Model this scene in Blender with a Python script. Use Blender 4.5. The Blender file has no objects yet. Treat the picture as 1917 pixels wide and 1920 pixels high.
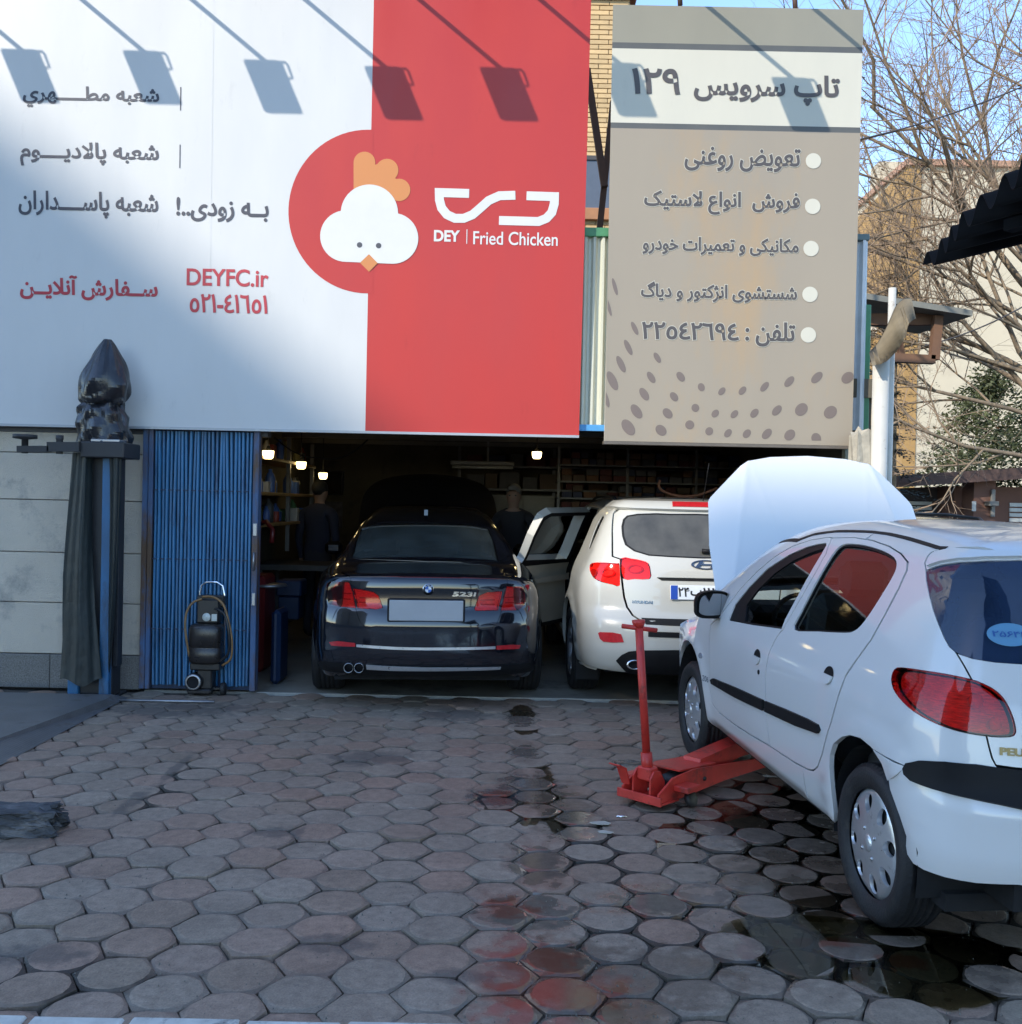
import bpy, bmesh, math, random
import numpy as np
from mathutils import Vector, Matrix, Euler
from mathutils.geometry import delaunay_2d_cdt

SC = bpy.context.scene
COL = SC.collection
rnd = random.Random(7)
R = math.radians

# ------------------------------------------------------------------ camera
FPX = 1900.0                 # focal length in photo pixels (photo 1917 x 1920)
CAM_H = 1.54
ROLL = 0.0205
PITCH = -14.0 / FPX
cam = bpy.data.cameras.new('camera')
cam.sensor_fit = 'HORIZONTAL'
cam.sensor_width = 36.0
cam.lens = FPX / 1917.0 * 36.0
cam.clip_start = 0.05
cam.clip_end = 2000
cam_ob = bpy.data.objects.new('camera', cam)
COL.objects.link(cam_ob)
CAM_M = Matrix.Translation((0, 0, CAM_H)) @ Matrix.Rotation(R(90) + PITCH, 4, 'X') @ Matrix.Rotation(ROLL, 4, 'Z')
cam_ob.matrix_world = CAM_M
SC.camera = cam_ob
CAM_R = CAM_M.to_3x3()
CAM_P = Vector((0, 0, CAM_H))

def ray(px, py):
    return CAM_R @ Vector(((px - 958.5) / FPX, -(py - 960.0) / FPX, -1.0))

def P(px, py, Y):
    """world point seen at photo pixel px,py at depth Y"""
    d = ray(px, py)
    return CAM_P + d * (Y / d.y)

def G(px, py, z=0.0):
    """world point on the horizontal plane z seen at the pixel"""
    d = ray(px, py)
    return CAM_P + d * ((z - CAM_H) / d.z)

# ------------------------------------------------------------------ sky, sun, exposure
SUN_L = Vector((0.63, 0.59, -0.50)).normalized()      # direction the light travels
elev = math.asin(-SUN_L.z)
azim = math.atan2(-SUN_L.x, -SUN_L.y)                 # towards the sun, clockwise from +Y
world = bpy.data.worlds.new('World')
SC.world = world
world.use_nodes = True
nt = world.node_tree
nt.nodes.clear()
sky = nt.nodes.new('ShaderNodeTexSky')
sky.sky_type = 'NISHITA'
sky.sun_disc = False
sky.sun_elevation = elev
sky.sun_rotation = azim
sky.altitude = 1200
sky.air_density = 1.1
sky.dust_density = 0.25
sky.ozone_density = 3.0
bg = nt.nodes.new('ShaderNodeBackground')
bg.inputs['Strength'].default_value = 0.15
wo = nt.nodes.new('ShaderNodeOutputWorld')
nt.links.new(sky.outputs['Color'], bg.inputs['Color'])
nt.links.new(bg.outputs['Background'], wo.inputs['Surface'])

sun = bpy.data.lights.new('sun', 'SUN')
sun.energy = 2.0
sun.angle = R(0.55)
sun.color = (1.0, 0.93, 0.82)
sun_ob = bpy.data.objects.new('sun', sun)
COL.objects.link(sun_ob)
sun_ob.rotation_euler = SUN_L.to_track_quat('-Z', 'Y').to_euler()
sun_ob.location = (-20, -20, 40)

SC.view_settings.view_transform = 'Standard'
SC.view_settings.look = 'None'
SC.view_settings.gamma = 1.0
SC.view_settings.use_curve_mapping = False
SC.view_settings.exposure = 1.55
# ------------------------------------------------------------------ tagging
def tag(o, label=None, cat=None, group=None, kind=None):
    if label: o['label'] = label
    if cat: o['category'] = cat
    if group: o['group'] = group
    if kind: o['kind'] = kind
    return o

def empty(name, loc=(0, 0, 0), rz=0.0, parent=None, rot=None):
    o = bpy.data.objects.new(name, None)
    COL.objects.link(o)
    o.empty_display_size = 0.1
    o.location = loc
    o.rotation_euler = rot if rot else (0, 0, rz)
    o.parent = parent
    return o

def kids(o):
    return [c for c in bpy.data.objects if c.parent == o]

# ------------------------------------------------------------------ materials
MATS = {}
def _n(nt, typ, **kw):
    n = nt.nodes.new(typ)
    for k, v in kw.items():
        setattr(n, k, v)
    return n

def mat(name, col, rough=0.6, metal=0.0, var=0.12, scale=6.0, bump=0.0, bscale=40.0,
        coat=0.0, spec=0.5, dirt=None, dirt_amt=0.0, dscale=3.0, emit=None, estr=0.0,
        trans=0.0, rvar=0.1, alpha=1.0, obj_random=0.0, stretch=(1, 1, 1), detail=4.0):
    """procedural material: base colour broken by noise, optional dirt colour, bump"""
    if name in MATS:
        return MATS[name]
    m = bpy.data.materials.new(name)
    m.use_nodes = True
    nt = m.node_tree
    b = nt.nodes['Principled BSDF']
    L = nt.links
    geo = _n(nt, 'ShaderNodeNewGeometry')
    mp = _n(nt, 'ShaderNodeMapping')
    mp.inputs['Scale'].default_value = stretch
    L.new(geo.outputs['Position'], mp.inputs['Vector'])
    nz = _n(nt, 'ShaderNodeTexNoise')
    nz.inputs['Scale'].default_value = scale
    nz.inputs['Detail'].default_value = detail
    nz.inputs['Roughness'].default_value = 0.6
    L.new(mp.outputs['Vector'], nz.inputs['Vector'])
    mr = _n(nt, 'ShaderNodeMapRange')
    mr.inputs['From Min'].default_value = 0.25
    mr.inputs['From Max'].default_value = 0.75
    mr.inputs['To Min'].default_value = 1.0 - var
    mr.inputs['To Max'].default_value = 1.0 + var
    L.new(nz.outputs['Fac'], mr.inputs['Value'])
    mul = _n(nt, 'ShaderNodeVectorMath', operation='SCALE')
    mul.inputs[0].default_value = col
    L.new(mr.outputs['Result'], mul.inputs['Scale'])
    out = mul.outputs['Vector']
    if obj_random:
        oi = _n(nt, 'ShaderNodeObjectInfo')
        m2 = _n(nt, 'ShaderNodeMapRange')
        m2.inputs['To Min'].default_value = 1 - obj_random
        m2.inputs['To Max'].default_value = 1 + obj_random
        L.new(oi.outputs['Random'], m2.inputs['Value'])
        mm = _n(nt, 'ShaderNodeVectorMath', operation='SCALE')
        L.new(out, mm.inputs[0]); L.new(m2.outputs['Result'], mm.inputs['Scale'])
        out = mm.outputs['Vector']
    if dirt is not None:
        n2 = _n(nt, 'ShaderNodeTexNoise')
        n2.inputs['Scale'].default_value = dscale
        n2.inputs['Detail'].default_value = 8.0
        n2.inputs['Roughness'].default_value = 0.7
        L.new(mp.outputs['Vector'], n2.inputs['Vector'])
        r2 = _n(nt, 'ShaderNodeMapRange')
        r2.inputs['From Min'].default_value = 0.62 - 0.3 * dirt_amt
        r2.inputs['From Max'].default_value = 0.78 - 0.3 * dirt_amt
        L.new(n2.outputs['Fac'], r2.inputs['Value'])
        mx = _n(nt, 'ShaderNodeMix', data_type='RGBA')
        mx.inputs['B'].default_value = (*dirt, 1)
        L.new(out, mx.inputs['A'])
        L.new(r2.outputs['Result'], mx.inputs['Factor'])
        out = mx.outputs['Result']
    L.new(out, b.inputs['Base Color'])
    if rvar:
        rr = _n(nt, 'ShaderNodeMapRange')
        rr.inputs['From Min'].default_value = 0.3
        rr.inputs['From Max'].default_value = 0.7
        rr.inputs['To Min'].default_value = max(0.02, rough * (1 - rvar))
        rr.inputs['To Max'].default_value = min(1, rough * (1 + rvar))
        L.new(nz.outputs['Fac'], rr.inputs['Value'])
        L.new(rr.outputs['Result'], b.inputs['Roughness'])
    else:
        b.inputs['Roughness'].default_value = rough
    b.inputs['Metallic'].default_value = metal
    b.inputs['Specular IOR Level'].default_value = spec
    b.inputs['Coat Weight'].default_value = coat
    b.inputs['Coat Roughness'].default_value = 0.04
    if trans:
        b.inputs['Transmission Weight'].default_value = trans
    if bump:
        nb = _n(nt, 'ShaderNodeTexNoise')
        nb.inputs['Scale'].default_value = bscale
        nb.inputs['Detail'].default_value = 5.0
        L.new(mp.outputs['Vector'], nb.inputs['Vector'])
        bp = _n(nt, 'ShaderNodeBump')
        bp.inputs['Strength'].default_value = min(1.0, bump)
        bp.inputs['Distance'].default_value = 0.01
        L.new(nb.outputs['Fac'], bp.inputs['Height'])
        L.new(bp.outputs['Normal'], b.inputs['Normal'])
    if emit is not None:
        b.inputs['Emission Color'].default_value = (*emit, 1)
        b.inputs['Emission Strength'].default_value = estr
    MATS[name] = m
    return m

def glass_mat(name, tint, ior=1.5, refl=1.0, rough=0.02, dust_or_sheen=0.0, dcol=(0.30, 0.30, 0.28)):
    """thin pane: tinted see-through with a Fresnel reflection"""
    if name in MATS:
        return MATS[name]
    m = bpy.data.materials.new(name)
    m.use_nodes = True
    nt = m.node_tree
    nt.nodes.clear()
    out = _n(nt, 'ShaderNodeOutputMaterial')
    tr = _n(nt, 'ShaderNodeBsdfTransparent')
    tr.inputs['Color'].default_value = (*tint, 1)
    gl = _n(nt, 'ShaderNodeBsdfGlossy')
    gl.inputs['Roughness'].default_value = rough
    gl.inputs['Color'].default_value = (refl, refl, refl, 1)
    fr = _n(nt, 'ShaderNodeFresnel')
    fr.inputs['IOR'].default_value = ior
    mx = _n(nt, 'ShaderNodeMixShader')
    nt.links.new(fr.outputs['Fac'], mx.inputs['Fac'])
    nt.links.new(tr.outputs['BSDF'], mx.inputs[1])
    nt.links.new(gl.outputs['BSDF'], mx.inputs[2])
    fin = mx.outputs['Shader']
    if dust_or_sheen:  # diffuse layer over the pane
        df = _n(nt, 'ShaderNodeBsdfDiffuse'); df.inputs['Color'].default_value = (*dcol, 1)
        nz = _n(nt, 'ShaderNodeTexNoise'); nz.inputs['Scale'].default_value = 5.0; nz.inputs['Detail'].default_value = 7.0
        geo = _n(nt, 'ShaderNodeNewGeometry'); nt.links.new(geo.outputs['Position'], nz.inputs['Vector'])
        mr = _n(nt, 'ShaderNodeMapRange'); mr.inputs['From Min'].default_value = 0.25; mr.inputs['From Max'].default_value = 0.75
        mr.inputs['To Min'].default_value = dust_or_sheen*0.6; mr.inputs['To Max'].default_value = dust_or_sheen*1.4
        nt.links.new(nz.outputs['Fac'], mr.inputs['Value'])
        m2 = _n(nt, 'ShaderNodeMixShader'); nt.links.new(mr.outputs['Result'], m2.inputs['Fac']); nt.links.new(fin, m2.inputs[1]); nt.links.new(df.outputs['BSDF'], m2.inputs[2]); fin = m2.outputs['Shader']
    nt.links.new(fin, out.inputs['Surface'])
    MATS[name] = m
    return m

# ------------------------------------------------------------------ mesh building
def mesh_obj(name, verts, faces, m, parent=None, smooth=False, loc=None, rot=None):
    me = bpy.data.meshes.new(name)
    me.from_pydata([tuple(v) for v in verts], [], faces)
    if smooth:
        me.polygons.foreach_set('use_smooth', [True] * len(me.polygons))
    me.materials.append(m)
    me.update()
    o = bpy.data.objects.new(name, me)
    COL.objects.link(o)
    o.parent = parent
    if loc is not None: o.location = loc
    if rot is not None: o.rotation_euler = rot
    return o

class MB:
    """collects simple solids into one mesh"""
    def __init__(s):
        s.v = []; s.f = []; s.sm = []
    def add(s, verts, faces, smooth=False, M=None):
        o = len(s.v)
        if M is not None:
            verts = [M @ Vector(v) for v in verts]
        s.v += [tuple(v) for v in verts]
        s.f += [tuple(i + o for i in f) for f in faces]
        s.sm += [smooth] * len(faces)
        return s
    def box(s, a, b, bev=0.0, M=None):
        x0, x1 = sorted((a[0], b[0])); y0, y1 = sorted((a[1], b[1])); z0, z1 = sorted((a[2], b[2]))
        if bev <= 0:
            v = [(x0,y0,z0),(x1,y0,z0),(x1,y1,z0),(x0,y1,z0),(x0,y0,z1),(x1,y0,z1),(x1,y1,z1),(x0,y1,z1)]
            f = [(0,3,2,1),(4,5,6,7),(0,1,5,4),(1,2,6,5),(2,3,7,6),(3,0,4,7)]
            return s.add(v, f, False, M)
        bev = min(bev, (x1-x0)*.45, (y1-y0)*.45, (z1-z0)*.45)
        v = []; idx = {}
        for i, x in enumerate((x0, x1)):
            for j, y in enumerate((y0, y1)):
                for k, z in enumerate((z0, z1)):
                    dx, dy, dz = (bev if i == 0 else -bev), (bev if j == 0 else -bev), (bev if k == 0 else -bev)
                    idx[i, j, k, 0] = len(v); v.append((x, y+dy, z+dz))
                    idx[i, j, k, 1] = len(v); v.append((x+dx, y, z+dz))
                    idx[i, j, k, 2] = len(v); v.append((x+dx, y+dy, z))
        f = []
        I = idx
        f.append((I[0,0,0,0],I[0,0,1,0],I[0,1,1,0],I[0,1,0,0])); f.append((I[1,0,0,0],I[1,1,0,0],I[1,1,1,0],I[1,0,1,0]))
        f.append((I[0,0,0,1],I[1,0,0,1],I[1,0,1,1],I[0,0,1,1])); f.append((I[0,1,0,1],I[0,1,1,1],I[1,1,1,1],I[1,1,0,1]))
        f.append((I[0,0,0,2],I[0,1,0,2],I[1,1,0,2],I[1,0,0,2])); f.append((I[0,0,1,2],I[1,0,1,2],I[1,1,1,2],I[0,1,1,2]))
        for j in (0,1):
            for k in (0,1):
                f.append((I[0,j,k,1],I[1,j,k,1],I[1,j,k,2],I[0,j,k,2]))
        for i in (0,1):
            for k in (0,1):
                f.append((I[i,0,k,0],I[i,1,k,0],I[i,1,k,2],I[i,0,k,2]))
        for i in (0,1):
            for j in (0,1):
                f.append((I[i,j,0,0],I[i,j,1,0],I[i,j,1,1],I[i,j,0,1]))
        for i in (0,1):
            for j in (0,1):
                for k in (0,1):
                    f.append((I[i,j,k,0],I[i,j,k,1],I[i,j,k,2]))
        return s.add(v, f, False, M)
    def tube(s, pts, r, seg=8, caps=True, smooth=True):
        """tube through points; r a number or a list"""
        pts = [Vector(p) for p in pts]
        n = len(pts)
        rs = r if isinstance(r, (list, tuple)) else [r] * n
        up = None; V = []; Fc = []
        for i, p in enumerate(pts):
            t = (pts[min(i+1, n-1)] - pts[max(i-1, 0)])
            if t.length < 1e-9: t = Vector((0, 0, 1))
            t.normalize()
            if up is None:
                up = t.orthogonal().normalized()
            up = (up - t * up.dot(t))
            if up.length < 1e-6: up = t.orthogonal()
            up.normalize()
            w = t.cross(up)
            for k in range(seg):
                a = 2 * math.pi * k / seg
                V.append(p + (up * math.cos(a) + w * math.sin(a)) * rs[i])
        for i in range(n - 1):
            for k in range(seg):
                k2 = (k + 1) % seg
                Fc.append((i*seg+k, i*seg+k2, (i+1)*seg+k2, (i+1)*seg+k))
        if caps:
            Fc.append(tuple(reversed(range(seg))))
            Fc.append(tuple((n-1)*seg + k for k in range(seg)))
        return s.add(V, Fc, smooth)
    def bar(s, a, b, w, h, up=(0, 0, 1)):
        """rectangular bar from a to b, w across, h along up"""
        a = Vector(a); b = Vector(b); t = (b - a).normalized(); u = Vector(up)
        u = (u - t * u.dot(t)).normalized(); x = t.cross(u)
        V = []
        for p in (a, b):
            for sx, su in ((-1,-1),(1,-1),(1,1),(-1,1)):
                V.append(p + x * (sx*w/2) + u * (su*h/2))
        return s.add(V, [(0,1,2,3),(7,6,5,4),(0,4,5,1),(1,5,6,2),(2,6,7,3),(3,7,4,0)])
    def lathe(s, prof, seg=24, M=None, smooth=True, caps=False):
        """revolve (r, z) profile about z"""
        V = []; Fc = []
        for r_, z in prof:
            for k in range(seg):
                a = 2 * math.pi * k / seg
                V.append((r_ * math.cos(a), r_ * math.sin(a), z))
        for i in range(len(prof) - 1):
            for k in range(seg):
                k2 = (k + 1) % seg
                Fc.append((i*seg+k, i*seg+k2, (i+1)*seg+k2, (i+1)*seg+k))
        if caps:
            Fc.append(tuple(reversed(range(seg))))
            Fc.append(tuple((len(prof)-1)*seg + k for k in range(seg)))
        return s.add(V, Fc, smooth, M)
    def prism(s, poly, a, b, axis='y', M=None):
        """extrude a 2D polygon; axis y: poly in (x,z); axis z: poly in (x,y); axis x: poly in (y,z)"""
        n = len(poly); V = []
        for t in (a, b):
            for p, q in poly:
                V.append({'y': (p, t, q), 'z': (p, q, t), 'x': (t, p, q)}[axis])
        area = sum(poly[i][0]*poly[(i+1)%n][1] - poly[(i+1)%n][0]*poly[i][1] for i in range(n))
        Fc = [tuple(range(n)), tuple(reversed(range(n, 2*n)))]
        for i in range(n):
            j = (i + 1) % n
            Fc.append((i, i + n, j + n, j))
        flip = (area > 0) != (axis == 'y')
        if axis == 'x': flip = area > 0
        if axis == 'z': flip = area > 0
        if axis == 'y': flip = area < 0
        if (b < a): flip = not flip
        if flip: Fc = [tuple(reversed(f)) for f in Fc]
        return s.add(V, Fc, False, M)
    def quad(s, a, b, c, d):
        return s.add([a, b, c, d], [(0, 1, 2, 3)])
    def build(s, name, m, parent=None, loc=None, rot=None, recalc=False):
        me = bpy.data.meshes.new(name)
        me.from_pydata(s.v, [], s.f)
        me.polygons.foreach_set('use_smooth', s.sm)
        me.materials.append(m)
        me.update()
        if recalc:
            bm = bmesh.new(); bm.from_mesh(me)
            bmesh.ops.recalc_face_normals(bm, faces=bm.faces); bm.to_mesh(me); bm.free()
        o = bpy.data.objects.new(name, me)
        COL.objects.link(o)
        o.parent = parent
        if loc is not None: o.location = loc
        if rot is not None: o.rotation_euler = rot
        return o

def sphere_pts(c, rx, ry, rz, seg=12, rings=8):
    V = []; Fc = []
    for i in range(rings + 1):
        t = math.pi * i / rings
        for k in range(seg):
            a = 2 * math.pi * k / seg
            V.append((c[0] + rx*math.sin(t)*math.cos(a), c[1] + ry*math.sin(t)*math.sin(a), c[2] - rz*math.cos(t)))
    for i in range(rings):
        for k in range(seg):
            k2 = (k+1) % seg
            Fc.append((i*seg+k, i*seg+k2, (i+1)*seg+k2, (i+1)*seg+k))
    return V, Fc

def share(o, name, parent, loc=None, rot=None, scale=None):
    c = o.copy()
    c.name = name
    COL.objects.link(c)
    c.parent = parent
    if loc is not None: c.location = loc
    if rot is not None: c.rotation_euler = rot
    if scale is not None: c.scale = scale
    return c

# ------------------------------------------------------------------ polygon tools
def in_poly(px, py, poly):
    """vectorised point in polygon"""
    px = np.asarray(px); py = np.asarray(py)
    inside = np.zeros(px.shape, bool)
    n = len(poly)
    for i in range(n):
        x1, y1 = poly[i]; x2, y2 = poly[(i+1) % n]
        if y1 == y2: continue
        c = ((y1 > py) != (y2 > py)) & (px < (x2-x1)*(py-y1)/(y2-y1) + x1)
        inside ^= c
    return inside

def area2(poly):
    n = len(poly)
    return 0.5 * sum(poly[i][0]*poly[(i+1)%n][1] - poly[(i+1)%n][0]*poly[i][1] for i in range(n))

def resample(poly, step, closed=True):
    out = []
    n = len(poly)
    for i in range(n if closed else n - 1):
        a = np.array(poly[i]); b = np.array(poly[(i+1) % n])
        d = np.linalg.norm(b - a)
        k = max(1, int(math.ceil(d / step)))
        for j in range(k):
            out.append(tuple(a + (b - a) * j / k))
    if not closed: out.append(tuple(poly[-1]))
    return out

def offset_poly(poly, d):
    """grow (d > 0) or shrink a simple polygon by moving vertices along averaged normals"""
    n = len(poly); s = 1.0 if area2(poly) > 0 else -1.0
    out = []
    for i in range(n):
        a = np.array(poly[i-1]); b = np.array(poly[i]); c = np.array(poly[(i+1) % n])
        e1 = b - a; e2 = c - b
        l1 = np.linalg.norm(e1) or 1e-9; l2 = np.linalg.norm(e2) or 1e-9
        n1 = np.array((e1[1], -e1[0])) / l1 * s; n2 = np.array((e2[1], -e2[0])) / l2 * s
        m = n1 + n2
        l = np.linalg.norm(m)
        if l < 1e-6: m = n1
        else: m = m / l
        k = max(0.5, float(m @ n1))
        out.append(tuple(b + m * d / k))
    return out

def smooth_poly(pts, closed=True, sub=6):
    """Catmull-Rom through the points"""
    n = len(pts); out = []
    P_ = [np.array(p, float) for p in pts]
    rng = range(n if closed else n - 1)
    for i in rng:
        if closed:
            p0, p1, p2, p3 = P_[i-1], P_[i], P_[(i+1) % n], P_[(i+2) % n]
        else:
            p0, p1, p2, p3 = P_[max(i-1, 0)], P_[i], P_[i+1], P_[min(i+2, n-1)]
        for k in range(sub):
            t = k / sub
            out.append(tuple(0.5*((2*p1)+(-p0+p2)*t+(2*p0-5*p1+4*p2-p3)*t*t+(-p0+3*p1-3*p2+p3)*t**3)))
    if not closed: out.append(tuple(P_[-1]))
    return out

def cdt(outer, holes=(), step=0.0):
    """triangulate a 2D region (outer loop minus hole loops) with grid points inside -> pts (n,2), tris"""
    pts = []; edges = []
    for lp in [outer] + list(holes):
        o = len(pts); n = len(lp)
        pts += [tuple(p) for p in lp]
        edges += [(o + i, o + (i + 1) % n) for i in range(n)]
    if step > 0:
        xs = [p[0] for p in outer]; ys = [p[1] for p in outer]
        gx = np.arange(min(xs) + step*0.5, max(xs), step)
        gy = np.arange(min(ys) + step*0.5, max(ys), step)
        if len(gx) and len(gy):
            X, Y = np.meshgrid(gx, gy)
            X = X + (np.arange(len(gy)) % 2)[:, None] * step * 0.5
            X = X.ravel(); Y = Y.ravel()
            ok = in_poly(X, Y, outer)
            for h in holes: ok &= ~in_poly(X, Y, h)
            X = X[ok]; Y = Y[ok]
            # keep clear of the boundary
            bp = np.array(pts)
            if len(X):
                keep = np.ones(len(X), bool)
                for c0 in range(0, len(X), 2000):
                    d2 = (X[c0:c0+2000, None]-bp[None, :, 0])**2 + (Y[c0:c0+2000, None]-bp[None, :, 1])**2
                    keep[c0:c0+2000] = d2.min(1) > (0.35*step)**2
                pts += list(zip(X[keep].tolist(), Y[keep].tolist()))
    r = delaunay_2d_cdt([Vector(p) for p in pts], edges, [], 0, 1e-7)
    V = np.array([(v[0], v[1]) for v in r[0]])
    T = np.array([tuple(f) for f in r[2]], int)
    if len(T) == 0: return V, T
    c = V[T].mean(1)
    ok = in_poly(c[:, 0], c[:, 1], outer)
    for h in holes: ok &= ~in_poly(c[:, 0], c[:, 1], h)
    T = T[ok]
    a = V[T[:, 0]]; b = V[T[:, 1]]; d = V[T[:, 2]]
    ar = (b[:, 0]-a[:, 0])*(d[:, 1]-a[:, 1]) - (d[:, 0]-a[:, 0])*(b[:, 1]-a[:, 1])
    T[ar < 0] = T[ar < 0][:, ::-1]
    T = T[np.abs(ar) > 1e-12]
    used = np.unique(T)
    remap = -np.ones(len(V), int); remap[used] = np.arange(len(used))
    return V[used], remap[T]

def flat_sheet(name, outer, holes, m, parent, y, step=0.0, thick=0.0):
    """flat shape in the local x-z plane facing -y at depth y; thick > 0 gives it sides"""
    V, T = cdt(outer, holes, step)
    mb = MB()
    mb.add([(p[0], y, p[1]) for p in V], [tuple(int(i) for i in t) for t in T])
    if thick:
        for lp in [outer] + list(holes):
            n = len(lp)
            s = area2(lp) > 0
            if lp is not outer: s = not s
            for i in range(n):
                a = lp[i]; b = lp[(i+1) % n]
                q = [(a[0], y, a[1]), (a[0], y+thick, a[1]), (b[0], y+thick, b[1]), (b[0], y, b[1])]
                if not s: q.reverse()
                mb.quad(*q)
    return mb.build(name, m, parent)

def ellipse(cx, cy, rx, ry, rot=0.0, n=28):
    c, s = math.cos(rot), math.sin(rot)
    return [(cx + rx*math.cos(2*math.pi*i/n)*c - ry*math.sin(2*math.pi*i/n)*s,
             cy + rx*math.cos(2*math.pi*i/n)*s + ry*math.sin(2*math.pi*i/n)*c) for i in range(n)]

# ------------------------------------------------------------------ writing (right-to-left shaping by hand)
AR = {'ا':(0xFE8D,2),'آ':(0xFE81,2),'ب':(0xFE8F,4),'پ':(0xFB56,4),'ت':(0xFE95,4),'ج':(0xFE9D,4),'خ':(0xFEA5,4),
      'د':(0xFEA9,2),'ر':(0xFEAD,2),'ز':(0xFEAF,2),'ژ':(0xFB8A,2),'س':(0xFEB1,4),'ش':(0xFEB5,4),'ض':(0xFEBD,4),
      'ط':(0xFEC1,4),'ع':(0xFEC9,4),'غ':(0xFECD,4),'ف':(0xFED1,4),'ک':(0xFB8E,4),'گ':(0xFB92,4),'ل':(0xFEDD,4),
      'م':(0xFEE1,4),'ن':(0xFEE5,4),'و':(0xFEED,2),'ه':(0xFEE9,4),'ی':(0xFBFC,4),'ي':(0xFEF1,4),'ـ':(0,0)}
def shape(s):
    out = []; i = 0; n = len(s)
    joins_next = lambda c: c == 'ـ' or (c in AR and AR[c][1] == 4)
    while i < n:
        c = s[i]; prev = s[i-1] if i else ' '; nxt = s[i+1] if i+1 < n else ' '
        if c == 'ل' and nxt == 'ا':
            out.append(chr(0xFEFC if joins_next(prev) else 0xFEFB)); i += 2; continue
        if c == 'ـ' or c not in AR:
            out.append(c); i += 1; continue
        b, k = AR[c]; p = joins_next(prev); q = k == 4 and nxt in AR
        out.append(chr(b + (1 if p and not q else 2 if q and not p else 3 if p and q else 0))); i += 1
    return ''.join(reversed(out))

def contours(s):
    c = bpy.data.curves.new('text', 'FONT'); c.body = s; c.size = 1.0
    o = bpy.data.objects.new('text', c); COL.objects.link(o)
    cv = o.to_curve(bpy.context.evaluated_depsgraph_get())
    loops = []
    for sp in cv.splines:
        pts = []
        if sp.type == 'BEZIER':
            bp = sp.bezier_points; n = len(bp)
            for i in range(n):
                a = bp[i]; b = bp[(i+1) % n]
                p0, p1, p2, p3 = a.co, a.handle_right, b.handle_left, b.co
                straight = (abs((p1-p0).cross(p3-p0).length) + abs((p2-p0).cross(p3-p0).length)) < 1e-5
                k = 1 if straight else 5
                for j in range(k):
                    t = j / k
                    q = p0*(1-t)**3 + p1*3*t*(1-t)**2 + p2*3*t*t*(1-t) + p3*t**3
                    pts.append((q.x, q.y))
        else:
            pts = [(p.co.x, p.co.y) for p in sp.points]
        cl = []
        for p in pts:
            if not cl or abs(p[0]-cl[-1][0]) + abs(p[1]-cl[-1][1]) > 1e-5: cl.append(p)
        if len(cl) > 2 and abs(cl[0][0]-cl[-1][0]) + abs(cl[0][1]-cl[-1][1]) < 1e-5: cl.pop()
        if len(cl) > 2: loops.append(cl)
    o.to_curve_clear()
    bpy.data.objects.remove(o); bpy.data.curves.remove(c)
    return loops

def lettering(name, s, x0, x1, z0, z1, m, parent, y, bold=0.0, slant=0.0, halo=0.0, halo_mat=None, mapf=None):
    """flat letters filling the box x0..x1, z0..z1 of the local x-z plane (mapf may place them on a curved surface)"""
    lp = contours(s)
    xs = [p[0] for l in lp for p in l]; ys = [p[1] for l in lp for p in l]
    ax, bx, ay, by = min(xs), max(xs), min(ys), max(ys)
    sx = (x1-x0)/(bx-ax); sz = (z1-z0)/(by-ay)
    L2 = []
    for a_, l in enumerate(lp):
        q = [(x0 + (p[0]-ax)*sx + slant*(p[1]-ay)*sz, z0 + (p[1]-ay)*sz) for p in l]
        hole = False
        for b_, l2 in enumerate(lp):        # a hole lies inside a contour that runs the other way
            if b_ != a_ and abs(area2(l2)) > abs(area2(l)) and area2(l)*area2(l2) < 0 and in_poly(np.array([l[0][0]]), np.array([l[0][1]]), l2)[0]:
                hole = True; break
        L2.append((q, not hole))
    def fill(grow, yy, matx, nm):
        mb = MB(); k = 0
        outs = [l for l, o in L2 if o]; hol = [l for l, o in L2 if not o]
        for l in outs:
            hs = []
            for h in hol:
                hx = sum(p[0] for p in h)/len(h); hz = sum(p[1] for p in h)/len(h)
                if in_poly(np.array([h[0][0], hx]), np.array([h[0][1], hz]), l).any():
                    hh = offset_poly(h, -grow) if grow else h
                    if abs(area2(hh)) > abs(area2(h))*0.15 and area2(hh)*area2(h) > 0: hs.append(hh)
            ll = offset_poly(l, grow) if grow else l
            V, T = cdt(ll, hs)
            d = yy - 0.0003 * (k % 4); k += 1
            vv = [(p[0], d, p[1]) for p in V]
            if mapf: vv = mapf(np.array([q[0] for q in vv]), d, np.array([q[2] for q in vv])).tolist()
            mb.add(vv, [tuple(int(i) for i in t) for t in T])
        return mb.build(nm, matx, parent)
    if halo:
        fill(bold + halo, y + 0.0015, halo_mat, name + '_outline')
    return fill(bold, y, m, name)
# ------------------------------------------------------------------ shared materials
mat('tyre_rubber', (0.014, 0.014, 0.015), 0.62, var=0.25, scale=14, bump=0.3, bscale=120, dirt=(0.045, 0.04, 0.034), dirt_amt=0.15, dscale=9)
mat('white_paint', (0.68, 0.67, 0.65), 0.28, var=0.012, scale=1.2, coat=0.8, rvar=0.0)
mat('suv_paint', (0.47, 0.455, 0.40), 0.30, var=0.02, scale=1.2, coat=0.8, rvar=0.0)
mat('black_paint', (0.006, 0.007, 0.011), 0.10, var=0.1, scale=3, coat=1.0, rvar=0.0)
mat('black_plastic', (0.010, 0.010, 0.011), 0.55, var=0.2, scale=10, bump=0.05, bscale=300, spec=0.18)
mat('dark_void', (0.008, 0.008, 0.009), 0.9, var=0.1)
mat('chrome', (0.75, 0.76, 0.78), 0.12, metal=1.0, var=0.05)
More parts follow.
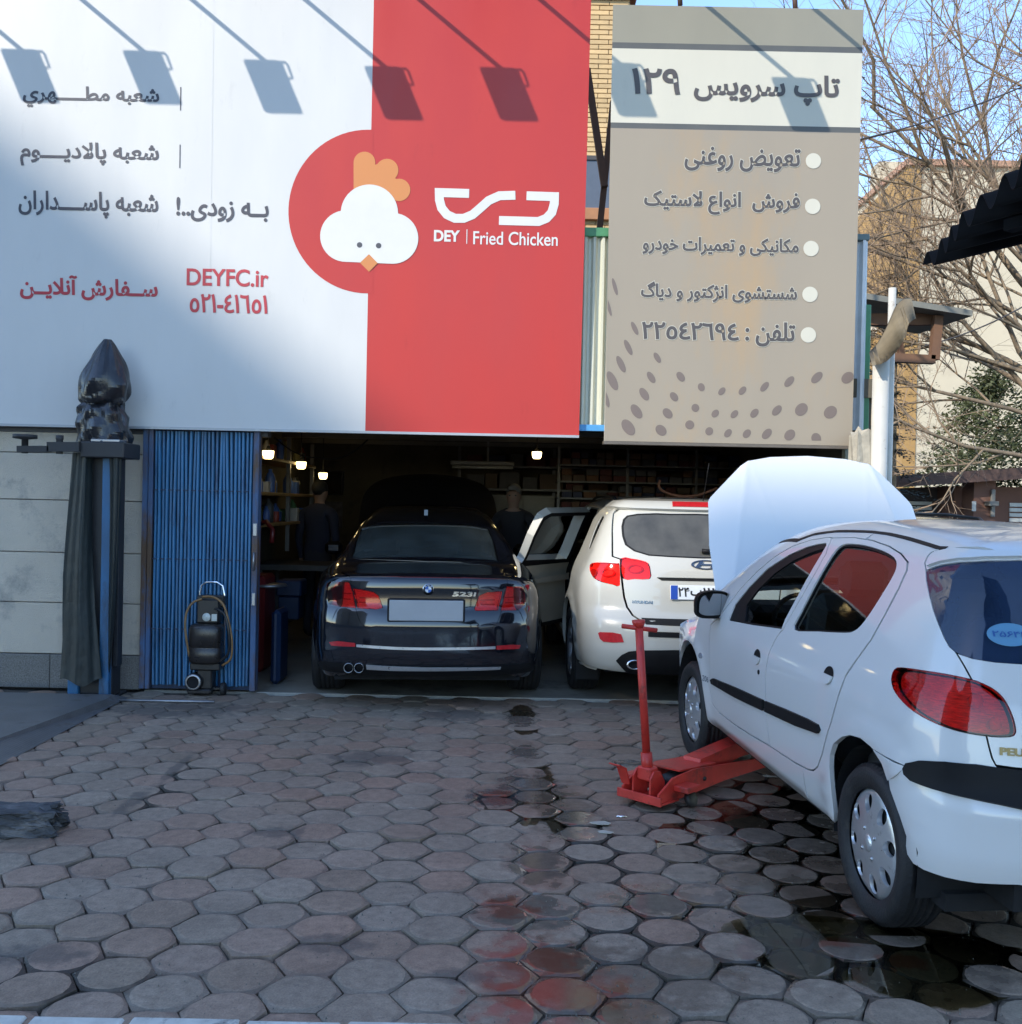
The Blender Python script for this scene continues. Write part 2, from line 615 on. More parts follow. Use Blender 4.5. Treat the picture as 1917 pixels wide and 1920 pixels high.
mat('silver_paint', (0.62, 0.62, 0.62), 0.30, metal=0.7, var=0.08, scale=20, dirt=(0.12, 0.11, 0.10), dirt_amt=0.05, dscale=18)
mat('rim_alloy', (0.45, 0.46, 0.48), 0.3, metal=0.8, var=0.1, dirt=(0.1, 0.1, 0.1), dirt_amt=0.1)
mat('seat_fabric', (0.05, 0.052, 0.056), 0.9, var=0.2, scale=60)
mat('dash_plastic', (0.03, 0.031, 0.034), 0.6, var=0.15)
mat('beige_trim', (0.36, 0.32, 0.24), 0.7, var=0.1)
mat('red_reflector', (0.45, 0.015, 0.02), 0.18, var=0.2, scale=60, coat=1.0)
mat('amber_bulb', (0.75, 0.12, 0.02), 0.3, var=0.25, scale=50, coat=0.5)
mat('plate_white', (0.72, 0.74, 0.76), 0.4, var=0.04)
mat('plate_blue', (0.02, 0.07, 0.36), 0.4, var=0.05)
mat('ink_black', (0.012, 0.012, 0.014), 0.5, var=0.1)
mat('gold_badge', (0.22, 0.17, 0.08), 0.35, metal=0.8, var=0.1)
mat('mirror_glass', (0.34, 0.35, 0.36), 0.03, metal=1.0, var=0.0, rvar=0)
mat('engine_grime', (0.02, 0.02, 0.021), 0.7, var=0.3)
glass_mat('car_glass', (0.62, 0.70, 0.70), 1.6, 1.0)
glass_mat('tint_glass', (0.10, 0.115, 0.125), 1.7, 1.0)
glass_mat('saloon_glass', (0.10, 0.13, 0.12), 1.8, 1.0, dust_or_sheen=0.16, dcol=(0.22, 0.26, 0.25))  # grey-green layer is the sky's reflection painted into the pane
glass_mat('suv_glass', (0.06, 0.06, 0.06), 1.6, 1.0, dust_or_sheen=0.42, dcol=(0.19, 0.185, 0.165))
glass_mat('rear_glass', (0.06, 0.08, 0.11), 1.7, 1.0, dust_or_sheen=0.34, dcol=(0.045, 0.085, 0.18))  # blue layer paints reflected sky into the hatchback's rear glass
glass_mat('lens_clear', (0.9, 0.9, 0.9), 1.45, 1.0)
def lens_mat(name, tint, ior=1.5):
    """coloured clear plastic with fine ribs"""
    m = glass_mat(name, tint, ior)
    nt = m.node_tree
    gl = [n for n in nt.nodes if n.type == 'BSDF_GLOSSY'][0]
    gl.inputs['Roughness'].default_value = 0.05
    return m
lens_mat('red_lens', (0.97, 0.13, 0.11))
mat('lamp_reflector', (0.82, 0.52, 0.44), 0.3, metal=0.25, var=0.45, scale=30, stretch=(1, 1, 6), bump=0.6, bscale=90)
mat('lens_grey', (0.30, 0.31, 0.33), 0.2, var=0.1, coat=1.0)
mat('sticker_blue', (0.10, 0.27, 0.44), 0.5, var=0.05)
mat('ink_blue', (0.02, 0.10, 0.32), 0.5, var=0.05)
HB_HOOD = 68.0
HB_MIRROR = (-0.83, 2.52, 0.955)
mat('lamp_glow', (0.85, 0.60, 0.58), 0.3, metal=0.0, var=0.3, scale=40, stretch=(1, 1, 4))
mat('chrome_dark', (0.16, 0.165, 0.18), 0.25, metal=1.0, var=0.1)
mat('plate_grey', (0.40, 0.40, 0.40), 0.55, var=0.06)
mat('badge_blue', (0.02, 0.12, 0.42), 0.3, var=0.05)
mat('stripe_green', (0.02, 0.30, 0.08), 0.4, var=0.05)
mat('seat_beige', (0.33, 0.29, 0.22), 0.8, var=0.12)
SU_DOOR = 30
# ------------------------------------------------------------------ car kit: panels cut out of one smooth body surface
def pchip(tab):
    x = np.array([t[0] for t in tab], float); y = np.array([t[1] for t in tab], float)
    h = np.diff(x); d = np.diff(y) / h
    m = np.zeros_like(y)
    for i in range(1, len(x) - 1):
        if d[i-1]*d[i] > 0:
            w1 = 2*h[i] + h[i-1]; w2 = h[i] + 2*h[i-1]
            m[i] = (w1 + w2) / (w1/d[i-1] + w2/d[i])
    m[0] = d[0]; m[-1] = d[-1]
    def f(q):
        q = np.asarray(q, float)
        qc = np.clip(q, x[0], x[-1])
        i = np.clip(np.searchsorted(x, qc) - 1, 0, len(x) - 2)
        t = (qc - x[i]) / h[i]
        r = ((1+2*t)*(1-t)**2*y[i] + t*(1-t)**2*h[i]*m[i] + t*t*(3-2*t)*y[i+1] + t*t*(t-1)*h[i]*m[i+1])
        r = r + np.where(q < x[0], (q-x[0])*m[0], 0) + np.where(q > x[-1], (q-x[-1])*m[-1], 0)
        return r
    return f

def smax(a, b, k):
    h = np.clip(0.5 + 0.5*(a-b)/k, 0, 1)
    return a*h + b*(1-h) + k*h*(1-h)

class Car:
    def __init__(s, loc, yaw, W, S, T, RR, FF, crown=0.05, ra=0.10, rb=0.25, fa=0.15, fb=0.3, zb=0.17,
                 kt=0.12, kr=0.10, kf=0.12, kb=0.05, axis_z=0.8, axis_y=1.2, arches=(), lip=0.012, extra=None, pitch=0.0, roll=0.0):
        s.W, s.S, s.T, s.RR, s.FF = map(pchip, (W, S, T, RR, FF))
        s.crown, s.ra, s.rb, s.fa, s.fb, s.zb = crown, ra, rb, fa, fb, zb
        s.kt, s.kr, s.kf, s.kb = kt, kr, kf, kb
        s.az, s.ay = axis_z, axis_y
        s.arches = arches; s.lip = lip; s.extra = extra
        s.M = Matrix.Translation(loc) @ Matrix.Rotation(yaw, 4, 'Z') @ Matrix.Rotation(pitch, 4, 'X') @ Matrix.Rotation(roll, 4, 'Y')
        s.Mi = s.M.inverted()
        s.loc = loc; s.yaw = yaw; s.fy = 2.6
    def F(s, p):
        x, y, z = p[..., 0], p[..., 1], p[..., 2]
        ax = np.abs(x)
        side = ax - (s.W(y) + s.S(z))
        for (yc, zc, r) in s.arches:
            d = np.sqrt((y-yc)**2 + (z-zc)**2)
            side = side - s.lip*np.exp(-((d-r)/0.055)**2)
        top = z - (s.T(y) - s.crown*x*x)
        rear = (s.RR(z) + s.ra*x*x + s.rb*x**4) - y
        front = y - (s.FF(z) - s.fa*x*x - s.fb*x**4)
        f = smax(side, top, s.kt)
        f = smax(f, rear, s.kr)
        f = smax(f, front, s.kf)
        f = smax(f, s.zb - z, s.kb)
        if s.extra is not None: f = s.extra(f, x, y, z)
        return f
    def N(s, p):
        e = 2e-3
        g = np.zeros_like(p)
        for i in range(3):
            d = np.zeros(3); d[i] = e
            g[..., i] = s.F(p + d) - s.F(p - d)
        return g / (np.linalg.norm(g, axis=-1, keepdims=True) + 1e-12)
    def shoot(s, o, d, tmax=3.2, steps=90):
        """first exit along rays from inside"""
        n = len(o)
        lo = np.zeros(n); hi = np.full(n, tmax); done = np.zeros(n, bool)
        for k in range(1, steps + 1):
            t = tmax*k/steps
            f = s.F(o + d*t)
            new = (~done) & (f > 0)
            hi[new] = t; lo[new] = tmax*(k-1)/steps
            done |= new
        for _ in range(26):
            m = 0.5*(lo + hi)
            f = s.F(o + d*m[:, None])
            ins = f < 0
            lo = np.where(ins, m, lo); hi = np.where(ins, hi, m)
        return o + d*hi[:, None]
    # param <-> space
    def to3(s, view, q, side=-1):
        q = np.asarray(q, float); n = len(q)
        if view == 'side':
            th = q[:, 1]/0.8
            o = np.stack([np.zeros(n), q[:, 0], np.full(n, s.az)], 1)
            d = np.stack([-np.cos(th), np.zeros(n), np.sin(th)], 1)
        elif view == 'rear':
            ph = q[:, 0]/0.9
            o = np.stack([np.zeros(n), np.full(n, s.ay), q[:, 1]], 1)
            d = np.stack([np.sin(ph), -np.cos(ph), np.zeros(n)], 1)
        elif view == 'front':
            ph = q[:, 0]/0.9
            o = np.stack([np.zeros(n), np.full(n, s.fy), q[:, 1]], 1)
            d = np.stack([np.sin(ph), np.cos(ph), np.zeros(n)], 1)
        elif view == 'back':
            o = np.stack([q[:, 0], np.full(n, s.ay), q[:, 1]], 1)
            d = np.tile(np.array([0., -1., 0.]), (n, 1))
        elif view == 'plan':
            o = np.stack([q[:, 0], q[:, 1], np.full(n, s.az*0.7)], 1)
            d = np.tile(np.array([0., 0., 1.]), (n, 1))
        return s.shoot(o, d)
    def to2(s, view, p):
        p = np.asarray(p, float)
        if view == 'side':
            return [(a[1], 0.8*math.atan2(a[2]-s.az, -a[0])) for a in p]
        if view == 'rear':
            return [(0.9*math.atan2(a[0], -(a[1]-s.ay)), a[2]) for a in p]
        if view == 'back':
            return [(a[0], a[2]) for a in p]
        return [(a[0], a[1]) for a in p]
    def trace(s, pix):
        """photo pixels -> points on the body surface (car space)"""
        out = []
        o = np.array(s.Mi @ CAM_P)
        R3 = s.Mi.to_3x3()
        for px, py in pix:
            d = np.array(R3 @ ray(px, py).normalized())
            t = np.linspace(0.5, 14, 2700)
            f = s.F(o + d*t[:, None])
            i = np.argmax(f < 0)
            if f[i] < 0:
                a, b = t[i-1], t[i]
                for _ in range(25):
                    m = 0.5*(a+b)
                    if s.F((o + d*m)[None])[0] < 0: b = m
                    else: a = m
                out.append(o + d*b)
            else:
                i = int(np.argmin(f))
                p = o + d*t[i]
                for _ in range(8):
                    nn = s.N(p[None])[0]; p = p - nn*s.F(p[None])[0]
                out.append(p)
        return np.array(out)
    def loop_px(s, view, pix, smooth=True, sub=5):
        q = s.to2(view, s.trace(pix))
        return smooth_poly(q, True, sub) if smooth else q
    def sv(s, pts, view='side'):
        """side-view (y,z) points on the left flank -> param loop"""
        pts = np.array(pts, float); n = len(pts)
        o = np.stack([np.zeros(n), pts[:, 0], pts[:, 1]], 1)
        p = s.shoot(o, np.tile(np.array([-1., 0., 0.]), (n, 1)))
        return s.to2(view, p)
    def pl(s, pts): return s.to3('plan', np.array(pts, float))
    def sd(s, pts):
        pts = np.array(pts, float); n = len(pts)
        return s.shoot(np.stack([np.zeros(n), pts[:, 0], pts[:, 1]], 1), np.tile(np.array([-1., 0., 0.]), (n, 1)))
    def panel(s, name, view, outer, holes, m, parent, step=0.04, off=0.0, flange=0.014, mirror=False, bstep=None, flange_mat=None):
        bs = bstep or step*0.6
        outer = resample(outer, bs)
        holes = [resample(h, bs) for h in holes]
        V, T = cdt(outer, holes, step)
        p = s.to3(view, V); nrm = s.N(p)
        # outward facing winding
        a, b, c = p[T[:, 0]], p[T[:, 1]], p[T[:, 2]]
        fn = np.cross(b-a, c-a)
        flip = (fn*nrm[T[:, 0]]).sum(1) < 0
        T = T.copy(); T[flip] = T[flip][:, ::-1]
        v = p + nrm*off
        verts = v.tolist(); faces = T.tolist(); normals = nrm.tolist()
        if flange > 0:
            cnt = {}
            for t in T.tolist():
                for i in range(3):
                    e = (t[i], t[(i+1) % 3]); k = (min(e), max(e))
                    cnt.setdefault(k, []).append(e)
            for k, es in cnt.items():
                if len(es) != 1: continue
                i, j = es[0]
                b0 = len(verts)
                q = [v[i], v[i]-nrm[i]*flange, v[j]-nrm[j]*flange, v[j]]
                fnn = np.cross(q[1]-q[0], q[3]-q[0]); l = np.linalg.norm(fnn)
                if l < 1e-12: continue
                verts += [x.tolist() for x in q]; normals += [(fnn/l).tolist()]*4
                faces.append([b0, b0+1, b0+2, b0+3])
        objs = []
        for mir in ((False, True) if mirror else (False,)):
            vv = verts; ff = faces; nn = normals
            if mir:
                vv = [(-x, y, z) for x, y, z in verts]; ff = [list(reversed(f)) for f in faces]; nn = [(-x, y, z) for x, y, z in normals]
            me = bpy.data.meshes.new(name)
            me.from_pydata(vv, [], ff)
            me.polygons.foreach_set('use_smooth', [True]*len(me.polygons))
            me.materials.append(m)
            me.update()
            me.normals_split_custom_set_from_vertices(nn)
            ob = bpy.data.objects.new(name, me); COL.objects.link(ob); ob.parent = parent
            objs.append(ob)
        return objs if mirror else objs[0]

def torus_profile(Rt, rim, w, grooves=4, gd=0.008):
    """(r, axial) tyre profile from the inner bead round the tread to the outer bead"""
    h = w/2
    pr = [(rim-0.006, -h*0.80), (rim+0.004, -h*0.92), (rim+(Rt-rim)*0.45, -h*1.03), (rim+(Rt-rim)*0.75, -h*0.99), (Rt-0.014, -h*0.88), (Rt-0.004, -h*0.74)]
    tw = h*1.40
    n = grooves
    x = -h*0.70
    seg = tw/(n+1)
    for i in range(n):
        c = -tw/2 + seg*(i+1)
        pr += [(Rt, c-0.005), (Rt-gd, c-0.004), (Rt-gd, c+0.004), (Rt, c+0.005)]
    pr += [(Rt-0.004, h*0.74), (Rt-0.014, h*0.88), (rim+(Rt-rim)*0.75, h*0.99), (rim+(Rt-rim)*0.45, h*1.03), (rim+0.004, h*0.92), (rim-0.006, h*0.80)]
    return pr

MXL = Matrix.Rotation(R(-90), 4, 'Y')       # local z -> -x : wheels are built with their outer face on +z
def tyre(parent, Rt, rim, w, seg=72, name='tyre', mname='tyre_rubber', grooves=4):
    mb = MB(); mb.lathe(torus_profile(Rt, rim, w, grooves), seg)
    # raised shoulder blocks
    for k in range(seg):
        a0 = 2*math.pi*(k+0.15)/seg; a1 = 2*math.pi*(k+0.75)/seg
        for sg in (-1, 1):
            r0, z0 = Rt-0.0035, sg*w*0.5*0.72; r1, z1 = Rt-0.016, sg*w*0.5*0.90
            q = [(r0*math.cos(a0), r0*math.sin(a0), z0), (r0*math.cos(a1), r0*math.sin(a1), z0), (r1*math.cos(a1), r1*math.sin(a1), z1), (r1*math.cos(a0), r1*math.sin(a0), z1)]
            q = [(x*1.008, y*1.008, z) for x, y, z in q]
            if sg < 0: q.reverse()
            mb.quad(*q)
    return mb.build(name, MATS[mname], parent)
# ------------------------------------------------------------------ white hatchback, bonnet up
HB_YAW = math.atan2(0.236, 2.40)
HB_ORG = (2.225, 3.26, 0.0)
def hood_shape(f, x, y, z):
    # pressed creases and sloping shoulders of the bonnet
    w = np.clip((y-2.96)/0.10, 0, 1)*np.clip((z-0.70)/0.06, 0, 1)
    ax = np.abs(x)
    xc = 0.575 - 0.23*(y-2.95)/0.9
    x2 = 0.20 + 0.16*(y-2.95)/0.9
    f = f + w*(0.30*np.maximum(0, ax-xc) - 0.0045*np.exp(-((ax-xc)/0.012)**2) - 0.003*np.exp(-((ax-x2)/0.010)**2))
    return f
hb = Car(HB_ORG, HB_YAW,
    W=[(-0.1,.78),(0.0,.785),(0.3,.808),(0.7,.818),(1.8,.825),(2.6,.822),(3.1,.812),(3.5,.76),(3.85,.66)],
    S=[(0.10,-.10),(0.18,-.065),(0.28,-.03),(0.45,-.006),(0.62,0.0),(0.78,-.008),(0.88,-.028),(0.96,-.055),(1.10,-.105),(1.25,-.165),(1.38,-.235),(1.50,-.34)],
    T=[(0.0,1.375),(0.22,1.412),(0.5,1.445),(1.0,1.475),(1.5,1.482),(1.9,1.455),(2.2,1.385),(2.6,1.195),(2.9,1.03),(3.1,.96),(3.4,.89),(3.7,.82),(3.85,.76),(3.95,.66)],
    RR=[(0.15,.16),(0.22,.07),(0.30,.025),(0.42,0.0),(0.55,0.0),(0.64,.035),(0.72,.05),(0.90,.085),(1.0,.125),(1.12,.175),(1.25,.235),(1.36,.285),(1.42,.34),(1.5,.5)],
    FF=[(0.15,3.76),(0.3,3.86),(0.5,3.90),(0.65,3.89),(0.78,3.86),(0.9,3.80),(1.0,3.75),(1.2,3.7),(1.45,3.6)],
    crown=0.09, ra=0.10, rb=0.30, zb=0.225, kt=0.13, kr=0.13, kf=0.14, axis_z=0.85, axis_y=1.9,
    arches=((0.62,0.325,0.365),(3.06,0.31,0.36)), lip=0.012, pitch=0.020, extra=hood_shape)

def hatchback():
    paint = MATS['white_paint']; blk = MATS['black_plastic']; void = MATS['dark_void']
    root = empty('hatchback_car', HB_ORG, 0)
    root.matrix_world = hb.M
    tag(root, 'white hatchback with its bonnet raised, propped by the red trolley jack', 'car')
    z4 = lambda L: [(1260+x/2.918, 860+y/2.918) for x, y in L]
    z5 = lambda L: [(1160+x/2.532, 1140+y/2.532) for x, y in L]
    c1 = lambda L: [(1600+x/6.0, 980+y/6.0) for x, y in L]
    c2 = lambda L: [(1640+x/6.857, 1220+y/6.857) for x, y in L]
    # ---- openings traced on the flank
    fwin = hb.to2('side', hb.trace(z4([(312,886),(345,800),(420,706),(520,604),(640,526),(740,482),(800,466),(846,460),(846,476),(820,522),(750,640),(690,750),(620,880),(600,932),(450,912)])))
    rwin = hb.loop_px('side', z4([(667,935),(705,840),(770,712),(830,602),(880,522),(920,478),(965,464),(1040,470),(1120,490),(1190,520),(1225,552),(1230,590),(1212,640),(1160,730),(1090,840),(1040,908),(1000,942),(950,953),(800,946)]), sub=3)
    bseam = z4([(606,940),(640,880),(715,750),(785,628),(845,520),(880,434)])            # B pillar, bottom to top
    cseam = z5([(770,112),(740,160),(712,225),(700,300),(699,430),(703,520),(712,600),(718,655)])   # below the sills, top to bottom
    fdoor_px = cseam[::-1] + bseam + z4([(860,430),(760,446),(660,480),(560,540),(460,625),(370,720),(310,800),(262,862)]) + \
        [(1333,1172),(1331,1195),(1330,1235),(1332,1290),(1336,1318)] + z5([(475,495),(560,560),(640,610)])
    rdoor_px = bseam[::-1] + cseam + z5([(830,730),(900,768),(925,772),(945,755),(965,700),(985,620),(1010,540),(1040,430),(1070,345)]) + \
        z4([(950,1190),(1010,1100),(1090,990),(1170,845),(1240,710),(1285,610),(1290,565),(1255,520),(1190,480),(1100,448),(1000,432)])
    fdoor = hb.to2('side', hb.trace(fdoor_px)); rdoor = hb.to2('side', hb.trace(rdoor_px))
    rdoor_r = hb.to2('rear', hb.trace(rdoor_px))
    g = 0.0032
    for nm, dl, win in (('front_door', fdoor, fwin), ('rear_door', rdoor, rwin)):
        for ob in hb.panel(nm, 'side', offset_poly(dl, -g), [win], paint, root, 0.045, mirror=True, flange=0.03):
            pass
        hb.panel('door_window', 'side', offset_poly(win, 0.012), [], MATS['car_glass'], root, 0.06, off=-0.014, flange=0, mirror=True)
        fr_in = offset_poly(win, -0.010 if nm == 'rear_door' else -0.012)
        hb.panel('window_seal', 'side', offset_poly(win, 0.003), [fr_in], blk, root, 0.05, off=-0.008, flange=0.01, mirror=True)
    # thick black A pillar trim and mirror corner inside the front window
    trim = hb.to2('side', hb.trace(z4([(312,884),(345,800),(420,706),(520,604),(640,526),(740,482),(800,466),(844,462),(838,486),(760,510),(660,556),(560,624),(470,712),(405,800),(395,896)])))
    hb.panel('pillar_trim', 'side', offset_poly(trim, -0.001), [], blk, root, 0.05, off=-0.005, flange=0.01, mirror=True)
    # ---- flank
    circ = lambda yc, zc, r, n=44: [(yc + r*math.cos(2*math.pi*i/n), zc + r*math.sin(2*math.pi*i/n)) for i in range(n)]
    arch_f = hb.sv([(y, max(z, 0.05)) for y, z in circ(3.06, 0.31, 0.355)])
    gut_px = c1([(1050,285),(960,283),(800,232),(600,172),(400,127),(200,103),(0,97)]) + z4([(900,398),(780,414),(690,448)])
    gut3 = hb.trace(gut_px)
    gut_s = hb.to2('side', gut3)
    # cant rail: everything left of the gutter; front part follows the windscreen edge
    ws3 = [(-0.585,2.20),(-0.60,2.4),(-0.62,2.6),(-0.645,2.8),(-0.66,2.92)]
    def topz(x, y): return float(hb.T(np.array(y)) - hb.crown*x*x)
    ws_s = []
    for x, y in ws3:
        p = hb.to3('plan', np.array([(x, y)]))[0]
        ws_s.append(hb.to2('side', [p])[0])
    top = [q for q in gut_s if q[0] > 1.25 and q[0] < 2.15]
    top.sort()
    ytop0 = top[0]
    low = lambda y, z: hb.sv([(y, z)])[0]
    outer = [low(1.25, 0.235), low(1.8, 0.235), low(2.4, 0.235), low(3.3, 0.235), low(3.58, 0.30), low(3.68, 0.5), low(3.68, 0.68), low(3.5, 0.78), low(3.2, 0.875), low(3.0, 0.935)]
    outer += ws_s[::-1] + top[::-1]
    outer += [(1.25, ytop0[1])]
    hb.panel('body_side', 'side', outer, [offset_poly(fdoor, g), offset_poly(rdoor, g), arch_f], paint, root, 0.05, mirror=True, flange=0.02)
    # ---- quarter panel
    glass_l = hb.to2('rear', hb.trace(c1([(815,545),(820,640),(850,800),(900,990),(960,1150),(1020,1290),(1080,1400),(1140,1450)])))
    gate_l = hb.to2('rear', hb.trace(c1([(1150,1462),(1240,1610),(1330,1775)]) + c2([(1430,1100),(1460,1230),(1500,1380),(1550,1475)])))
    spo_l = hb.to2('rear', hb.trace(c1([(812,520),(800,450),(830,380),(872,330),(960,300)])))
    light_px = c2([(300,225),(420,230),(600,255),(800,285),(1000,320),(1250,375),(1400,430),(1530,500),(1640,600),(1720,730),(1780,880),(1808,1010),(1798,1075),(1740,1105),(1600,1110),(1430,1095),(1200,1060),(1000,1010),(800,935),(600,835),(430,715),(320,600),(250,490),(225,380),(245,280)])
    light = hb.loop_px('rear', light_px, sub=2)
    strip_px = z5([(1365,765),(1380,738),(1440,724),(1550,729),(1700,742),(1800,757)])
    strip_lo = z5([(1370,792),(1400,822),(1500,862),(1650,902),(1800,934)])
    st_t = hb.to2('rear', hb.trace(strip_px)); st_b = hb.to2('rear', hb.trace(strip_lo))
    zt_mid = st_t[-1][1] - 0.004; zb_mid = st_b[-1][1] - 0.012
    seam_z = st_t[0][1]
    arch_px = z5([(1023,975),(1010,860),(1002,760),(1003,700),(1020,645),(1060,612),(1100,603),(1150,618),(1200,660),(1250,740),(1290,860),(1335,985),(1368,1085)])
    arch_r = hb.to2('rear', hb.trace(arch_px))
    arch_r = [(arch_r[0][0]-0.01, 0.0)] + arch_r + [(arch_r[-1][0]-0.05, arch_r[-1][1]-0.01), (arch_r[-1][0]-0.05, 0.0)]
    blo = hb.to2('rear', hb.trace(z5([(1368,1085),(1366,1130),(1372,1170),(1400,1213),(1450,1243),(1550,1278),(1700,1306),(1895,1314)])))
    f125 = hb.sv([(1.25, 0.235)], 'rear')[0]
    gut_r = [q for q, p in zip(hb.to2('rear', gut3), gut3) if p[1] < 1.25]
    gr_end = hb.to2('rear', [hb.to3('side', np.array([(1.25, ytop0[1])]))[0]])[0]
    rd_top = hb.to2('rear', [hb.to3('side', np.array([(1.25, 0.0)]))[0]])[0]
    q_outer = [f125]
    for zz in (0.4, 0.7, 0.95, 1.15, 1.3):
        q_outer.append(hb.sv([(1.25, zz)], 'rear')[0])
    q_outer.append(gr_end)
    q_outer += gut_r[::-1] + spo_l[::-1] + glass_l + gate_l
    q_outer += [(gate_l[-1][0]+0.004, zt_mid+0.001), (st_t[2][0], seam_z+0.012), (st_t[0][0]-0.02, seam_z+0.004), (st_t[0][0]-0.10, seam_z+0.012)]
    ar_rear = hb.sv([(0.34, seam_z+0.01)], 'rear')[0]
    q_outer += [ar_rear, hb.sv([(0.62, 0.45)], 'rear')[0], hb.sv([(0.88, 0.26)], 'rear')[0], hb.sv([(0.92, 0.235)], 'rear')[0]]
    hb.panel('quarter_panel', 'rear', q_outer, [offset_poly(rdoor_r, g), arch_r, offset_poly(light, 0.002)], paint, root, 0.04, mirror=True, flange=0.02)
    # ---- tail lamp: clear red cover over a stepped reflector and bulbs
    for mir in (1, -1):
        lamp = empty('tail_light', parent=root)
        if mir < 0: lamp.scale = (-1, 1, 1)
        hb.panel('lens', 'rear', offset_poly(light, -0.001), [], MATS['red_lens'], lamp, 0.03, off=0.004, flange=0.03)
        hb.panel('reflector', 'rear', offset_poly(light, -0.004), [], MATS['lamp_reflector'], lamp, 0.03, off=-0.030, flange=0)
        cl = hb.trace(c2([(1310,640),(1570,950)]))
        for k, (c, rr) in enumerate(zip(cl, (0.026, 0.024))):
            n = hb.N(c[None])[0]; cc = c - n*0.024
            V, Fc = sphere_pts(cc, rr, rr*0.7, rr)
            mesh_obj('bulb', V, Fc, MATS['amber_bulb'], lamp, True)
    # ---- bumper, strip, tailgate
    bl = hb.sv([(0.30, 0.60)], 'rear')[0][0] - 0.10
    br = -bl
    arch_b = hb.to2('rear', hb.trace(z5([(1268,790),(1290,860),(1335,985),(1368,1085)])))
    b_half = [(arch_b[0][0], seam_z+0.004)] + arch_b[1:] + blo[1:] + [(-0.2, blo[-1][1]-0.004), (0.0, blo[-1][1]-0.006)]
    b_outer = b_half + [(-a, b) for a, b in b_half[::-1][1:]] + [(-st_t[0][0]+0.03, seam_z), (-st_t[1][0], seam_z)] + [(st_t[1][0], seam_z), (st_t[0][0]-0.03, seam_z)]
    arch_r2 = [(-a, b) for a, b in arch_r]
    hb.panel('rear_bumper', 'rear', b_outer, [], paint, root, 0.04, flange=0.02)
    left = [(a-0.004, b) for a, b in st_t[:1]] + st_t[1:]
    top_s = st_t + [(-0.25, zt_mid), (0.0, zt_mid-0.004)]
    bot_s = st_b + [(-0.25, zb_mid), (0.0, zb_mid-0.004)]
    loop = top_s + [(-a, b) for a, b in top_s[::-1][1:]] + [(-a, b) for a, b in bot_s[:-1]] + bot_s[::-1]
    hb.panel('bumper_strip', 'rear', loop, [], blk, root, 0.03, off=0.016, flange=0.03)
    gb = zt_mid + 0.004
    glo = hb.to2('rear', hb.trace(c1([(1200,1482),(1350,1532),(1600,1572),(1860,1590)])))
    gtop = hb.to2('rear', hb.trace(c1([(860,520),(900,502),(1000,472),(1200,442),(1500,426),(1860,420)])))
    gl_l = gtop[::-1] + glass_l + glo                      # centre-top -> left -> centre-bottom
    gl_l = [(0.0, gtop[-1][1]+0.006)] + [q for q in gl_l if q[0] < -0.02] + [(0.0, glo[-1][1]-0.008)]
    glass = gl_l + [(-a, b) for a, b in gl_l[::-1][1:-1]]
    tg_l = [(0.0, spo_l[-1][1]+0.006), (spo_l[-1][0]+0.05, spo_l[-1][1]+0.004)] + spo_l[::-1] + glass_l + gate_l + [(gate_l[-1][0]+0.03, gb+0.002), (0.0, gb-0.004)]
    tg = tg_l + [(-a, b) for a, b in tg_l[::-1][1:-1]]
    light_m = [(-a, b) for a, b in light]
    gate = hb.panel('tailgate', 'rear', offset_poly(tg, -0.003), [offset_poly(glass, 0.001), offset_poly(light, 0.002), offset_poly(light_m, 0.002)], paint, root, 0.04, flange=0.02)
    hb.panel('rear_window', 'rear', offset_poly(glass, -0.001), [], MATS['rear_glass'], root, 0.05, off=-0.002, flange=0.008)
    # spoiler lip over the glass
    lip_l = gtop[::-1]
    lip = [(0.0, spo_l[-1][1]+0.004)] + [(spo_l[-1][0]+0.03, spo_l[-1][1]+0.002)] + [(a+0.012, b-0.004) for a, b in spo_l[::-1][1:3]] + [(a, b+0.004) for a, b in gtop] + [(0.0, gtop[-1][1]+0.012)]
    lip2 = lip + [(-a, b) for a, b in lip[::-1][1:-1]]
    hb.panel('spoiler', 'rear', lip2, [], paint, gate, 0.03, off=0.014, flange=0.03)
    st = hb.trace(c1([(1762,1262)]))[0]
    q0 = hb.to2('rear', [st])[0]
    hb.panel('sticker', 'rear', ellipse(q0[0], q0[1], 0.037, 0.037, n=32), [], MATS['sticker_blue'], root, 0.03, off=0.0016, flange=0)
    def on_rear(x, y, z):
        p = hb.to3('rear', np.stack([x, z], 1)); return p + hb.N(p)*(-y)
    lettering('sticker_text', '۲۵۶۴۴', q0[0]-0.028, q0[0]+0.028, q0[1]-0.008, q0[1]+0.010, MATS['ink_blue'], root, -0.0026, bold=0.0006, mapf=on_rear)
    pe = hb.to2('rear', hb.trace(c2([(1620,1340),(1625,1245),(1850,1345)])))
    lw = (pe[2][0]-pe[0][0])/2*7
    lettering('badge', 'PEUGEOT', pe[0][0], pe[0][0]+lw, pe[0][1], pe[1][1], MATS['gold_badge'], root, -0.004, bold=0.0012, mapf=on_rear)
    # ---- roof, gutters, windscreen
    gp = [(float(p[0]), float(p[1])) for p in gut3 if p[1] < 2.2]
    rear_y = 0.30
    gp.sort(key=lambda q: q[1])
    rl = [(gp[0][0], gp[0][1])] + gp[1:] + [(-0.585, 2.20)]
    te = hb.to3('rear', np.array([(0.0, spo_l[-1][1]+0.003), (spo_l[-1][0]*0.35, spo_l[-1][1]+0.002), (spo_l[-1][0]*0.7, spo_l[-1][1]+0.001), (spo_l[-1][0], spo_l[-1][1])]))
    rear_edge = [(float(p[0]), float(p[1])) for p in te]
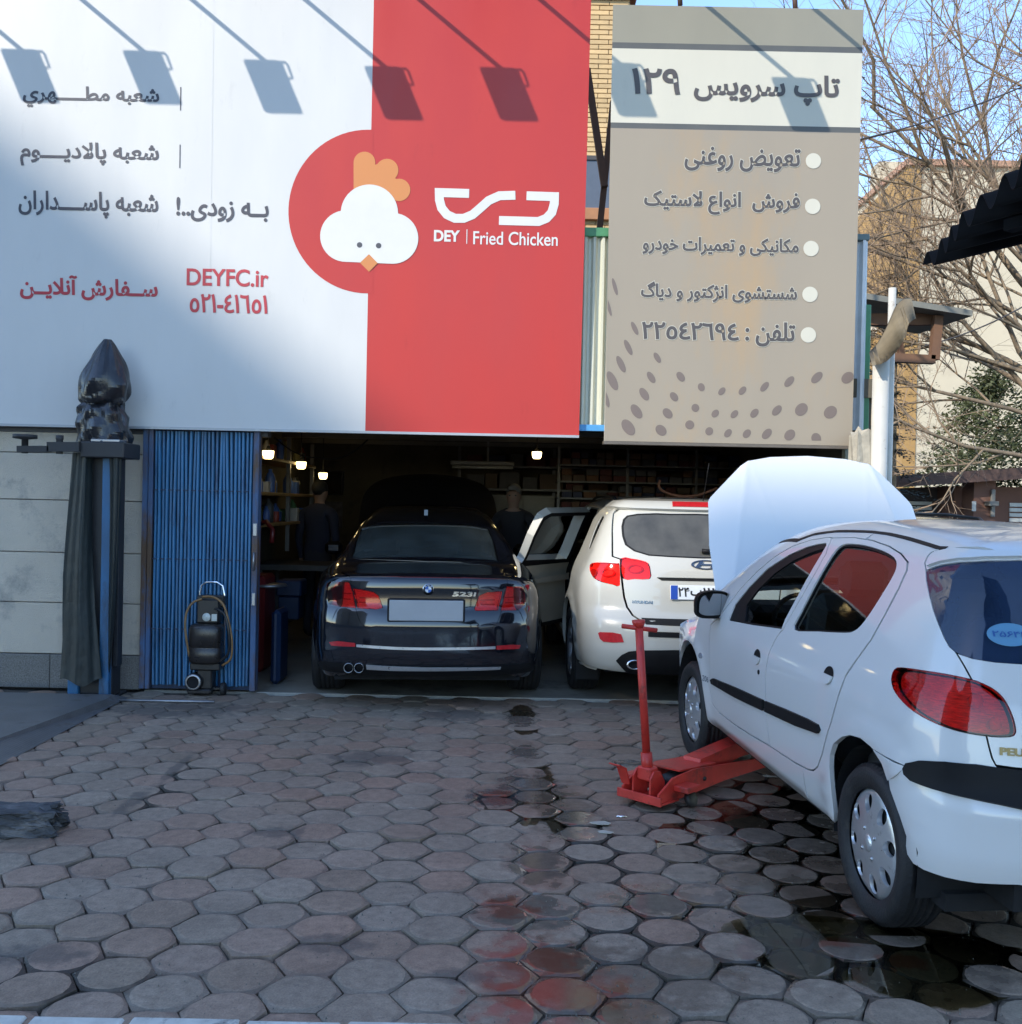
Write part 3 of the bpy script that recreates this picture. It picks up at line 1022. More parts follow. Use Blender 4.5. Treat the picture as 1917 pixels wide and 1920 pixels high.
    half = rear_edge + rl + [(-0.3, 2.25), (0.0, 2.27)]
    roof = half + [(-a, b) for a, b in half[::-1][1:-1]]
    hb.panel('roof', 'plan', offset_poly(roof, -0.004), [], paint, root, 0.05, flange=0.012)
    gut = [(a-0.008, b) for a, b in rl] + [(a+0.008, b) for a, b in rl[::-1]]
    hb.panel('roof_gutter', 'plan', gut, [], blk, root, 0.04, off=0.002, flange=0.01, mirror=True)
    wsl = [(0.0, 2.275), (-0.3, 2.255), (-0.575, 2.21), (-0.60, 2.4), (-0.62, 2.6), (-0.645, 2.8), (-0.655, 2.90), (-0.3, 2.96), (0.0, 2.98)]
    wsc = wsl + [(-a, b) for a, b in wsl[::-1][1:-1]]
    hb.panel('windscreen', 'plan', wsc, [], MATS['car_glass'], root, 0.06, off=-0.004, flange=0)
    # ---- bonnet, hinged at the windscreen
    hl = [(0.0, 2.96), (-0.3, 2.94), (-0.64, 2.90), (-0.69, 2.92), (-0.70, 3.2), (-0.675, 3.50), (-0.66, 3.545), (-0.60, 3.62), (-0.52, 3.71), (-0.42, 3.78), (-0.25, 3.825), (0.0, 3.84)]
    hood_loop = hl + [(-a, b) for a, b in hl[::-1][1:-1]]
    hood = bonnet_sheet(root, paint)
    hood.matrix_local = Matrix.Translation((0, 2.93, 1.0)) @ Matrix.Rotation(R(HB_HOOD), 4, 'X')
    mb = MB(); mb.box((-0.62, 2.95, 0.25), (0.62, 3.55, 0.74), 0.03); mb.box((-0.3, 3.05, 0.74), (0.25, 3.4, 0.84), 0.03); mb.box((0.3, 3.0, .74), (.55, 3.2, .86), .02)
    mb.build('engine', MATS['engine_grime'], root)
    fl = [(-0.60, 0.24), (0.60, 0.24), (0.60, 0.70), (0.4, 0.76), (0, 0.77), (-0.4, 0.76), (-0.60, 0.70)]
    hb.panel('front_bumper', 'front', fl, [], paint, root, 0.06, flange=0.02)
    # ---- underside, wheel wells, interior
    mb = MB(); mb.box((-0.70, 0.25, 0.18), (0.70, 3.5, 0.24)); mb.box((-0.55, 0.10, 0.24), (0.55, 0.35, 0.50)); mb.box((-.50, .35, .22), (.50, 3.5, .30))
    mb.build('underbody', void, root)
    for yc in (0.62, 3.06):
        for sx in (-1, 1):
            mb = MB(); V = []; Fc = []
            n = 20
            for i in range(n+1):
                a = math.pi*(-0.08 + 1.16*i/n)
                for xx in (0.79, 0.48):
                    V.append((sx*xx, yc + 0.345*math.cos(a), 0.30 + 0.345*math.sin(a)))
            for i in range(n): Fc.append((2*i, 2*i+1, 2*i+3, 2*i+2))
            o = len(V); V.append((sx*0.48, yc, 0.30))
            for i in range(n): Fc.append((2*i+1, o, 2*i+3))
            mb.add(V, Fc); mb.build('wheel_well', void, root)
    mb = MB(); mb.box((-0.74, 0.30, 0.30), (0.74, 3.0, 0.36)); mb.box((-0.70, 0.24, 0.36), (0.70, 0.9, 0.78), 0.04)
    mb.build('cabin_floor', MATS['dash_plastic'], root)
    for sx in (-0.36, 0.36):
        for yy, nm in ((1.85, 'front_seat'), (0.98, 'rear_seat')):
            mb = MB()
            mb.box((sx-0.25, yy, 0.36), (sx+0.25, yy+0.52, 0.58), 0.06)
            mb.box((-0.24, -0.07, 0), (0.24, 0.08, 0.60), 0.06, Matrix.Translation((sx, yy+0.02, 0.52)) @ Matrix.Rotation(R(14), 4, 'X'))
            mb.box((-0.12, -0.05, 0), (0.12, 0.05, 0.17), 0.04, Matrix.Translation((sx, yy-0.15, 1.10)) @ Matrix.Rotation(R(8), 4, 'X'))
            mb.build(nm, MATS['seat_fabric'], root)
    mb = MB(); mb.box((-0.72, 2.52, 0.62), (0.72, 2.95, 0.90), 0.06); mb.box((-0.62, 2.45, 0.86), (-0.14, 2.78, 0.96), 0.04)
    mb.build('dashboard', MATS['dash_plastic'], root)
    mb = MB()
    Ms = Matrix.Translation((-0.36, 2.36, 0.86)) @ Matrix.Rotation(R(62), 4, 'X')
    pts = [Ms @ Vector((0.185*math.cos(a), 0.185*math.sin(a), 0)) for a in np.linspace(0, 2*math.pi, 33)]
    mb.tube(pts, 0.014, 8, caps=False)
    for a in (0.2, math.pi-0.2, -math.pi/2): mb.tube([Ms @ Vector((0, 0, 0)), Ms @ Vector((0.18*math.cos(a), 0.18*math.sin(a), 0))], 0.012, 6)
    mb.tube([Ms @ Vector((0, 0, 0.01)), Ms @ Vector((0, 0, -0.2))], 0.04, 8)
    mb.build('steering_wheel', MATS['dash_plastic'], root)
    # ---- handles, strips, lock, indicator, lettering
    for c in (z4([(468,1085)]), z4([(858,1185)])):
        c3 = hb.trace(c)[0]; y0, b0 = hb.to2('side', [c3])[0]
        hb.panel('handle_recess', 'side', ellipse(y0, b0, 0.047, 0.037, n=28), [], blk, root, 0.03, off=0.0015, flange=0, mirror=True)
        low_e = [(y0 + 0.044*math.cos(t), b0 - 0.004 + 0.032*math.sin(t)) for t in np.linspace(math.pi, 2*math.pi, 14)] + [(y0+0.044, b0+0.002), (y0-0.044, b0+0.002)]
        hb.panel('door_handle', 'side', low_e, [], MATS['silver_paint'] if False else paint, root, 0.03, off=0.010, flange=0.012, mirror=True)
    c3 = hb.to2('side', hb.trace(z4([(476,1168)])))[0]
    hb.panel('door_lock', 'side', ellipse(c3[0], c3[1], 0.012, 0.011, n=16), [], blk, root, 0.02, off=0.003, flange=0.004)
    for L in (z5([(443,342),(455,334),(560,377),(692,437),(691,487),(560,425),(448,360)]), z5([(703,442),(800,481),(900,525),(953,554),(962,580),(952,596),(850,560),(703,492)])):
        lp = hb.to2('side', hb.trace(L))
        hb.panel('rubbing_strip', 'side', lp, [], blk, root, 0.04, off=0.012, flange=0.02, mirror=True)
    c3 = hb.to2('side', hb.trace(z4([(160,1078)])))[0]
    hb.panel('indicator', 'side', ellipse(c3[0], c3[1], 0.026, 0.014, n=20), [], MATS['lens_grey'], root, 0.03, off=0.006, flange=0.008, mirror=True)
    def on_side(x, y, z):
        p = hb.to3('side', np.stack([x, z], 1)); return p + hb.N(p)*(-y)
    c3 = hb.to2('side', hb.trace(z5([(415,345)])))[0]
    # lettering reads from the rear towards the front on the left side
    lettering('side_badge', '206', c3[0]-0.045, c3[0]+0.045, c3[1]-0.004, c3[1]+0.022, MATS['lens_grey'], root, -0.002, bold=0.001,
              mapf=lambda x, y, z: on_side(2*c3[0]-x, y, z))
    # ---- door mirrors
    for sx in (-1, 1):
        mr = empty('door_mirror', parent=root)
        mr.scale = (-sx, 1, 1)
        mz = HB_MIRROR
        prof = [(-0.105, -0.03), (-0.10, -0.062), (-0.06, -0.080), (0.03, -0.078), (0.085, -0.06), (0.10, -0.02), (0.092, 0.035), (0.06, 0.066), (-0.02, 0.073), (-0.085, 0.055), (-0.105, 0.015)]
        sm_ = smooth_poly(prof, True, 3)
        mb = MB(); V = []; Fc = []
        rings = ((0.0, 1.0), (0.03, 1.04), (0.07, 0.98), (0.105, 0.78), (0.125, 0.45), (0.13, 0.05))
        n = len(sm_)
        for dy, sc_ in rings:
            for a, b in sm_: V.append((mz[0] + a*sc_, mz[1] + dy, mz[2] + b*sc_))
        for i in range(len(rings)-1):
            for k in range(n): Fc.append((i*n+k, i*n+(k+1) % n, (i+1)*n+(k+1) % n, (i+1)*n+k))
        V2, T2 = cdt(sm_); mb.add([(mz[0]+a, mz[1]+0.03, mz[2]+b) for a, b in V2], [tuple(int(i) for i in t) for t in T2]); mb.add(V, Fc, True)
        mb.bar((mz[0]+0.07, mz[1]+0.05, mz[2]-0.03), (mz[0]+0.20, mz[1]+0.09, mz[2]-0.05), 0.07, 0.06)
        ob = mb.build('mirror_housing', blk, mr, recalc=True)
        V2, T2 = cdt([(a*0.84, b*0.82) for a, b in sm_])
        gl = MB(); gl.add([(mz[0]+a, mz[1]+0.010+0.06*a-0.20*b, mz[2]+b) for a, b in V2], [tuple(int(i) for i in t) for t in T2]); gl.build('mirror_glass', MATS['mirror_glass'], mr)
    # ---- wheels
    for yc in (0.62, 3.06):
        for sx in (-1, 1):
            zw = 0.285 if yc < 1 else 0.243
            w = empty('wheel', (sx*0.715, yc, zw), parent=root)
            w.matrix_local = Matrix.Translation((sx*0.715, yc, zw)) @ (MXL if sx < 0 else Matrix.Rotation(R(90), 4, 'Y')) @ Matrix.Rotation(0.35 if yc > 1 else 0.2, 4, 'Z')
            tyre(w, 0.295, 0.205, 0.18)
            hubcap(w, 0.204, 0.068)
    return root

def bonnet_sheet(root, paint):
    """pressed bonnet in its own plane: x across, y from hinge to nose, z outwards"""
    hl = [(0.0, 0.0), (-0.35, -0.01), (-0.64, -0.03), (-0.695, 0.0), (-0.70, 0.30), (-0.672, 0.600), (-0.655, 0.628), (-0.45, 0.835), (-0.40, 0.868), (-0.25, 0.900), (0.0, 0.915)]
    lp = hl + [(-a, b) for a, b in hl[::-1][1:-1]]
    lp = resample(lp, 0.02)
    V, T = cdt(lp, [], 0.018)
    def h(x, s):
        ax = abs(x); xc = 0.60 - 0.20*s/0.9; x2 = 0.22 + 0.17*s/0.9
        z = 0.035*(1-(ax/0.68)**2) - 0.07*(s/0.9)**2 - 0.02*(s/0.9)**6
        z -= 0.30*max(0, ax-xc) + 0.5*max(0, ax-0.60)**2
        z += 0.004*math.exp(-((ax-xc)/0.014)**2) + 0.0022*math.exp(-((ax-x2)/0.010)**2)
        return z
    vv = [(x, s_, h(x, s_)) for x, s_ in V]
    mb = MB(); mb.add(vv, [tuple(int(i) for i in t) for t in T], True)
    n = len(lp)
    rim = [(x, s_, h(x, s_)) for x, s_ in lp] + [(x*0.985, s_*0.985+0.006, h(x, s_)-0.022) for x, s_ in lp]
    mb.add(rim, [(k, n+k, n+(k+1) % n, (k+1) % n) for k in range(n)], True)
    o = mb.build('bonnet', paint, root)
    li = [(x*0.97, 0.012+s_*0.97) for x, s_ in lp]
    V2, T2 = cdt(li, [], 0.05)
    MB().add([(x, s_, h(x, s_)-0.024) for x, s_ in V2], [tuple(int(i) for i in reversed(t)) for t in T2], True).build('bonnet_lining', MATS['engine_grime'], o)
    for x0, x1 in ((-0.5, -0.12), (0.12, 0.5)):
        MB().tube([(x0, 0.15, -0.02), ((x0+x1)/2, 0.5, -0.03), (x1*0.6+x0*.4, 0.78, -0.07)], 0.02, 6).build('bonnet_rib', paint, o)
    return o

def hubcap(w, r, z0):
    """silver wheel trim: shallow dome with eight rounded openings"""
    holes = []
    for k in range(8):
        a = 2*math.pi*k/8
        loc = []
        for t in np.linspace(0, 2*math.pi, 18, endpoint=False):
            rr = 0.145 + 0.037*math.cos(t); ww = 0.028*math.sin(t)*(1 + 0.20*math.cos(t))
            loc.append((rr*math.cos(a) - ww*math.sin(a), rr*math.sin(a) + ww*math.cos(a)))
        holes.append(loc)
    V, T = cdt(ellipse(0, 0, r, r, n=56), holes, 0.018)
    def zz(p):
        q = math.hypot(*p)/r
        return z0 + 0.022*(1-q**2) - (0.014*max(0, (q-0.88)/0.12)**2)
    mb = MB()
    mb.add([(p[0], p[1], zz(p)) for p in V], [tuple(int(i) for i in t) for t in T], True)
    for h in holes:                      # turned-in walls
        n = len(h); cx = sum(p[0] for p in h)/n; cy = sum(p[1] for p in h)/n
        Vv = [(p[0], p[1], zz(p)) for p in h] + [(cx+(p[0]-cx)*0.90, cy+(p[1]-cy)*0.90, z0-0.004) for p in h]
        mb.add(Vv, [(k, n+k, n+(k+1) % n, (k+1) % n) for k in range(n)], True)
    mb.lathe([(r, zz((r, 0))), (r+0.003, z0-0.014), (r-0.004, z0-0.03)], 56)
    mb.lathe([(0.0, z0+0.029), (0.022, z0+0.028), (0.030, z0+0.024), (0.034, z0+0.020)], 24)
    cap = mb.build('hubcap', MATS['silver_paint'], w)
    d = MB(); d.lathe([(0.001, z0-0.012), (r-0.004, z0-0.014)], 32); d.build('wheel_disc', MATS['dark_void'], w)
    for a in np.linspace(0, 2*math.pi, 4, endpoint=False):
        V, Fc = sphere_pts((0.058*math.cos(a+.4), 0.058*math.sin(a+.4), z0+0.021), 0.009, 0.009, 0.005, 8, 4)
        mesh_obj('trim_bolt', V, Fc, MATS['rim_alloy'], cap, True)
# ------------------------------------------------------------------ black saloon backed out of the garage, bonnet up
def mirror_x(lp): return [(-a, b) for a, b in lp]

def simple_wheel(parent, x, y, z, Rt, rim, w, spokes=5, m='rim_alloy'):
    sx = 1 if x > 0 else -1
    wh = empty('wheel', (x, y, z), parent=parent)
    wh.matrix_local = Matrix.Translation((x, y, z)) @ (MXL if sx < 0 else Matrix.Rotation(R(90), 4, 'Y'))
    tyre(wh, Rt, rim, w, 64, grooves=4)
    mb = MB()
    h = w/2
    mb.lathe([(rim+0.004, h*0.90), (rim-0.004, h*0.93), (rim-0.018, h*0.80), (rim-0.03, h*0.2), (rim-0.03, -h*0.8)], 40)
    for k in range(spokes):
        a = 2*math.pi*k/spokes
        for da in (-0.16, 0.16):
            mb.bar((0.03*math.cos(a), 0.03*math.sin(a), h*0.55), ((rim-0.012)*math.cos(a+da), (rim-0.012)*math.sin(a+da), h*0.72), 0.035, 0.02)
    mb.lathe([(0.001, h*0.70), (0.05, h*0.68), (0.065, h*0.55), (0.065, h*0.3)], 20)
    mb.build('rim', MATS[m], wh)
    d = MB(); d.lathe([(0.001, h*0.1), (rim, h*0.1)], 24); d.build('brake_disc', MATS['dark_void'], wh)
    return wh

def wells(parent, ys, z, r, xo, xi):
    for yc in ys:
        for sx in (-1, 1):
            V = []; Fc = []; n = 18
            for i in range(n+1):
                a = math.pi*(-0.08 + 1.16*i/n)
                for xx in (xo, xi): V.append((sx*xx, yc + r*math.cos(a), z + r*math.sin(a)))
            for i in range(n): Fc.append((2*i, 2*i+1, 2*i+3, 2*i+2))
            o = len(V); V.append((sx*xi, yc, z))
            for i in range(n): Fc.append((2*i+1, o, 2*i+3))
            MB().add(V, Fc).build('wheel_well', MATS['dark_void'], parent)

SD_YAW = 0.085
sd = Car((-0.585, 7.42, 0.0), SD_YAW,
    W=[(-0.1,.79),(0.0,.80),(0.25,.835),(0.6,.885),(0.95,.915),(1.5,.91),(2.6,.905),(3.8,.90),(4.4,.87),(4.9,.76)],
    S=[(0.12,-.10),(0.22,-.055),(0.35,-.015),(0.5,0.0),(0.72,0.0),(0.85,-.012),(0.94,-.04),(1.01,-.10),(1.08,-.17),(1.2,-.235),(1.34,-.305),(1.52,-.43)],
    T=[(-0.1,.985),(0.0,.995),(0.12,1.01),(0.4,1.035),(0.70,1.075),(0.9,1.135),(1.2,1.285),(1.5,1.40),(1.8,1.475),(2.2,1.515),(2.6,1.51),(3.0,1.43),(3.4,1.25),(3.8,1.05),(4.1,.97),(4.6,.88),(4.9,.74)],
    RR=[(0.15,.22),(0.24,.10),(0.32,.03),(0.45,0.0),(0.62,0.0),(0.72,.02),(0.78,.045),(0.92,.05),(0.985,.05),(1.03,.12),(1.1,.4),(1.3,.9)],
    FF=[(0.15,4.78),(0.3,4.86),(0.5,4.9),(0.65,4.89),(0.8,4.82),(0.95,4.7),(1.1,4.6),(1.45,4.5)],
    crown=0.06, ra=0.07, rb=0.42, zb=0.20, kt=0.09, kr=0.075, kf=0.12, axis_z=0.72, axis_y=1.6,
    arches=((0.98,0.33,0.36),(3.95,0.33,0.36)), lip=0.014)
sd.fy = 3.6

def saloon():
    paint = MATS['black_paint']; blk = MATS['black_plastic']; void = MATS['dark_void']
    root = empty('saloon_car'); root.matrix_world = sd.M
    tag(root, 'black saloon seen from behind under the red sign, rear wheels at the garage threshold', 'car')
    z2 = lambda L: [(460+x/3.195, 800+y/3.195) for x, y in L]
    C = 0.15; zt = 0.975
    corner = sd.sd([(C, z) for z in (0.26, 0.35, 0.45, 0.55, 0.65, 0.75, 0.82, 0.88, 0.93, 0.955)])
    cr = sd.to2('rear', corner)
    top_edge = sd.to3('rear', np.array([(cr[-1][0]*(1-t), zt) for t in np.linspace(0.06, 1, 9)]))
    te_r = sd.to2('rear', top_edge)
    # rear lamps
    lo = [(490,938),(520,926),(622,930),(640,985),(652,1050),(662,1086),(560,1080),(497,1062),(487,1000)]
    li = [(643,968),(700,976),(770,990),(800,1012),(826,1085),(780,1095),(672,1087),(655,1020)]
    ro = [(1562,957),(1668,955),(1678,1000),(1676,1070),(1640,1100),(1527,1100),(1546,1010)]
    ri = [(1540,985),(1450,992),(1400,1012),(1372,1090),(1382,1104),(1516,1101),(1534,1025)]
    lamps = [sd.to2('rear', sd.trace(z2(l))) for l in (lo, li, ro, ri)]
    seam_z = 0.735
    half = [(0, 0.262), (cr[0][0]*0.5, 0.262)] + cr[:6] + [(cr[5][0], seam_z)]
    half = [q for q in half if q[1] <= seam_z+1e-6]
    zl = sd.to2('rear', sd.trace(z2([(680,1170),(720,1208),(800,1222),(1085,1226)])))
    lidb = zl[-1][1]
    lid_l = sd.to2('rear', sd.trace(z2([(632,905),(640,985),(652,1050),(662,1095),(684,1165),(720,1206),(800,1222)])))
    # bumper incl. quarters below the lamps: everything behind the corner minus lid and lamps
    outer = [(0.0, 0.262), (cr[0][0]*0.5, 0.262)] + cr + [q for q in te_r]
    outer = outer + mirror_x(outer[::-1])[1:-1]
    lid = [(0.0, zt+0.02)] + [(lid_l[0][0], zt+0.02)] + lid_l + [(0.0, lidb)]
    lid = lid + mirror_x(lid[::-1])[1:-1]
    lid_c = [(0.0, zt)] + [(lid_l[0][0]-0.01, zt)] + lid_l + [(0.0, lidb)]
    lid_c = lid_c + mirror_x(lid_c[::-1])[1:-1]
    sd.panel('rear_bumper', 'rear', outer, [lid] + [lamps[0], lamps[2]], paint, root, 0.04, flange=0.02)
    sd.panel('boot_lid', 'rear', offset_poly(lid_c, -0.002), [lamps[1], lamps[3]], paint, root, 0.04, flange=0.015)
    for k, l in enumerate(lamps):
        lp = empty('tail_light', parent=root)
        sd.panel('lens', 'rear', offset_poly(l, -0.002), [], MATS['red_lens'], lp, 0.03, off=0.003, flange=0.02)
        sd.panel('reflector', 'rear', offset_poly(l, -0.003), [], MATS['lamp_glow'], lp, 0.03, off=-0.02, flange=0)
        zs = [q[1] for q in l]; xs = [q[0] for q in l]
        for f in (0.30, 0.52):
            zz = min(zs) + (max(zs)-min(zs))*f
            x0, x1 = min(xs)+0.03, max(xs)-0.03
            bar = [(x0, zz), (x1, zz), (x1, zz+0.007), (x0, zz+0.007)]
            sd.panel('light_bar', 'rear', bar, [], MATS['red_reflector'], lp, 0.03, off=-0.012, flange=0.004)
    # boot top
    tp = [(float(p[0]), float(p[1])) for p in top_edge]                  # left .. centre
    xs_e = lambda y: -0.655 - 0.02*min(max((y-0.2)/0.5, 0), 1)
    deck_l = tp[::-1] + [(tp[0][0], tp[0][1])] + [(-0.67, 0.30), (-0.675, 0.5), (-0.675, 0.70), (-0.66, 0.80)]
    deck_l = tp[::-1] + [(-0.67, 0.32), (-0.675, 0.5), (-0.675, 0.70), (-0.66, 0.80)]
    deck = deck_l + [(0.0, 0.80)]
    deck = deck + mirror_x(deck[1:-1][::-1])
    sd.panel('boot_top', 'plan', deck, [], paint, root, 0.04, flange=0.01)
    # screen, roof
    win3 = sd.trace(z2([(640,780),(662,700),(695,612),(800,593),(1085,588),(1350,595),(1455,615),(1490,700),(1515,805),(1300,812),(1085,807),(850,798),(690,792)]))
    win = [(float(p[0]), float(p[1])) for p in win3]
    edge = [(-0.66, 0.80), (-0.655, 0.95), (-0.62, 1.2), (-0.585, 1.45), (-0.56, 1.7), (-0.56, 2.2), (-0.56, 2.6), (-0.57, 2.95)]
    ra = [(0.0, 0.80)] + edge + [(0.0, 3.0)]
    ra = ra + mirror_x(ra[::-1])[1:-1]
    sd.panel('roof', 'plan', ra, [win], paint, root, 0.05, flange=0.01)
    sd.panel('rear_window', 'plan', offset_poly(win, -0.002), [], MATS['saloon_glass'], root, 0.05, off=-0.004, flange=0.01)
    sd.panel('window_trim', 'plan', offset_poly(win, 0.006), [offset_poly(win, -0.006)], MATS['chrome_dark'], root, 0.05, off=0.002, flange=0.004)
    fn = sd.trace([(799, 969)])[0]
    mb = MB(); mb.prism([(-0.09, 0.0), (0.07, 0.0), (-0.055, 0.055), (-0.085, 0.05)], -0.016, 0.016, 'x'); mb.build('roof_antenna', paint, root, loc=(float(fn[0]), float(fn[1])+0.12, float(fn[2])+0.012))
    # flanks
    topl = [(-0.67, 0.32), (-0.675, 0.5), (-0.675, 0.70)] + edge
    up = sd.to2('side', sd.pl(topl))
    cs = sd.to2('side', corner)
    tl = sd.to2('side', [top_edge[0]])
    lowp = sd.to2('side', sd.sd([(y, 0.26) for y in (0.5, 1.0, 2, 3, 4.0, 4.6)]))
    fr = sd.to2('side', sd.sd([(4.7, 0.45), (4.7, 0.7), (4.5, 0.82), (4.1, 0.9), (3.85, 0.96)]))
    apil = sd.to2('side', sd.pl([(-0.60, 3.4), (-0.66, 3.75)]))
    fl_outer = cs[::-1] + lowp + fr + apil[::-1] + up[::-1] + tl
    circ = lambda yc, zc, r, n=36: [(yc + r*math.cos(2*math.pi*i/n), max(0.03, zc + r*math.sin(2*math.pi*i/n))) for i in range(n)]
    a1 = sd.to2('side', sd.sd(circ(0.98, 0.335, 0.362))); a2 = sd.to2('side', sd.sd(circ(3.95, 0.335, 0.362)))
    w_r = sd.to2('side', sd.sd([(1.02, 1.06), (1.18, 1.16), (1.45, 1.27), (1.75, 1.325), (2.05, 1.34), (2.05, 1.03), (1.5, 1.03)]))
    w_f = sd.to2('side', sd.sd([(2.15, 1.03), (2.15, 1.34), (2.55, 1.325), (2.9, 1.26), (3.25, 1.12), (3.4, 1.02)]))
    fls = sd.panel('body_side', 'side', fl_outer, [a1, a2, w_r, w_f], paint, root, 0.06, mirror=True, flange=0.02)
    for w in (w_r, w_f):
        sd.panel('side_window', 'side', offset_poly(w, -0.001), [], MATS['tint_glass'], root, 0.06, off=-0.006, flange=0, mirror=True)
    # bumper trims
    def tr(name, L, m, off=0.006, fl=0.012, par=root):
        q = sd.to2('rear', sd.trace(z2(L)))
        return sd.panel(name, 'rear', q, [], m, par, 0.03, off=off, flange=fl)
    tr('reflector_strip', [(505,1290),(560,1284),(660,1296),(660,1318),(520,1312)], MATS['red_reflector'])
    tr('reflector_strip', [(1505,1312),(1600,1306),(1648,1308),(1640,1330),(1505,1336)], MATS['red_reflector'])
    tr('chrome_strip', [(668,1304),(900,1320),(1085,1324),(1300,1322),(1498,1316),(1498,1332),(1300,1338),(1085,1340),(900,1336),(668,1320)], MATS['silver_paint'])
    tr('bumper_strip', [(726,1424),(900,1434),(1085,1440),(1300,1440),(1530,1436),(1525,1450),(1300,1458),(1085,1460),(900,1458),(730,1450)], MATS['silver_paint'], 0.012)
    sd.panel('diffuser', 'rear', [(-0.55, 0.264), (0.55, 0.264), (0.55, 0.30), (0.45, 0.345), (-0.45, 0.345), (-0.55, 0.30)], [], blk, root, 0.04, off=0.006, flange=0.01)
    for c in ((620,1440), (682,1440)):
        p = sd.trace(z2([c]))[0]
        mb = MB(); mb.lathe([(0.030, 0.0), (0.038, -0.006), (0.038, 0.03), (0.036, 0.18)], 20); mb.lathe([(0.030, 0.0), (0.030, 0.15), (0.001, 0.15)], 20)
        mb.build('exhaust_pipe', MATS['chrome_dark'], root, loc=(float(p[0]), float(p[1])-0.02, float(p[2])-0.005), rot=(R(-90), 0, 0))
    # blank number plate (blurred in the photograph), badge, model lettering
    pc = sd.trace(z2([(1085,1100)]))[0]
    pl = empty('number_plate', parent=root)
    pl.matrix_local = Matrix.Translation((float(pc[0]), float(pc[1])-0.040, float(pc[2]))) @ Matrix.Rotation(R(3), 4, 'X')
    MB().box((-0.272, 0.0, -0.078), (0.272, 0.02, 0.078), 0.006).build('plate_face', MATS['plate_grey'], pl)
    MB().box((-0.285, 0.004, -0.086), (0.285, 0.03, 0.086), 0.008).build('plate_holder', MATS['dark_void'], pl)
    bc = sd.trace(z2([(1097,975)]))[0]
    bd = empty('badge', parent=root)
    bd.matrix_local = Matrix.Translation((float(bc[0]), float(bc[1])-0.006, float(bc[2]))) @ Matrix.Rotation(R(90), 4, 'X') @ Matrix.Translation((0, 0, 0))
    MB().lathe([(0.0001, 0.002), (0.041, 0.002), (0.041, -0.01)], 32).build('badge_ring', MATS['chrome'], bd)
    MB().lathe([(0.0001, 0.0035), (0.038, 0.0035), (0.038, 0.0)], 32).build('badge_field', MATS['ink_black'], bd)
    for k in range(4):
        a0 = k*math.pi/2; pts = [(0, 0)] + [(0.024*math.cos(a0+t), 0.024*math.sin(a0+t)) for t in np.linspace(0, math.pi/2, 9)]
        MB().add([(x, y, 0.005) for x, y in pts], [tuple(range(len(pts)))]).build('badge_quarter', MATS['badge_blue'] if k in (1, 3) else MATS['plate_white'], bd)
    # B M W round the ring
    for ch, ang in (('B', 132), ('M', 90), ('W', 48)):
        a = R(ang); e = empty('letter_pivot', parent=None)
        bpy.data.objects.remove(e)
        o = lettering('badge_letter', ch, -0.006, 0.006, -0.005, 0.005, MATS['plate_white'], bd, 0.0, bold=0.0003)
        o.matrix_local = Matrix.Translation((0.0305*math.cos(a), 0.0305*math.sin(a), 0.0052)) @ Matrix.Rotation(a-math.pi/2, 4, 'Z') @ Matrix.Rotation(R(-90), 4, 'X')
    q = sd.to2('rear', sd.trace(z2([(1242,1016),(1242,990),(1376,1018)])))
    def on_rear(x, y, z):
        p = sd.to3('rear', np.stack([x, z], 1)); return p + sd.N(p)*(-y)
    lettering('model_lettering', '523i', q[0][0], q[2][0], q[0][1], q[1][1], MATS['chrome'], root, -0.005, bold=0.002, slant=0.15, mapf=on_rear)
    # bonnet, up
    hl = [(0.0, 3.72), (-0.4, 3.70), (-0.70, 3.66), (-0.77, 3.9), (-0.77, 4.2), (-0.73, 4.45), (-0.58, 4.64), (-0.3, 4.74), (0.0, 4.77)]
    hl = hl[:3] + smooth_poly(hl[3:], False, 4)
    hp = hl + mirror_x(hl[::-1])[1:-1]
    hood = sd.panel('bonnet', 'plan', hp, [], paint, root, 0.06, flange=0.03)
    sd.panel('bonnet_lining', 'plan', offset_poly(hp, -0.02), [], MATS['engine_grime'], hood, 0.10, off=-0.03, flange=0)
    hood.matrix_local = Matrix.Translation((0, 3.70, 1.03)) @ Matrix.Rotation(R(63), 4, 'X') @ Matrix.Translation((0, -3.70, -1.03))
    ws = [(0.0, 3.0), (-0.57, 2.95), (-0.60, 3.4), (-0.66, 3.75), (0.0, 3.82)]; ws = ws + mirror_x(ws[::-1])[1:-1]
    sd.panel('windscreen', 'plan', ws, [], MATS['tint_glass'], root, 0.08, off=-0.004, flange=0)
    MB().box((-0.66, 3.85, 0.3), (0.66, 4.7, 0.84), 0.05).build('engine', MATS['engine_grime'], root)
    sd.panel('front_bumper', 'front', [(-0.62, 0.24), (0.62, 0.24), (0.62, 0.72), (0, 0.78), (-0.62, 0.72)], [], paint, root, 0.07, flange=0.02)
    MB().box((-0.70, 0.25, 0.20), (0.70, 4.6, 0.27)).box((-0.55, 0.12, 0.27), (0.55, 0.6, 0.55)).build('underbody', void, root)
    wells(root, (0.98, 3.95), 0.33, 0.37, 0.86, 0.55)
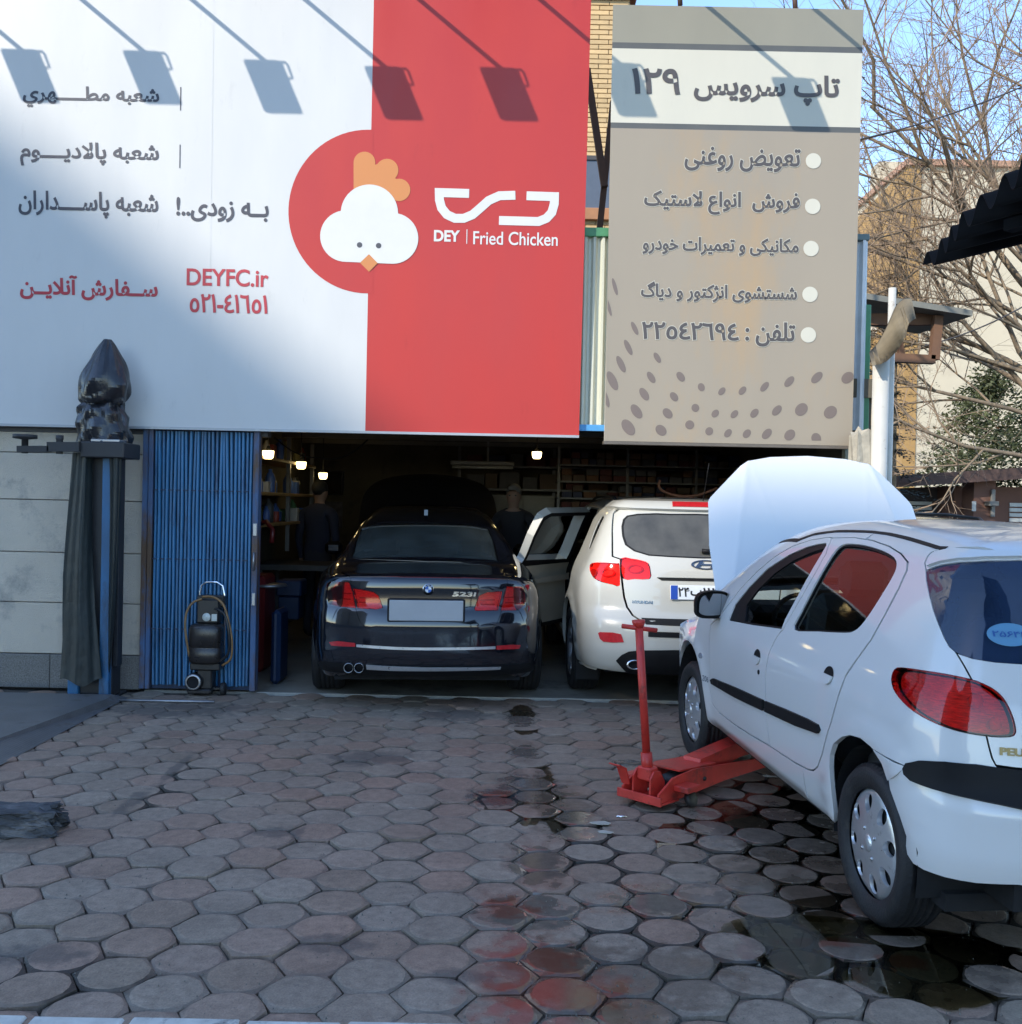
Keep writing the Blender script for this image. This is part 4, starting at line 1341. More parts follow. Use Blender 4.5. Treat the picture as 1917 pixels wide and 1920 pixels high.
    for sx in (-0.4, 0.4):
        for yy, nm in ((2.35, 'front_seat'), (1.45, 'rear_seat')):
            mb = MB(); mb.box((sx-0.27, yy, 0.34), (sx+0.27, yy+0.55, 0.54), 0.06)
            hh = 0.58 if nm == 'front_seat' else 0.48
            mb.box((-0.26, -0.08, 0), (0.26, 0.08, hh), 0.06, Matrix.Translation((sx, yy, 0.48)) @ Matrix.Rotation(R(14), 4, 'X'))
            if nm == 'front_seat': mb.box((-0.13, -0.05, 0), (0.13, 0.05, 0.15), 0.04, Matrix.Translation((sx, yy-0.15, 1.04)))
            mb.build(nm, MATS['seat_fabric'], root)
    MB().box((-0.74, 0.4, 0.28), (0.74, 3.4, 0.34)).box((-0.62, 0.75, 0.9), (0.62, 1.25, 1.0), 0.02).box((-0.74, 2.95, 0.6), (0.74, 3.45, 0.95), 0.05).build('cabin', MATS['dash_plastic'], root)
    for yc in (0.98, 3.95):
        for sx in (-1, 1): simple_wheel(root, sx*0.795, yc, 0.325, 0.325, 0.225, 0.25)
    for sx in (-1, 1):
        mb = MB(); mb.box((sx*0.90, 3.25, 0.98), (sx*1.08, 3.36, 1.12), 0.04); mb.build('door_mirror', paint, root)
    return root

# ------------------------------------------------------------------ cream-white SUV, rear door open
SU_YAW = 0.04
su = Car((1.485, 7.62, 0.0), SU_YAW,
    W=[(-0.1,.86),(0.0,.87),(0.3,.905),(0.7,.93),(1.2,.94),(3.0,.935),(4.0,.90),(4.7,.80)],
    S=[(0.12,-.12),(0.25,-.06),(0.38,-.015),(0.55,0.0),(0.8,0.0),(0.95,-.012),(1.05,-.045),(1.12,-.08),(1.3,-.155),(1.48,-.235),(1.6,-.32),(1.7,-.45)],
    T=[(-0.1,1.50),(0.2,1.555),(0.5,1.59),(1.0,1.625),(2.0,1.645),(2.6,1.60),(3.0,1.45),(3.5,1.15),(3.9,1.05),(4.5,.93),(4.75,.8)],
    RR=[(0.15,.24),(0.25,.10),(0.34,.03),(0.46,0.0),(0.60,0.0),(0.68,.02),(0.76,.07),(0.95,.095),(1.10,.135),(1.2,.19),(1.35,.28),(1.48,.35),(1.54,.36),(1.60,.42),(1.7,.8)],
    FF=[(0.15,4.58),(0.3,4.66),(0.5,4.7),(0.7,4.69),(0.9,4.6),(1.1,4.5),(1.6,4.4)],
    crown=0.05, ra=0.06, rb=0.30, zb=0.25, kt=0.14, kr=0.15, kf=0.14, axis_z=0.85, axis_y=1.7,
    arches=((0.98,0.37,0.42),(3.7,0.37,0.42)), lip=0.02)
su.fy = 3.4

def suv():
    paint = MATS['suv_paint']; blk = MATS['black_plastic']; void = MATS['dark_void']
    root = empty('suv_car'); root.matrix_world = su.M
    tag(root, 'cream white SUV standing in the garage mouth with its rear side door open', 'car')
    z3 = lambda L: [(960+x/3.691, 800+y/3.691) for x, y in L]
    C = 0.62
    cz = (0.27, 0.4, 0.55, 0.7, 0.85, 1.0, 1.1, 1.2, 1.3, 1.4, 1.48)
    corner = su.sd([(C, z) for z in cz]); cr = su.to2('rear', corner)
    ztop = 1.535
    te = su.to3('rear', np.array([(cr[-1][0]*(1-t), ztop - 0.03*(1-t)**3) for t in np.linspace(0, 1, 10)]))
    te_r = su.to2('rear', te)
    lo = su.loop_px('rear', z3([(540,965),(560,942),(640,940),(728,945),(746,958),(749,1098),(700,1094),(620,1075),(570,1050),(545,1010)]), sub=2)
    li = su.loop_px('rear', z3([(752,912),(830,913),(900,926),(948,947),(962,1000),(957,1054),(850,1055),(765,1050)]), sub=2)
    gate_l = su.to2('rear', su.trace(z3([(700,600),(690,700),(690,800),(690,900),(747,920),(749,1000),(757,1080),(770,1180),(790,1250),(830,1308),(880,1340)])))
    win_l = su.to2('rear', su.trace(z3([(1095,606),(1000,602),(870,606),(800,618),(775,642),(764,690),(770,760),(790,818),(850,860),(950,890),(1100,900)])))
    win = [(0.0, win_l[0][1]+0.004)] + win_l + [(0.0, win_l[-1][1]-0.006)]
    win = win + mirror_x(win[::-1])[1:-1]
    outer = [(0.0, 0.27), (cr[0][0]*0.5, 0.27)] + cr + te_r
    outer = outer + mirror_x(outer[::-1])[1:-1]
    gb = gate_l[-1][1]
    gl = [(0.0, ztop+0.02), (gate_l[0][0]+0.02, ztop+0.02)] + gate_l + [(0.0, gb)]
    gate = gl + mirror_x(gl[::-1])[1:-1]
    gc = [(0.0, te_r[-1][1]), (gate_l[0][0]+0.03, te_r[3][1]-0.003)] + gate_l + [(0.0, gb)]
    gc = gc + mirror_x(gc[::-1])[1:-1]
    circ = lambda yc, zc, r, n=40: [(yc + r*math.cos(2*math.pi*i/n), max(0.03, zc + r*math.sin(2*math.pi*i/n))) for i in range(n)]
    arch3 = su.sd(circ(0.98, 0.37, 0.405))
    arch_r = su.to2('rear', arch3)
    su.panel('rear_quarter', 'rear', outer, [gate, lo, mirror_x(lo), arch_r, mirror_x(arch_r)], paint, root, 0.045, flange=0.02)
    su.panel('tailgate', 'rear', offset_poly(gc, -0.009), [win, li, mirror_x(li), lo, mirror_x(lo)], paint, root, 0.045, flange=0.02)
    su.panel('rear_window', 'rear', offset_poly(win, -0.001), [], MATS['suv_glass'], root, 0.06, off=-0.002, flange=0.006)
    su.panel('window_seal', 'rear', offset_poly(win, 0.004), [offset_poly(win, -0.006)], blk, root, 0.05, off=0.001, flange=0.003)
    for l in (lo, li):
        for mx in (False, True):
            lp = empty('tail_light', parent=root)
            if mx: lp.scale = (-1, 1, 1)
            su.panel('lens', 'rear', offset_poly(l, -0.002), [], MATS['red_lens'], lp, 0.03, off=0.004, flange=0.02)
            su.panel('reflector', 'rear', offset_poly(l, -0.004), [], MATS['lamp_glow'], lp, 0.03, off=-0.02, flange=0)
            cx = sum(q[0] for q in l)/len(l); cz_ = sum(q[1] for q in l)/len(l)
            dx = 0.02 if l is lo else -0.01
            su.panel('lamp_ring', 'rear', ellipse(cx+dx, cz_, 0.036, 0.034, n=24), [ellipse(cx+dx, cz_, 0.025, 0.024, n=24)], MATS['red_reflector'], lp, 0.03, off=-0.008, flange=0.006)
            kx = cx-0.055 if l is lo else cx+0.075
            su.panel('clear_lens', 'rear', ellipse(kx, cz_-0.005, 0.022 if l is lo else 0.016, 0.030 if l is lo else 0.022, n=20), [], MATS['lens_grey'], lp, 0.03, off=-0.006, flange=0.006)
    # gap strip under the tailgate, step pad, bumper trims
    def tr(name, L, m, off=0.006, fl=0.012, mir=False):
        q = su.to2('rear', su.trace(z3(L)))
        return su.panel(name, 'rear', q, [], m, root, 0.03, off=off, flange=fl, mirror=mir)
    q = su.to2('rear', su.trace(z3([(895,1335),(890,1322),(1150,1322)]))); zz = q[0][1]
    su.panel('bumper_gap', 'rear', [(q[0][0], zz+0.012), (0, zz+0.008), (-q[0][0], zz+0.012), (-q[0][0]-0.02, zz-0.035), (0, zz-0.045), (q[0][0]+0.02, zz-0.035)], [], void, root, 0.05, off=0.002, flange=0.004)
    su.panel('step_pad', 'rear', [(q[0][0]+0.03, zz-0.085), (0, zz-0.09), (-q[0][0]-0.03, zz-0.085), (-q[0][0]-0.03, zz-0.125), (0, zz-0.13), (q[0][0]+0.03, zz-0.125)], [], blk, root, 0.05, off=0.006, flange=0.01)
    tr('bumper_reflector', [(600,1428),(612,1421),(700,1424),(758,1436),(777,1492),(700,1494),(635,1488),(612,1468)], MATS['red_reflector'], mir=True)
    sk = su.to2('rear', su.trace(z3([(722,1618),(760,1580),(810,1556),(900,1548),(1120,1546)])))
    s2 = sk + [(0.0, sk[-1][1])] + [(0.0, 0.272), (sk[0][0]+0.04, 0.272)]
    skl = sk + mirror_x(sk[::-1]) + [(-sk[0][0]-0.04, 0.275), (sk[0][0]+0.04, 0.275)]
    su.panel('bumper_valance', 'rear', skl, [], blk, root, 0.05, off=0.008, flange=0.02)
    p = su.trace(z3([(845,1645)]))[0]
    mb = MB()
    for sx in (1,):
        M = Matrix.Translation((float(p[0]), float(p[1])-0.03, float(p[2]))) @ Matrix.Diagonal((1.35, 1, 0.85, 1)) @ Matrix.Rotation(R(-90), 4, 'X')
        mb.lathe([(0.034, 0.0), (0.043, -0.004), (0.045, 0.02), (0.042, 0.2)], 24, M); mb.lathe([(0.034, 0.0), (0.034, 0.15), (0.001, 0.15)], 24, M)
    mb.build('exhaust_pipe', MATS['chrome'], root)
    # brake light in the roof lip, wiper, plate recess, plate, badge, name
    bl = su.to2('rear', su.trace(z3([(1108,548),(1340,548),(1340,574),(1108,574)])))
    zb0, zb1 = bl[2][1], bl[0][1]
    su.panel('roof_lip', 'rear', [(-0.52, zb1+0.01), (0.52, zb1+0.01), (0.55, zb0-0.008), (0.3, zb0-0.016), (0, zb0-0.018), (-0.3, zb0-0.016), (-0.55, zb0-0.008)], [], paint, root, 0.05, off=0.03, flange=0.05)
    su.panel('brake_light', 'rear', [(bl[0][0], zb1+0.004), (-bl[0][0], zb1+0.004), (-bl[0][0], zb0-0.002), (bl[0][0], zb0-0.002)], [], MATS['red_reflector'], root, 0.04, off=0.036, flange=0.02)
    w0 = su.trace(z3([(1395,862)]))[0]; w1 = su.trace(z3([(1312,860)]))[0]
    MB().tube([w0 - np.array([0, .02, 0]), (w0+w1)/2 - np.array([0, .03, 0]), w1 - np.array([0, .02, 0])], [0.014, 0.016, 0.018], 8).build('wiper', blk, root)
    zc = su.to2('rear', su.trace(z3([(1250,1148)])))[0][1]
    hd = su.to2('rear', su.trace(z3([(1005,1050),(1005,1020),(1060,998),(1330,993)])))
    zr = hd[0][1]
    hx_ = abs(hd[0][0])
    su.panel('plate_shadow_lip', 'rear', [(-hx_, zr+0.004), (hx_, zr+0.004), (hx_-.02, zr-0.016), (-hx_+.02, zr-0.016)], [], void, root, 0.05, off=0.003, flange=0)
    su.panel('tailgate_handle', 'rear', [(-hx_, zr+0.006), (-hx_+.01, zr+0.04), (-hx_+.06, zr+0.056), (hx_-.06, zr+0.056), (hx_-.01, zr+0.04), (hx_, zr+0.006)], [], paint, root, 0.05, off=0.016, flange=0.016)
    pp = su.to3('rear', np.array([(0.0, zc)]))[0]
    pl = empty('number_plate', parent=root)
    pl.matrix_local = Matrix.Translation((0, float(pp[1])-0.016, zc)) @ Matrix.Rotation(R(-6), 4, 'X')
    MB().box((-0.26, 0, -0.055), (0.26, 0.012, 0.055), 0.004).build('plate_face', MATS['plate_white'], pl)
    MB().box((-0.258, -0.002, -0.053), (-0.205, 0.0005, 0.053)).build('plate_band', MATS['plate_blue'], pl)
    lettering('plate_lettering', '۲۴', -0.198, -0.118, -0.030, 0.036, MATS['ink_black'], pl, -0.0015, bold=0.0022)
    lettering('plate_lettering', 'ب', -0.105, -0.022, -0.040, 0.018, MATS['ink_black'], pl, -0.0015, bold=0.0026)
    lettering('plate_lettering', '۱۱۴', -0.008, 0.110, -0.030, 0.036, MATS['ink_black'], pl, -0.0015, bold=0.0022)
    MB().box((-0.25, -0.0015, 0.028), (-0.213, 0.0002, 0.036)).build('flag_stripe', MATS['stripe_green'], pl)
    MB().box((-0.25, -0.0015, 0.018), (-0.213, 0.0002, 0.026)).build('flag_stripe', MATS['plate_white'], pl)
    MB().box((-0.25, -0.0015, 0.008), (-0.213, 0.0002, 0.016)).build('flag_stripe', MATS['red_reflector'], pl)
    ec = su.to2('rear', su.trace(z3([(1340,958)])))[0]
    def on_rear(x, y, z):
        p = su.to3('rear', np.stack([x, z], 1)); return p + su.N(p)*(-y)
    su.panel('badge', 'rear', ellipse(ec[0], ec[1], 0.064, 0.034, n=36), [ellipse(ec[0], ec[1], 0.055, 0.027, n=36)], MATS['chrome_dark'], root, 0.03, off=0.010, flange=0.012)
    lettering('badge_letter', 'H', ec[0]-0.045, ec[0]+0.035, ec[1]-0.021, ec[1]+0.021, MATS['chrome_dark'], root, -0.011, bold=0.002, slant=0.5, mapf=on_rear)
    nm = su.to2('rear', su.trace(z3([(836,1222),(836,1203),(972,1223)])))
    lettering('name_lettering', 'HYUNDAI', nm[0][0], nm[2][0], nm[0][1], nm[1][1], MATS['chrome_dark'], root, -0.004, bold=0.0012, mapf=on_rear)
    # flank ahead of the corner
    edge = [(-0.60, C), (-0.62, 1.0), (-0.63, 1.6), (-0.62, 2.2), (-0.62, 2.6)]
    e3 = su.pl(edge); up = su.to2('side', e3)
    te_s = su.to2('side', [te[0]])
    cs = su.to2('side', corner)
    low = su.to2('side', su.sd([(y, 0.33) for y in (1.0, 2, 3, 4.2)]))
    fr = su.to2('side', su.sd([(4.4, 0.5), (4.4, 0.8), (4.1, 0.95), (3.6, 1.03)]))
    ap = su.to2('side', su.pl([(-0.64, 3.0), (-0.68, 3.4)]))
    fl_outer = cs[::-1] + low + fr + ap[::-1] + up[::-1]
    a1 = su.to2('side', arch3); a2 = su.to2('side', su.sd(circ(3.7, 0.37, 0.405)))
    dpil = su.loop_px('side', z3([(532,850),(545,800),(570,725),(605,650),(632,612),(640,650),(636,710),(622,770),(590,822)]), sub=2)
    door = [(1.04, 0.80), (1.02, 0.95), (1.10, 1.10), (1.10, 1.30), (1.14, 1.48), (1.25, 1.525), (2.1, 1.535), (2.1, 0.42), (1.50, 0.42), (1.40, 0.60), (1.22, 0.72)]
    dlp = su.to2('side', su.sd(door))
    fdoor = su.to2('side', su.sd([(2.13, 0.42), (2.13, 1.535), (2.55, 1.50), (2.9, 1.36), (3.25, 1.12), (3.25, 0.42)]))
    fwin = su.to2('side', su.sd([(2.2, 1.06), (2.2, 1.49), (2.55, 1.46), (2.85, 1.34), (3.15, 1.12), (3.15, 1.06)]))
    s_l = su.panel('body_side', 'side', fl_outer, [a1, a2, dlp, fdoor, dpil], paint, root, 0.05, flange=0.03)
    s_r = su.panel('body_side', 'side', fl_outer, [a1, a2, fdoor, dpil], paint, root, 0.06, flange=0.03)
    s_r.scale = (-1, 1, 1)
    su.panel('quarter_window', 'side', offset_poly(dpil, -0.001), [], MATS['tint_glass'], root, 0.05, off=-0.004, flange=0, mirror=True)
    su.panel('front_door', 'side', offset_poly(fdoor, -0.004), [fwin], paint, root, 0.06, flange=0.03, mirror=True)
    su.panel('front_window', 'side', fwin, [], MATS['tint_glass'], root, 0.06, off=-0.004, flange=0, mirror=True)
    # roof
    rl = [(float(p[0]), float(p[1])) for p in te[::-1]] + edge[0:] + [(0.0, 2.75)]
    rr = rl + mirror_x(rl[1:-1][::-1])
    su.panel('roof', 'plan', rr, [], paint, root, 0.05, flange=0.01)
    ws = [(0.0, 2.75), (-0.62, 2.6), (-0.64, 3.0), (-0.68, 3.4), (0.0, 3.5)]; ws = ws + mirror_x(ws[::-1])[1:-1]
    su.panel('windscreen', 'plan', ws, [], MATS['tint_glass'], root, 0.08, off=-0.003, flange=0)
    hd_ = [(0.0, 3.52), (-0.68, 3.42), (-0.78, 3.8), (-0.72, 4.35), (-0.4, 4.5), (0, 4.52)]; hd_ = hd_ + mirror_x(hd_[::-1])[1:-1]
    su.panel('bonnet', 'plan', hd_, [], paint, root, 0.08, flange=0.02)
    su.panel('front_bumper', 'front', [(-0.72, 0.3), (0.72, 0.3), (0.72, 0.8), (0, 0.85), (-0.72, 0.8)], [], paint, root, 0.08, flange=0.02)
    for sx in (-1, 1):
        rp = su.pl([(-0.57, y) for y in (0.9, 1.0, 1.5, 2.0, 2.4, 2.5)])
        MB().tube([(sx*abs(p[0]), p[1], p[2] + h) for p, h in zip(rp, (-.01, .028, .034, .034, .028, -.01))], 0.014, 8).build('roof_rail', MATS['black_plastic'], root)
    MB().tube([(0.1, 0.62, 1.60), (0.1, 0.44, 1.90)], 0.0035, 6).build('aerial', blk, root)
    # open door: skin, lining, window, swung out about the B pillar
    dr = empty('rear_door', parent=root)
    hx, hy = -0.90, 2.10
    dr.matrix_local = Matrix.Translation((hx, hy, 0)) @ Matrix.Rotation(R(-SU_DOOR), 4, 'Z') @ Matrix.Translation((-hx, -hy, 0))
    dwin = su.to2('side', su.sd([(1.14, 1.09), (1.14, 1.28), (1.18, 1.44), (1.28, 1.485), (2.02, 1.495), (2.02, 1.07)]))
    doff = offset_poly(dlp, -0.006)
    su.panel('door_skin', 'side', doff, [dwin], paint, dr, 0.05, flange=0.07)
    su.panel('door_window', 'side', dwin, [], MATS['tint_glass'], dr, 0.06, off=-0.02, flange=0)
    din = offset_poly(dlp, -0.035)
    su.panel('door_inner', 'side', offset_poly(dlp, -0.007), [dwin], blk, dr, 0.06, off=-0.072, flange=0)
    lining = su.to2('side', su.sd([(1.14, 0.82), (1.13, 1.045), (2.04, 1.045), (2.04, 0.47), (1.55, 0.47), (1.46, 0.66), (1.28, 0.77)]))
    su.panel('door_lining', 'side', lining, [], MATS['beige_trim'], dr, 0.06, off=-0.10, flange=-0.028)
    rest = su.to2('side', su.sd([(1.25, 0.86), (1.25, 0.91), (2.0, 0.93), (2.0, 0.86)]))
    su.panel('arm_rest', 'side', rest, [], MATS['seat_beige'], dr, 0.06, off=-0.15, flange=-0.05)
    su.panel('door_frame_trim', 'side', offset_poly(dwin, 0.034), [offset_poly(dwin, -0.004)], blk, dr, 0.06, off=-0.076, flange=0)
    # cabin
    MB().box((-0.82, 0.4, 0.34), (0.82, 3.3, 0.42)).box((-0.8, 0.35, 0.42), (0.8, 0.9, 0.85), 0.04).box((-0.82, 2.9, 0.6), (0.82, 3.4, 1.02), 0.05).build('cabin_floor', MATS['dash_plastic'], root)
    for sx in (-0.42, 0.42):
        for yy, nme in ((2.1, 'front_seat'), (1.15, 'rear_seat')):
            mb = MB(); mb.box((sx-0.28, yy, 0.42), (sx+0.28, yy+0.55, 0.68), 0.06)
            mb.box((-0.27, -0.08, 0), (0.27, 0.08, 0.62), 0.06, Matrix.Translation((sx, yy, 0.62)) @ Matrix.Rotation(R(12), 4, 'X'))
            mb.box((-0.13, -0.05, 0), (0.13, 0.05, 0.17), 0.04, Matrix.Translation((sx, yy-0.15, 1.22)))
            mb.build(nme, MATS['seat_beige'], root)
    MB().box((-0.72, 0.25, 0.26), (0.72, 4.3, 0.33)).box((-0.55, 0.12, 0.33), (0.55, 0.5, 0.6)).build('underbody', void, root)
    wells(root, (0.98, 3.7), 0.37, 0.42, 0.88, 0.55)
    for sx in (-1, 1):
        MB().box((sx*0.72, 0.60, 0.13), (sx*0.92, 0.62, 0.36), 0.008).build('mud_flap', blk, root)
        MB().box((sx*0.92, 3.0, 1.05), (sx*1.12, 3.12, 1.22), 0.05).build('door_mirror', paint, root)
    for yc in (0.98, 3.7):
        for sx in (-1, 1): simple_wheel(root, sx*0.815, yc, 0.355, 0.355, 0.235, 0.235, 5)
    return root
# ------------------------------------------------------------------ ground, paving
YF = 8.10                                     # garage front
gmat = mat('joint_dirt', (0.085, 0.070, 0.055), 0.85, var=0.35, scale=9, bump=0.3, bscale=60)
ground = MB().box((-250, -160, -0.5), (250, 400, -0.034)).build('ground', mat('asphalt', (0.06, 0.06, 0.062), 0.9, var=0.2, scale=3, bump=0.2, bscale=80))
tag(ground, kind='structure')

def mask_nodes(nt, blobs, noise_scale=7.0, amp=0.16):
    """union of noisy ellipses in world x,y -> socket 0..1"""
    L = nt.links
    geo = _n(nt, 'ShaderNodeNewGeometry')
    nz = _n(nt, 'ShaderNodeTexNoise'); nz.inputs['Scale'].default_value = noise_scale; nz.inputs['Detail'].default_value = 6
    L.new(geo.outputs['Position'], nz.inputs['Vector'])
    last = None
    for (cx, cy, rx, ry) in blobs:
        sub = _n(nt, 'ShaderNodeVectorMath', operation='SUBTRACT'); sub.inputs[1].default_value = (cx, cy, 0)
        L.new(geo.outputs['Position'], sub.inputs[0])
        mu = _n(nt, 'ShaderNodeVectorMath', operation='MULTIPLY'); mu.inputs[1].default_value = (1/rx, 1/ry, 0)
        L.new(sub.outputs['Vector'], mu.inputs[0])
        ln = _n(nt, 'ShaderNodeVectorMath', operation='LENGTH'); L.new(mu.outputs['Vector'], ln.inputs[0])
        ad = _n(nt, 'ShaderNodeMath', operation='MULTIPLY_ADD'); ad.inputs[1].default_value = 5*amp; L.new(nz.outputs['Fac'], ad.inputs[0]); L.new(ln.outputs['Value'], ad.inputs[2])
        mr = _n(nt, 'ShaderNodeMapRange'); mr.inputs['From Min'].default_value = 0.60+2.5*amp; mr.inputs['From Max'].default_value = 1.05+2.5*amp
        mr.inputs['To Min'].default_value = 1; mr.inputs['To Max'].default_value = 0
        L.new(ad.outputs['Value'], mr.inputs['Value'])
        if last is None: last = mr.outputs['Result']
        else:
            mx = _n(nt, 'ShaderNodeMath', operation='MAXIMUM'); L.new(last, mx.inputs[0]); L.new(mr.outputs['Result'], mx.inputs[1]); last = mx.outputs['Value']
    return last

def blob(px, py, rx, ry):
    g = G(px, py); return (g.x, g.y, rx, ry)

WET = [blob(976, 1345, 0.12, 0.36), blob(985, 1410, 0.10, 0.25), blob(930, 1495, 0.18, 0.20), blob(1000, 1480, 0.24, 0.42), blob(1060, 1540, 0.16, 0.34), blob(1010, 1620, 0.16, 0.32), blob(990, 1710, 0.24, 0.24), blob(1010, 1800, 0.24, 0.22), blob(1060, 1880, 0.32, 0.24),
       blob(1180, 1430, 0.14, 0.10), blob(1450, 1560, 0.50, 0.55), blob(1620, 1790, 0.60, 0.34), blob(1250, 1690, 0.30, 0.20), blob(1500, 1690, 0.5, 0.3)]
WETJ = [blob(1430, 1560, 0.75, 0.75), blob(1650, 1760, 0.9, 0.6), blob(1250, 1750, 0.4, 0.4), blob(1130, 1600, 0.25, 0.6), blob(330, 1470, 0.12, 0.5), blob(1750, 1650, 0.9, 0.6), blob(80, 1830, 0.4, 0.18)]
RED = [blob(955, 1700, 0.13, 0.13), blob(1010, 1800, 0.16, 0.12), blob(1075, 1850, 0.22, 0.16), blob(980, 1865, 0.14, 0.10), blob(930, 1495, 0.12, 0.13), blob(1700, 1800, 0.12, 0.06), blob(1530, 1765, 0.15, 0.06)]
BROWN = [blob(1060, 1510, 0.2, 0.3), blob(1090, 1800, 0.2, 0.2), blob(1160, 1880, 0.22, 0.16), blob(1240, 1830, 0.3, 0.25), blob(1500, 1640, 0.4, 0.4)]
DARK = [blob(60, 1790, 0.2, 0.1), blob(330, 1440, 0.04, 0.3), blob(250, 1500, 0.05, 0.25), blob(850, 1340, 0.3, 0.25), blob(870, 1830, 0.12, 0.06), blob(700, 1420, 0.3, 0.2), blob(330, 1330, 0.6, 0.3), blob(520, 1560, 0.14, 0.1), blob(620, 1770, 0.16, 0.08)]

def paver_material(name, base, ring=False):
    m = bpy.data.materials.new(name); m.use_nodes = True; MATS[name] = m
    nt = m.node_tree; L = nt.links; b = nt.nodes['Principled BSDF']
    geo = _n(nt, 'ShaderNodeNewGeometry')
    oi = _n(nt, 'ShaderNodeObjectInfo')
    at = _n(nt, 'ShaderNodeAttribute', attribute_name='tone')
    ad = _n(nt, 'ShaderNodeMath', operation='ADD'); L.new(oi.outputs['Random'], ad.inputs[0]); L.new(at.outputs['Fac'], ad.inputs[1])
    fr = _n(nt, 'ShaderNodeMath', operation='FRACT'); L.new(ad.outputs['Value'], fr.inputs[0])
    cr = _n(nt, 'ShaderNodeValToRGB')
    el = cr.color_ramp.elements
    el[0].position = 0.0; el[0].color = (0.255, 0.195, 0.142, 1)
    el[1].position = 1.0; el[1].color = (0.275, 0.212, 0.155, 1)
    for p, c in ((0.22, (0.265, 0.206, 0.152, 1)), (0.40, (0.272, 0.188, 0.135, 1)), (0.55, (0.280, 0.182, 0.128, 1)), (0.68, (0.235, 0.176, 0.124, 1)), (0.8, (0.285, 0.192, 0.138, 1)), (0.88, (0.282, 0.222, 0.165, 1))):
        e = el.new(p); e.color = c
    L.new(fr.outputs['Value'], cr.inputs['Fac'])
    # large and fine mottling
    out = cr.outputs['Color']
    for sc_, lo_, hi_, det in ((2.2, 0.82, 1.15, 5), (24, 0.75, 1.22, 8), (160, 0.80, 1.20, 3)):
        nz = _n(nt, 'ShaderNodeTexNoise'); nz.inputs['Scale'].default_value = sc_; nz.inputs['Detail'].default_value = det; nz.inputs['Roughness'].default_value = 0.65
        L.new(geo.outputs['Position'], nz.inputs['Vector'])
        mr = _n(nt, 'ShaderNodeMapRange'); mr.inputs['From Min'].default_value = 0.3; mr.inputs['From Max'].default_value = 0.7; mr.inputs['To Min'].default_value = lo_; mr.inputs['To Max'].default_value = hi_
        L.new(nz.outputs['Fac'], mr.inputs['Value'])
        mu = _n(nt, 'ShaderNodeVectorMath', operation='SCALE'); L.new(out, mu.inputs[0]); L.new(mr.outputs['Result'], mu.inputs['Scale']); out = mu.outputs['Vector']
    # dark oil spots
    n2 = _n(nt, 'ShaderNodeTexNoise'); n2.inputs['Scale'].default_value = 13; n2.inputs['Detail'].default_value = 7; n2.inputs['Roughness'].default_value = 0.75
    L.new(geo.outputs['Position'], n2.inputs['Vector'])
    r2 = _n(nt, 'ShaderNodeMapRange'); r2.inputs['From Min'].default_value = 0.63; r2.inputs['From Max'].default_value = 0.70; r2.inputs['To Max'].default_value = 0.75
    L.new(n2.outputs['Fac'], r2.inputs['Value'])
    def mixin(fac, colr, A):
        mx = _n(nt, 'ShaderNodeMix', data_type='RGBA'); mx.inputs['B'].default_value = (*colr, 1)
        L.new(A, mx.inputs['A']); L.new(fac, mx.inputs['Factor']); return mx.outputs['Result']
    out = mixin(r2.outputs['Result'], (0.055, 0.05, 0.048), out)
    def scaled(sock, k):
        q = _n(nt, 'ShaderNodeMath', operation='MULTIPLY'); q.inputs[1].default_value = k; L.new(sock, q.inputs[0]); return q.outputs['Value']
    wet = mask_nodes(nt, WET, 11.0, 0.34)
    red = mask_nodes(nt, RED, 16.0, 0.34)
    brn = mask_nodes(nt, BROWN, 12.0, 0.34)
    drk = mask_nodes(nt, DARK, 14.0, 0.34)
    out = mixin(scaled(drk, 0.55), (0.05, 0.047, 0.045), out)
    out = mixin(scaled(wet, 0.50), (0.050, 0.044, 0.042), out)
    out = mixin(scaled(brn, 0.55), (0.075, 0.050, 0.030), out)
    out = mixin(scaled(red, 0.62), (0.17, 0.042, 0.022), out)
    if ring:
        # jointing sand and dirt lodged round the edge of each stone
        wj = mask_nodes(nt, WETJ, 7.0, 0.3)
        out = mixin(scaled(geo.outputs['Pointiness'], 0.0) if False else ringmix(nt), (0.085, 0.070, 0.054), out)
    if ring: out = mixin(scaled(wj, 0.88), (0.020, 0.016, 0.011), out)
    L.new(out, b.inputs['Base Color'])
    rr = _n(nt, 'ShaderNodeMapRange'); rr.inputs['To Min'].default_value = 0.62; rr.inputs['To Max'].default_value = 0.10
    L.new(wet, rr.inputs['Value']); L.new(rr.outputs['Result'], b.inputs['Roughness'])
    nb = _n(nt, 'ShaderNodeTexNoise'); nb.inputs['Scale'].default_value = 90; nb.inputs['Detail'].default_value = 6
    L.new(geo.outputs['Position'], nb.inputs['Vector'])
    bs = _n(nt, 'ShaderNodeMapRange'); bs.inputs['To Min'].default_value = 0.5; bs.inputs['To Max'].default_value = 0.05
    L.new(wet, bs.inputs['Value'])
    bp = _n(nt, 'ShaderNodeBump'); bp.inputs['Distance'].default_value = 0.006
    L.new(bs.outputs['Result'], bp.inputs['Strength']); L.new(nb.outputs['Fac'], bp.inputs['Height']); L.new(bp.outputs['Normal'], b.inputs['Normal'])
    return m

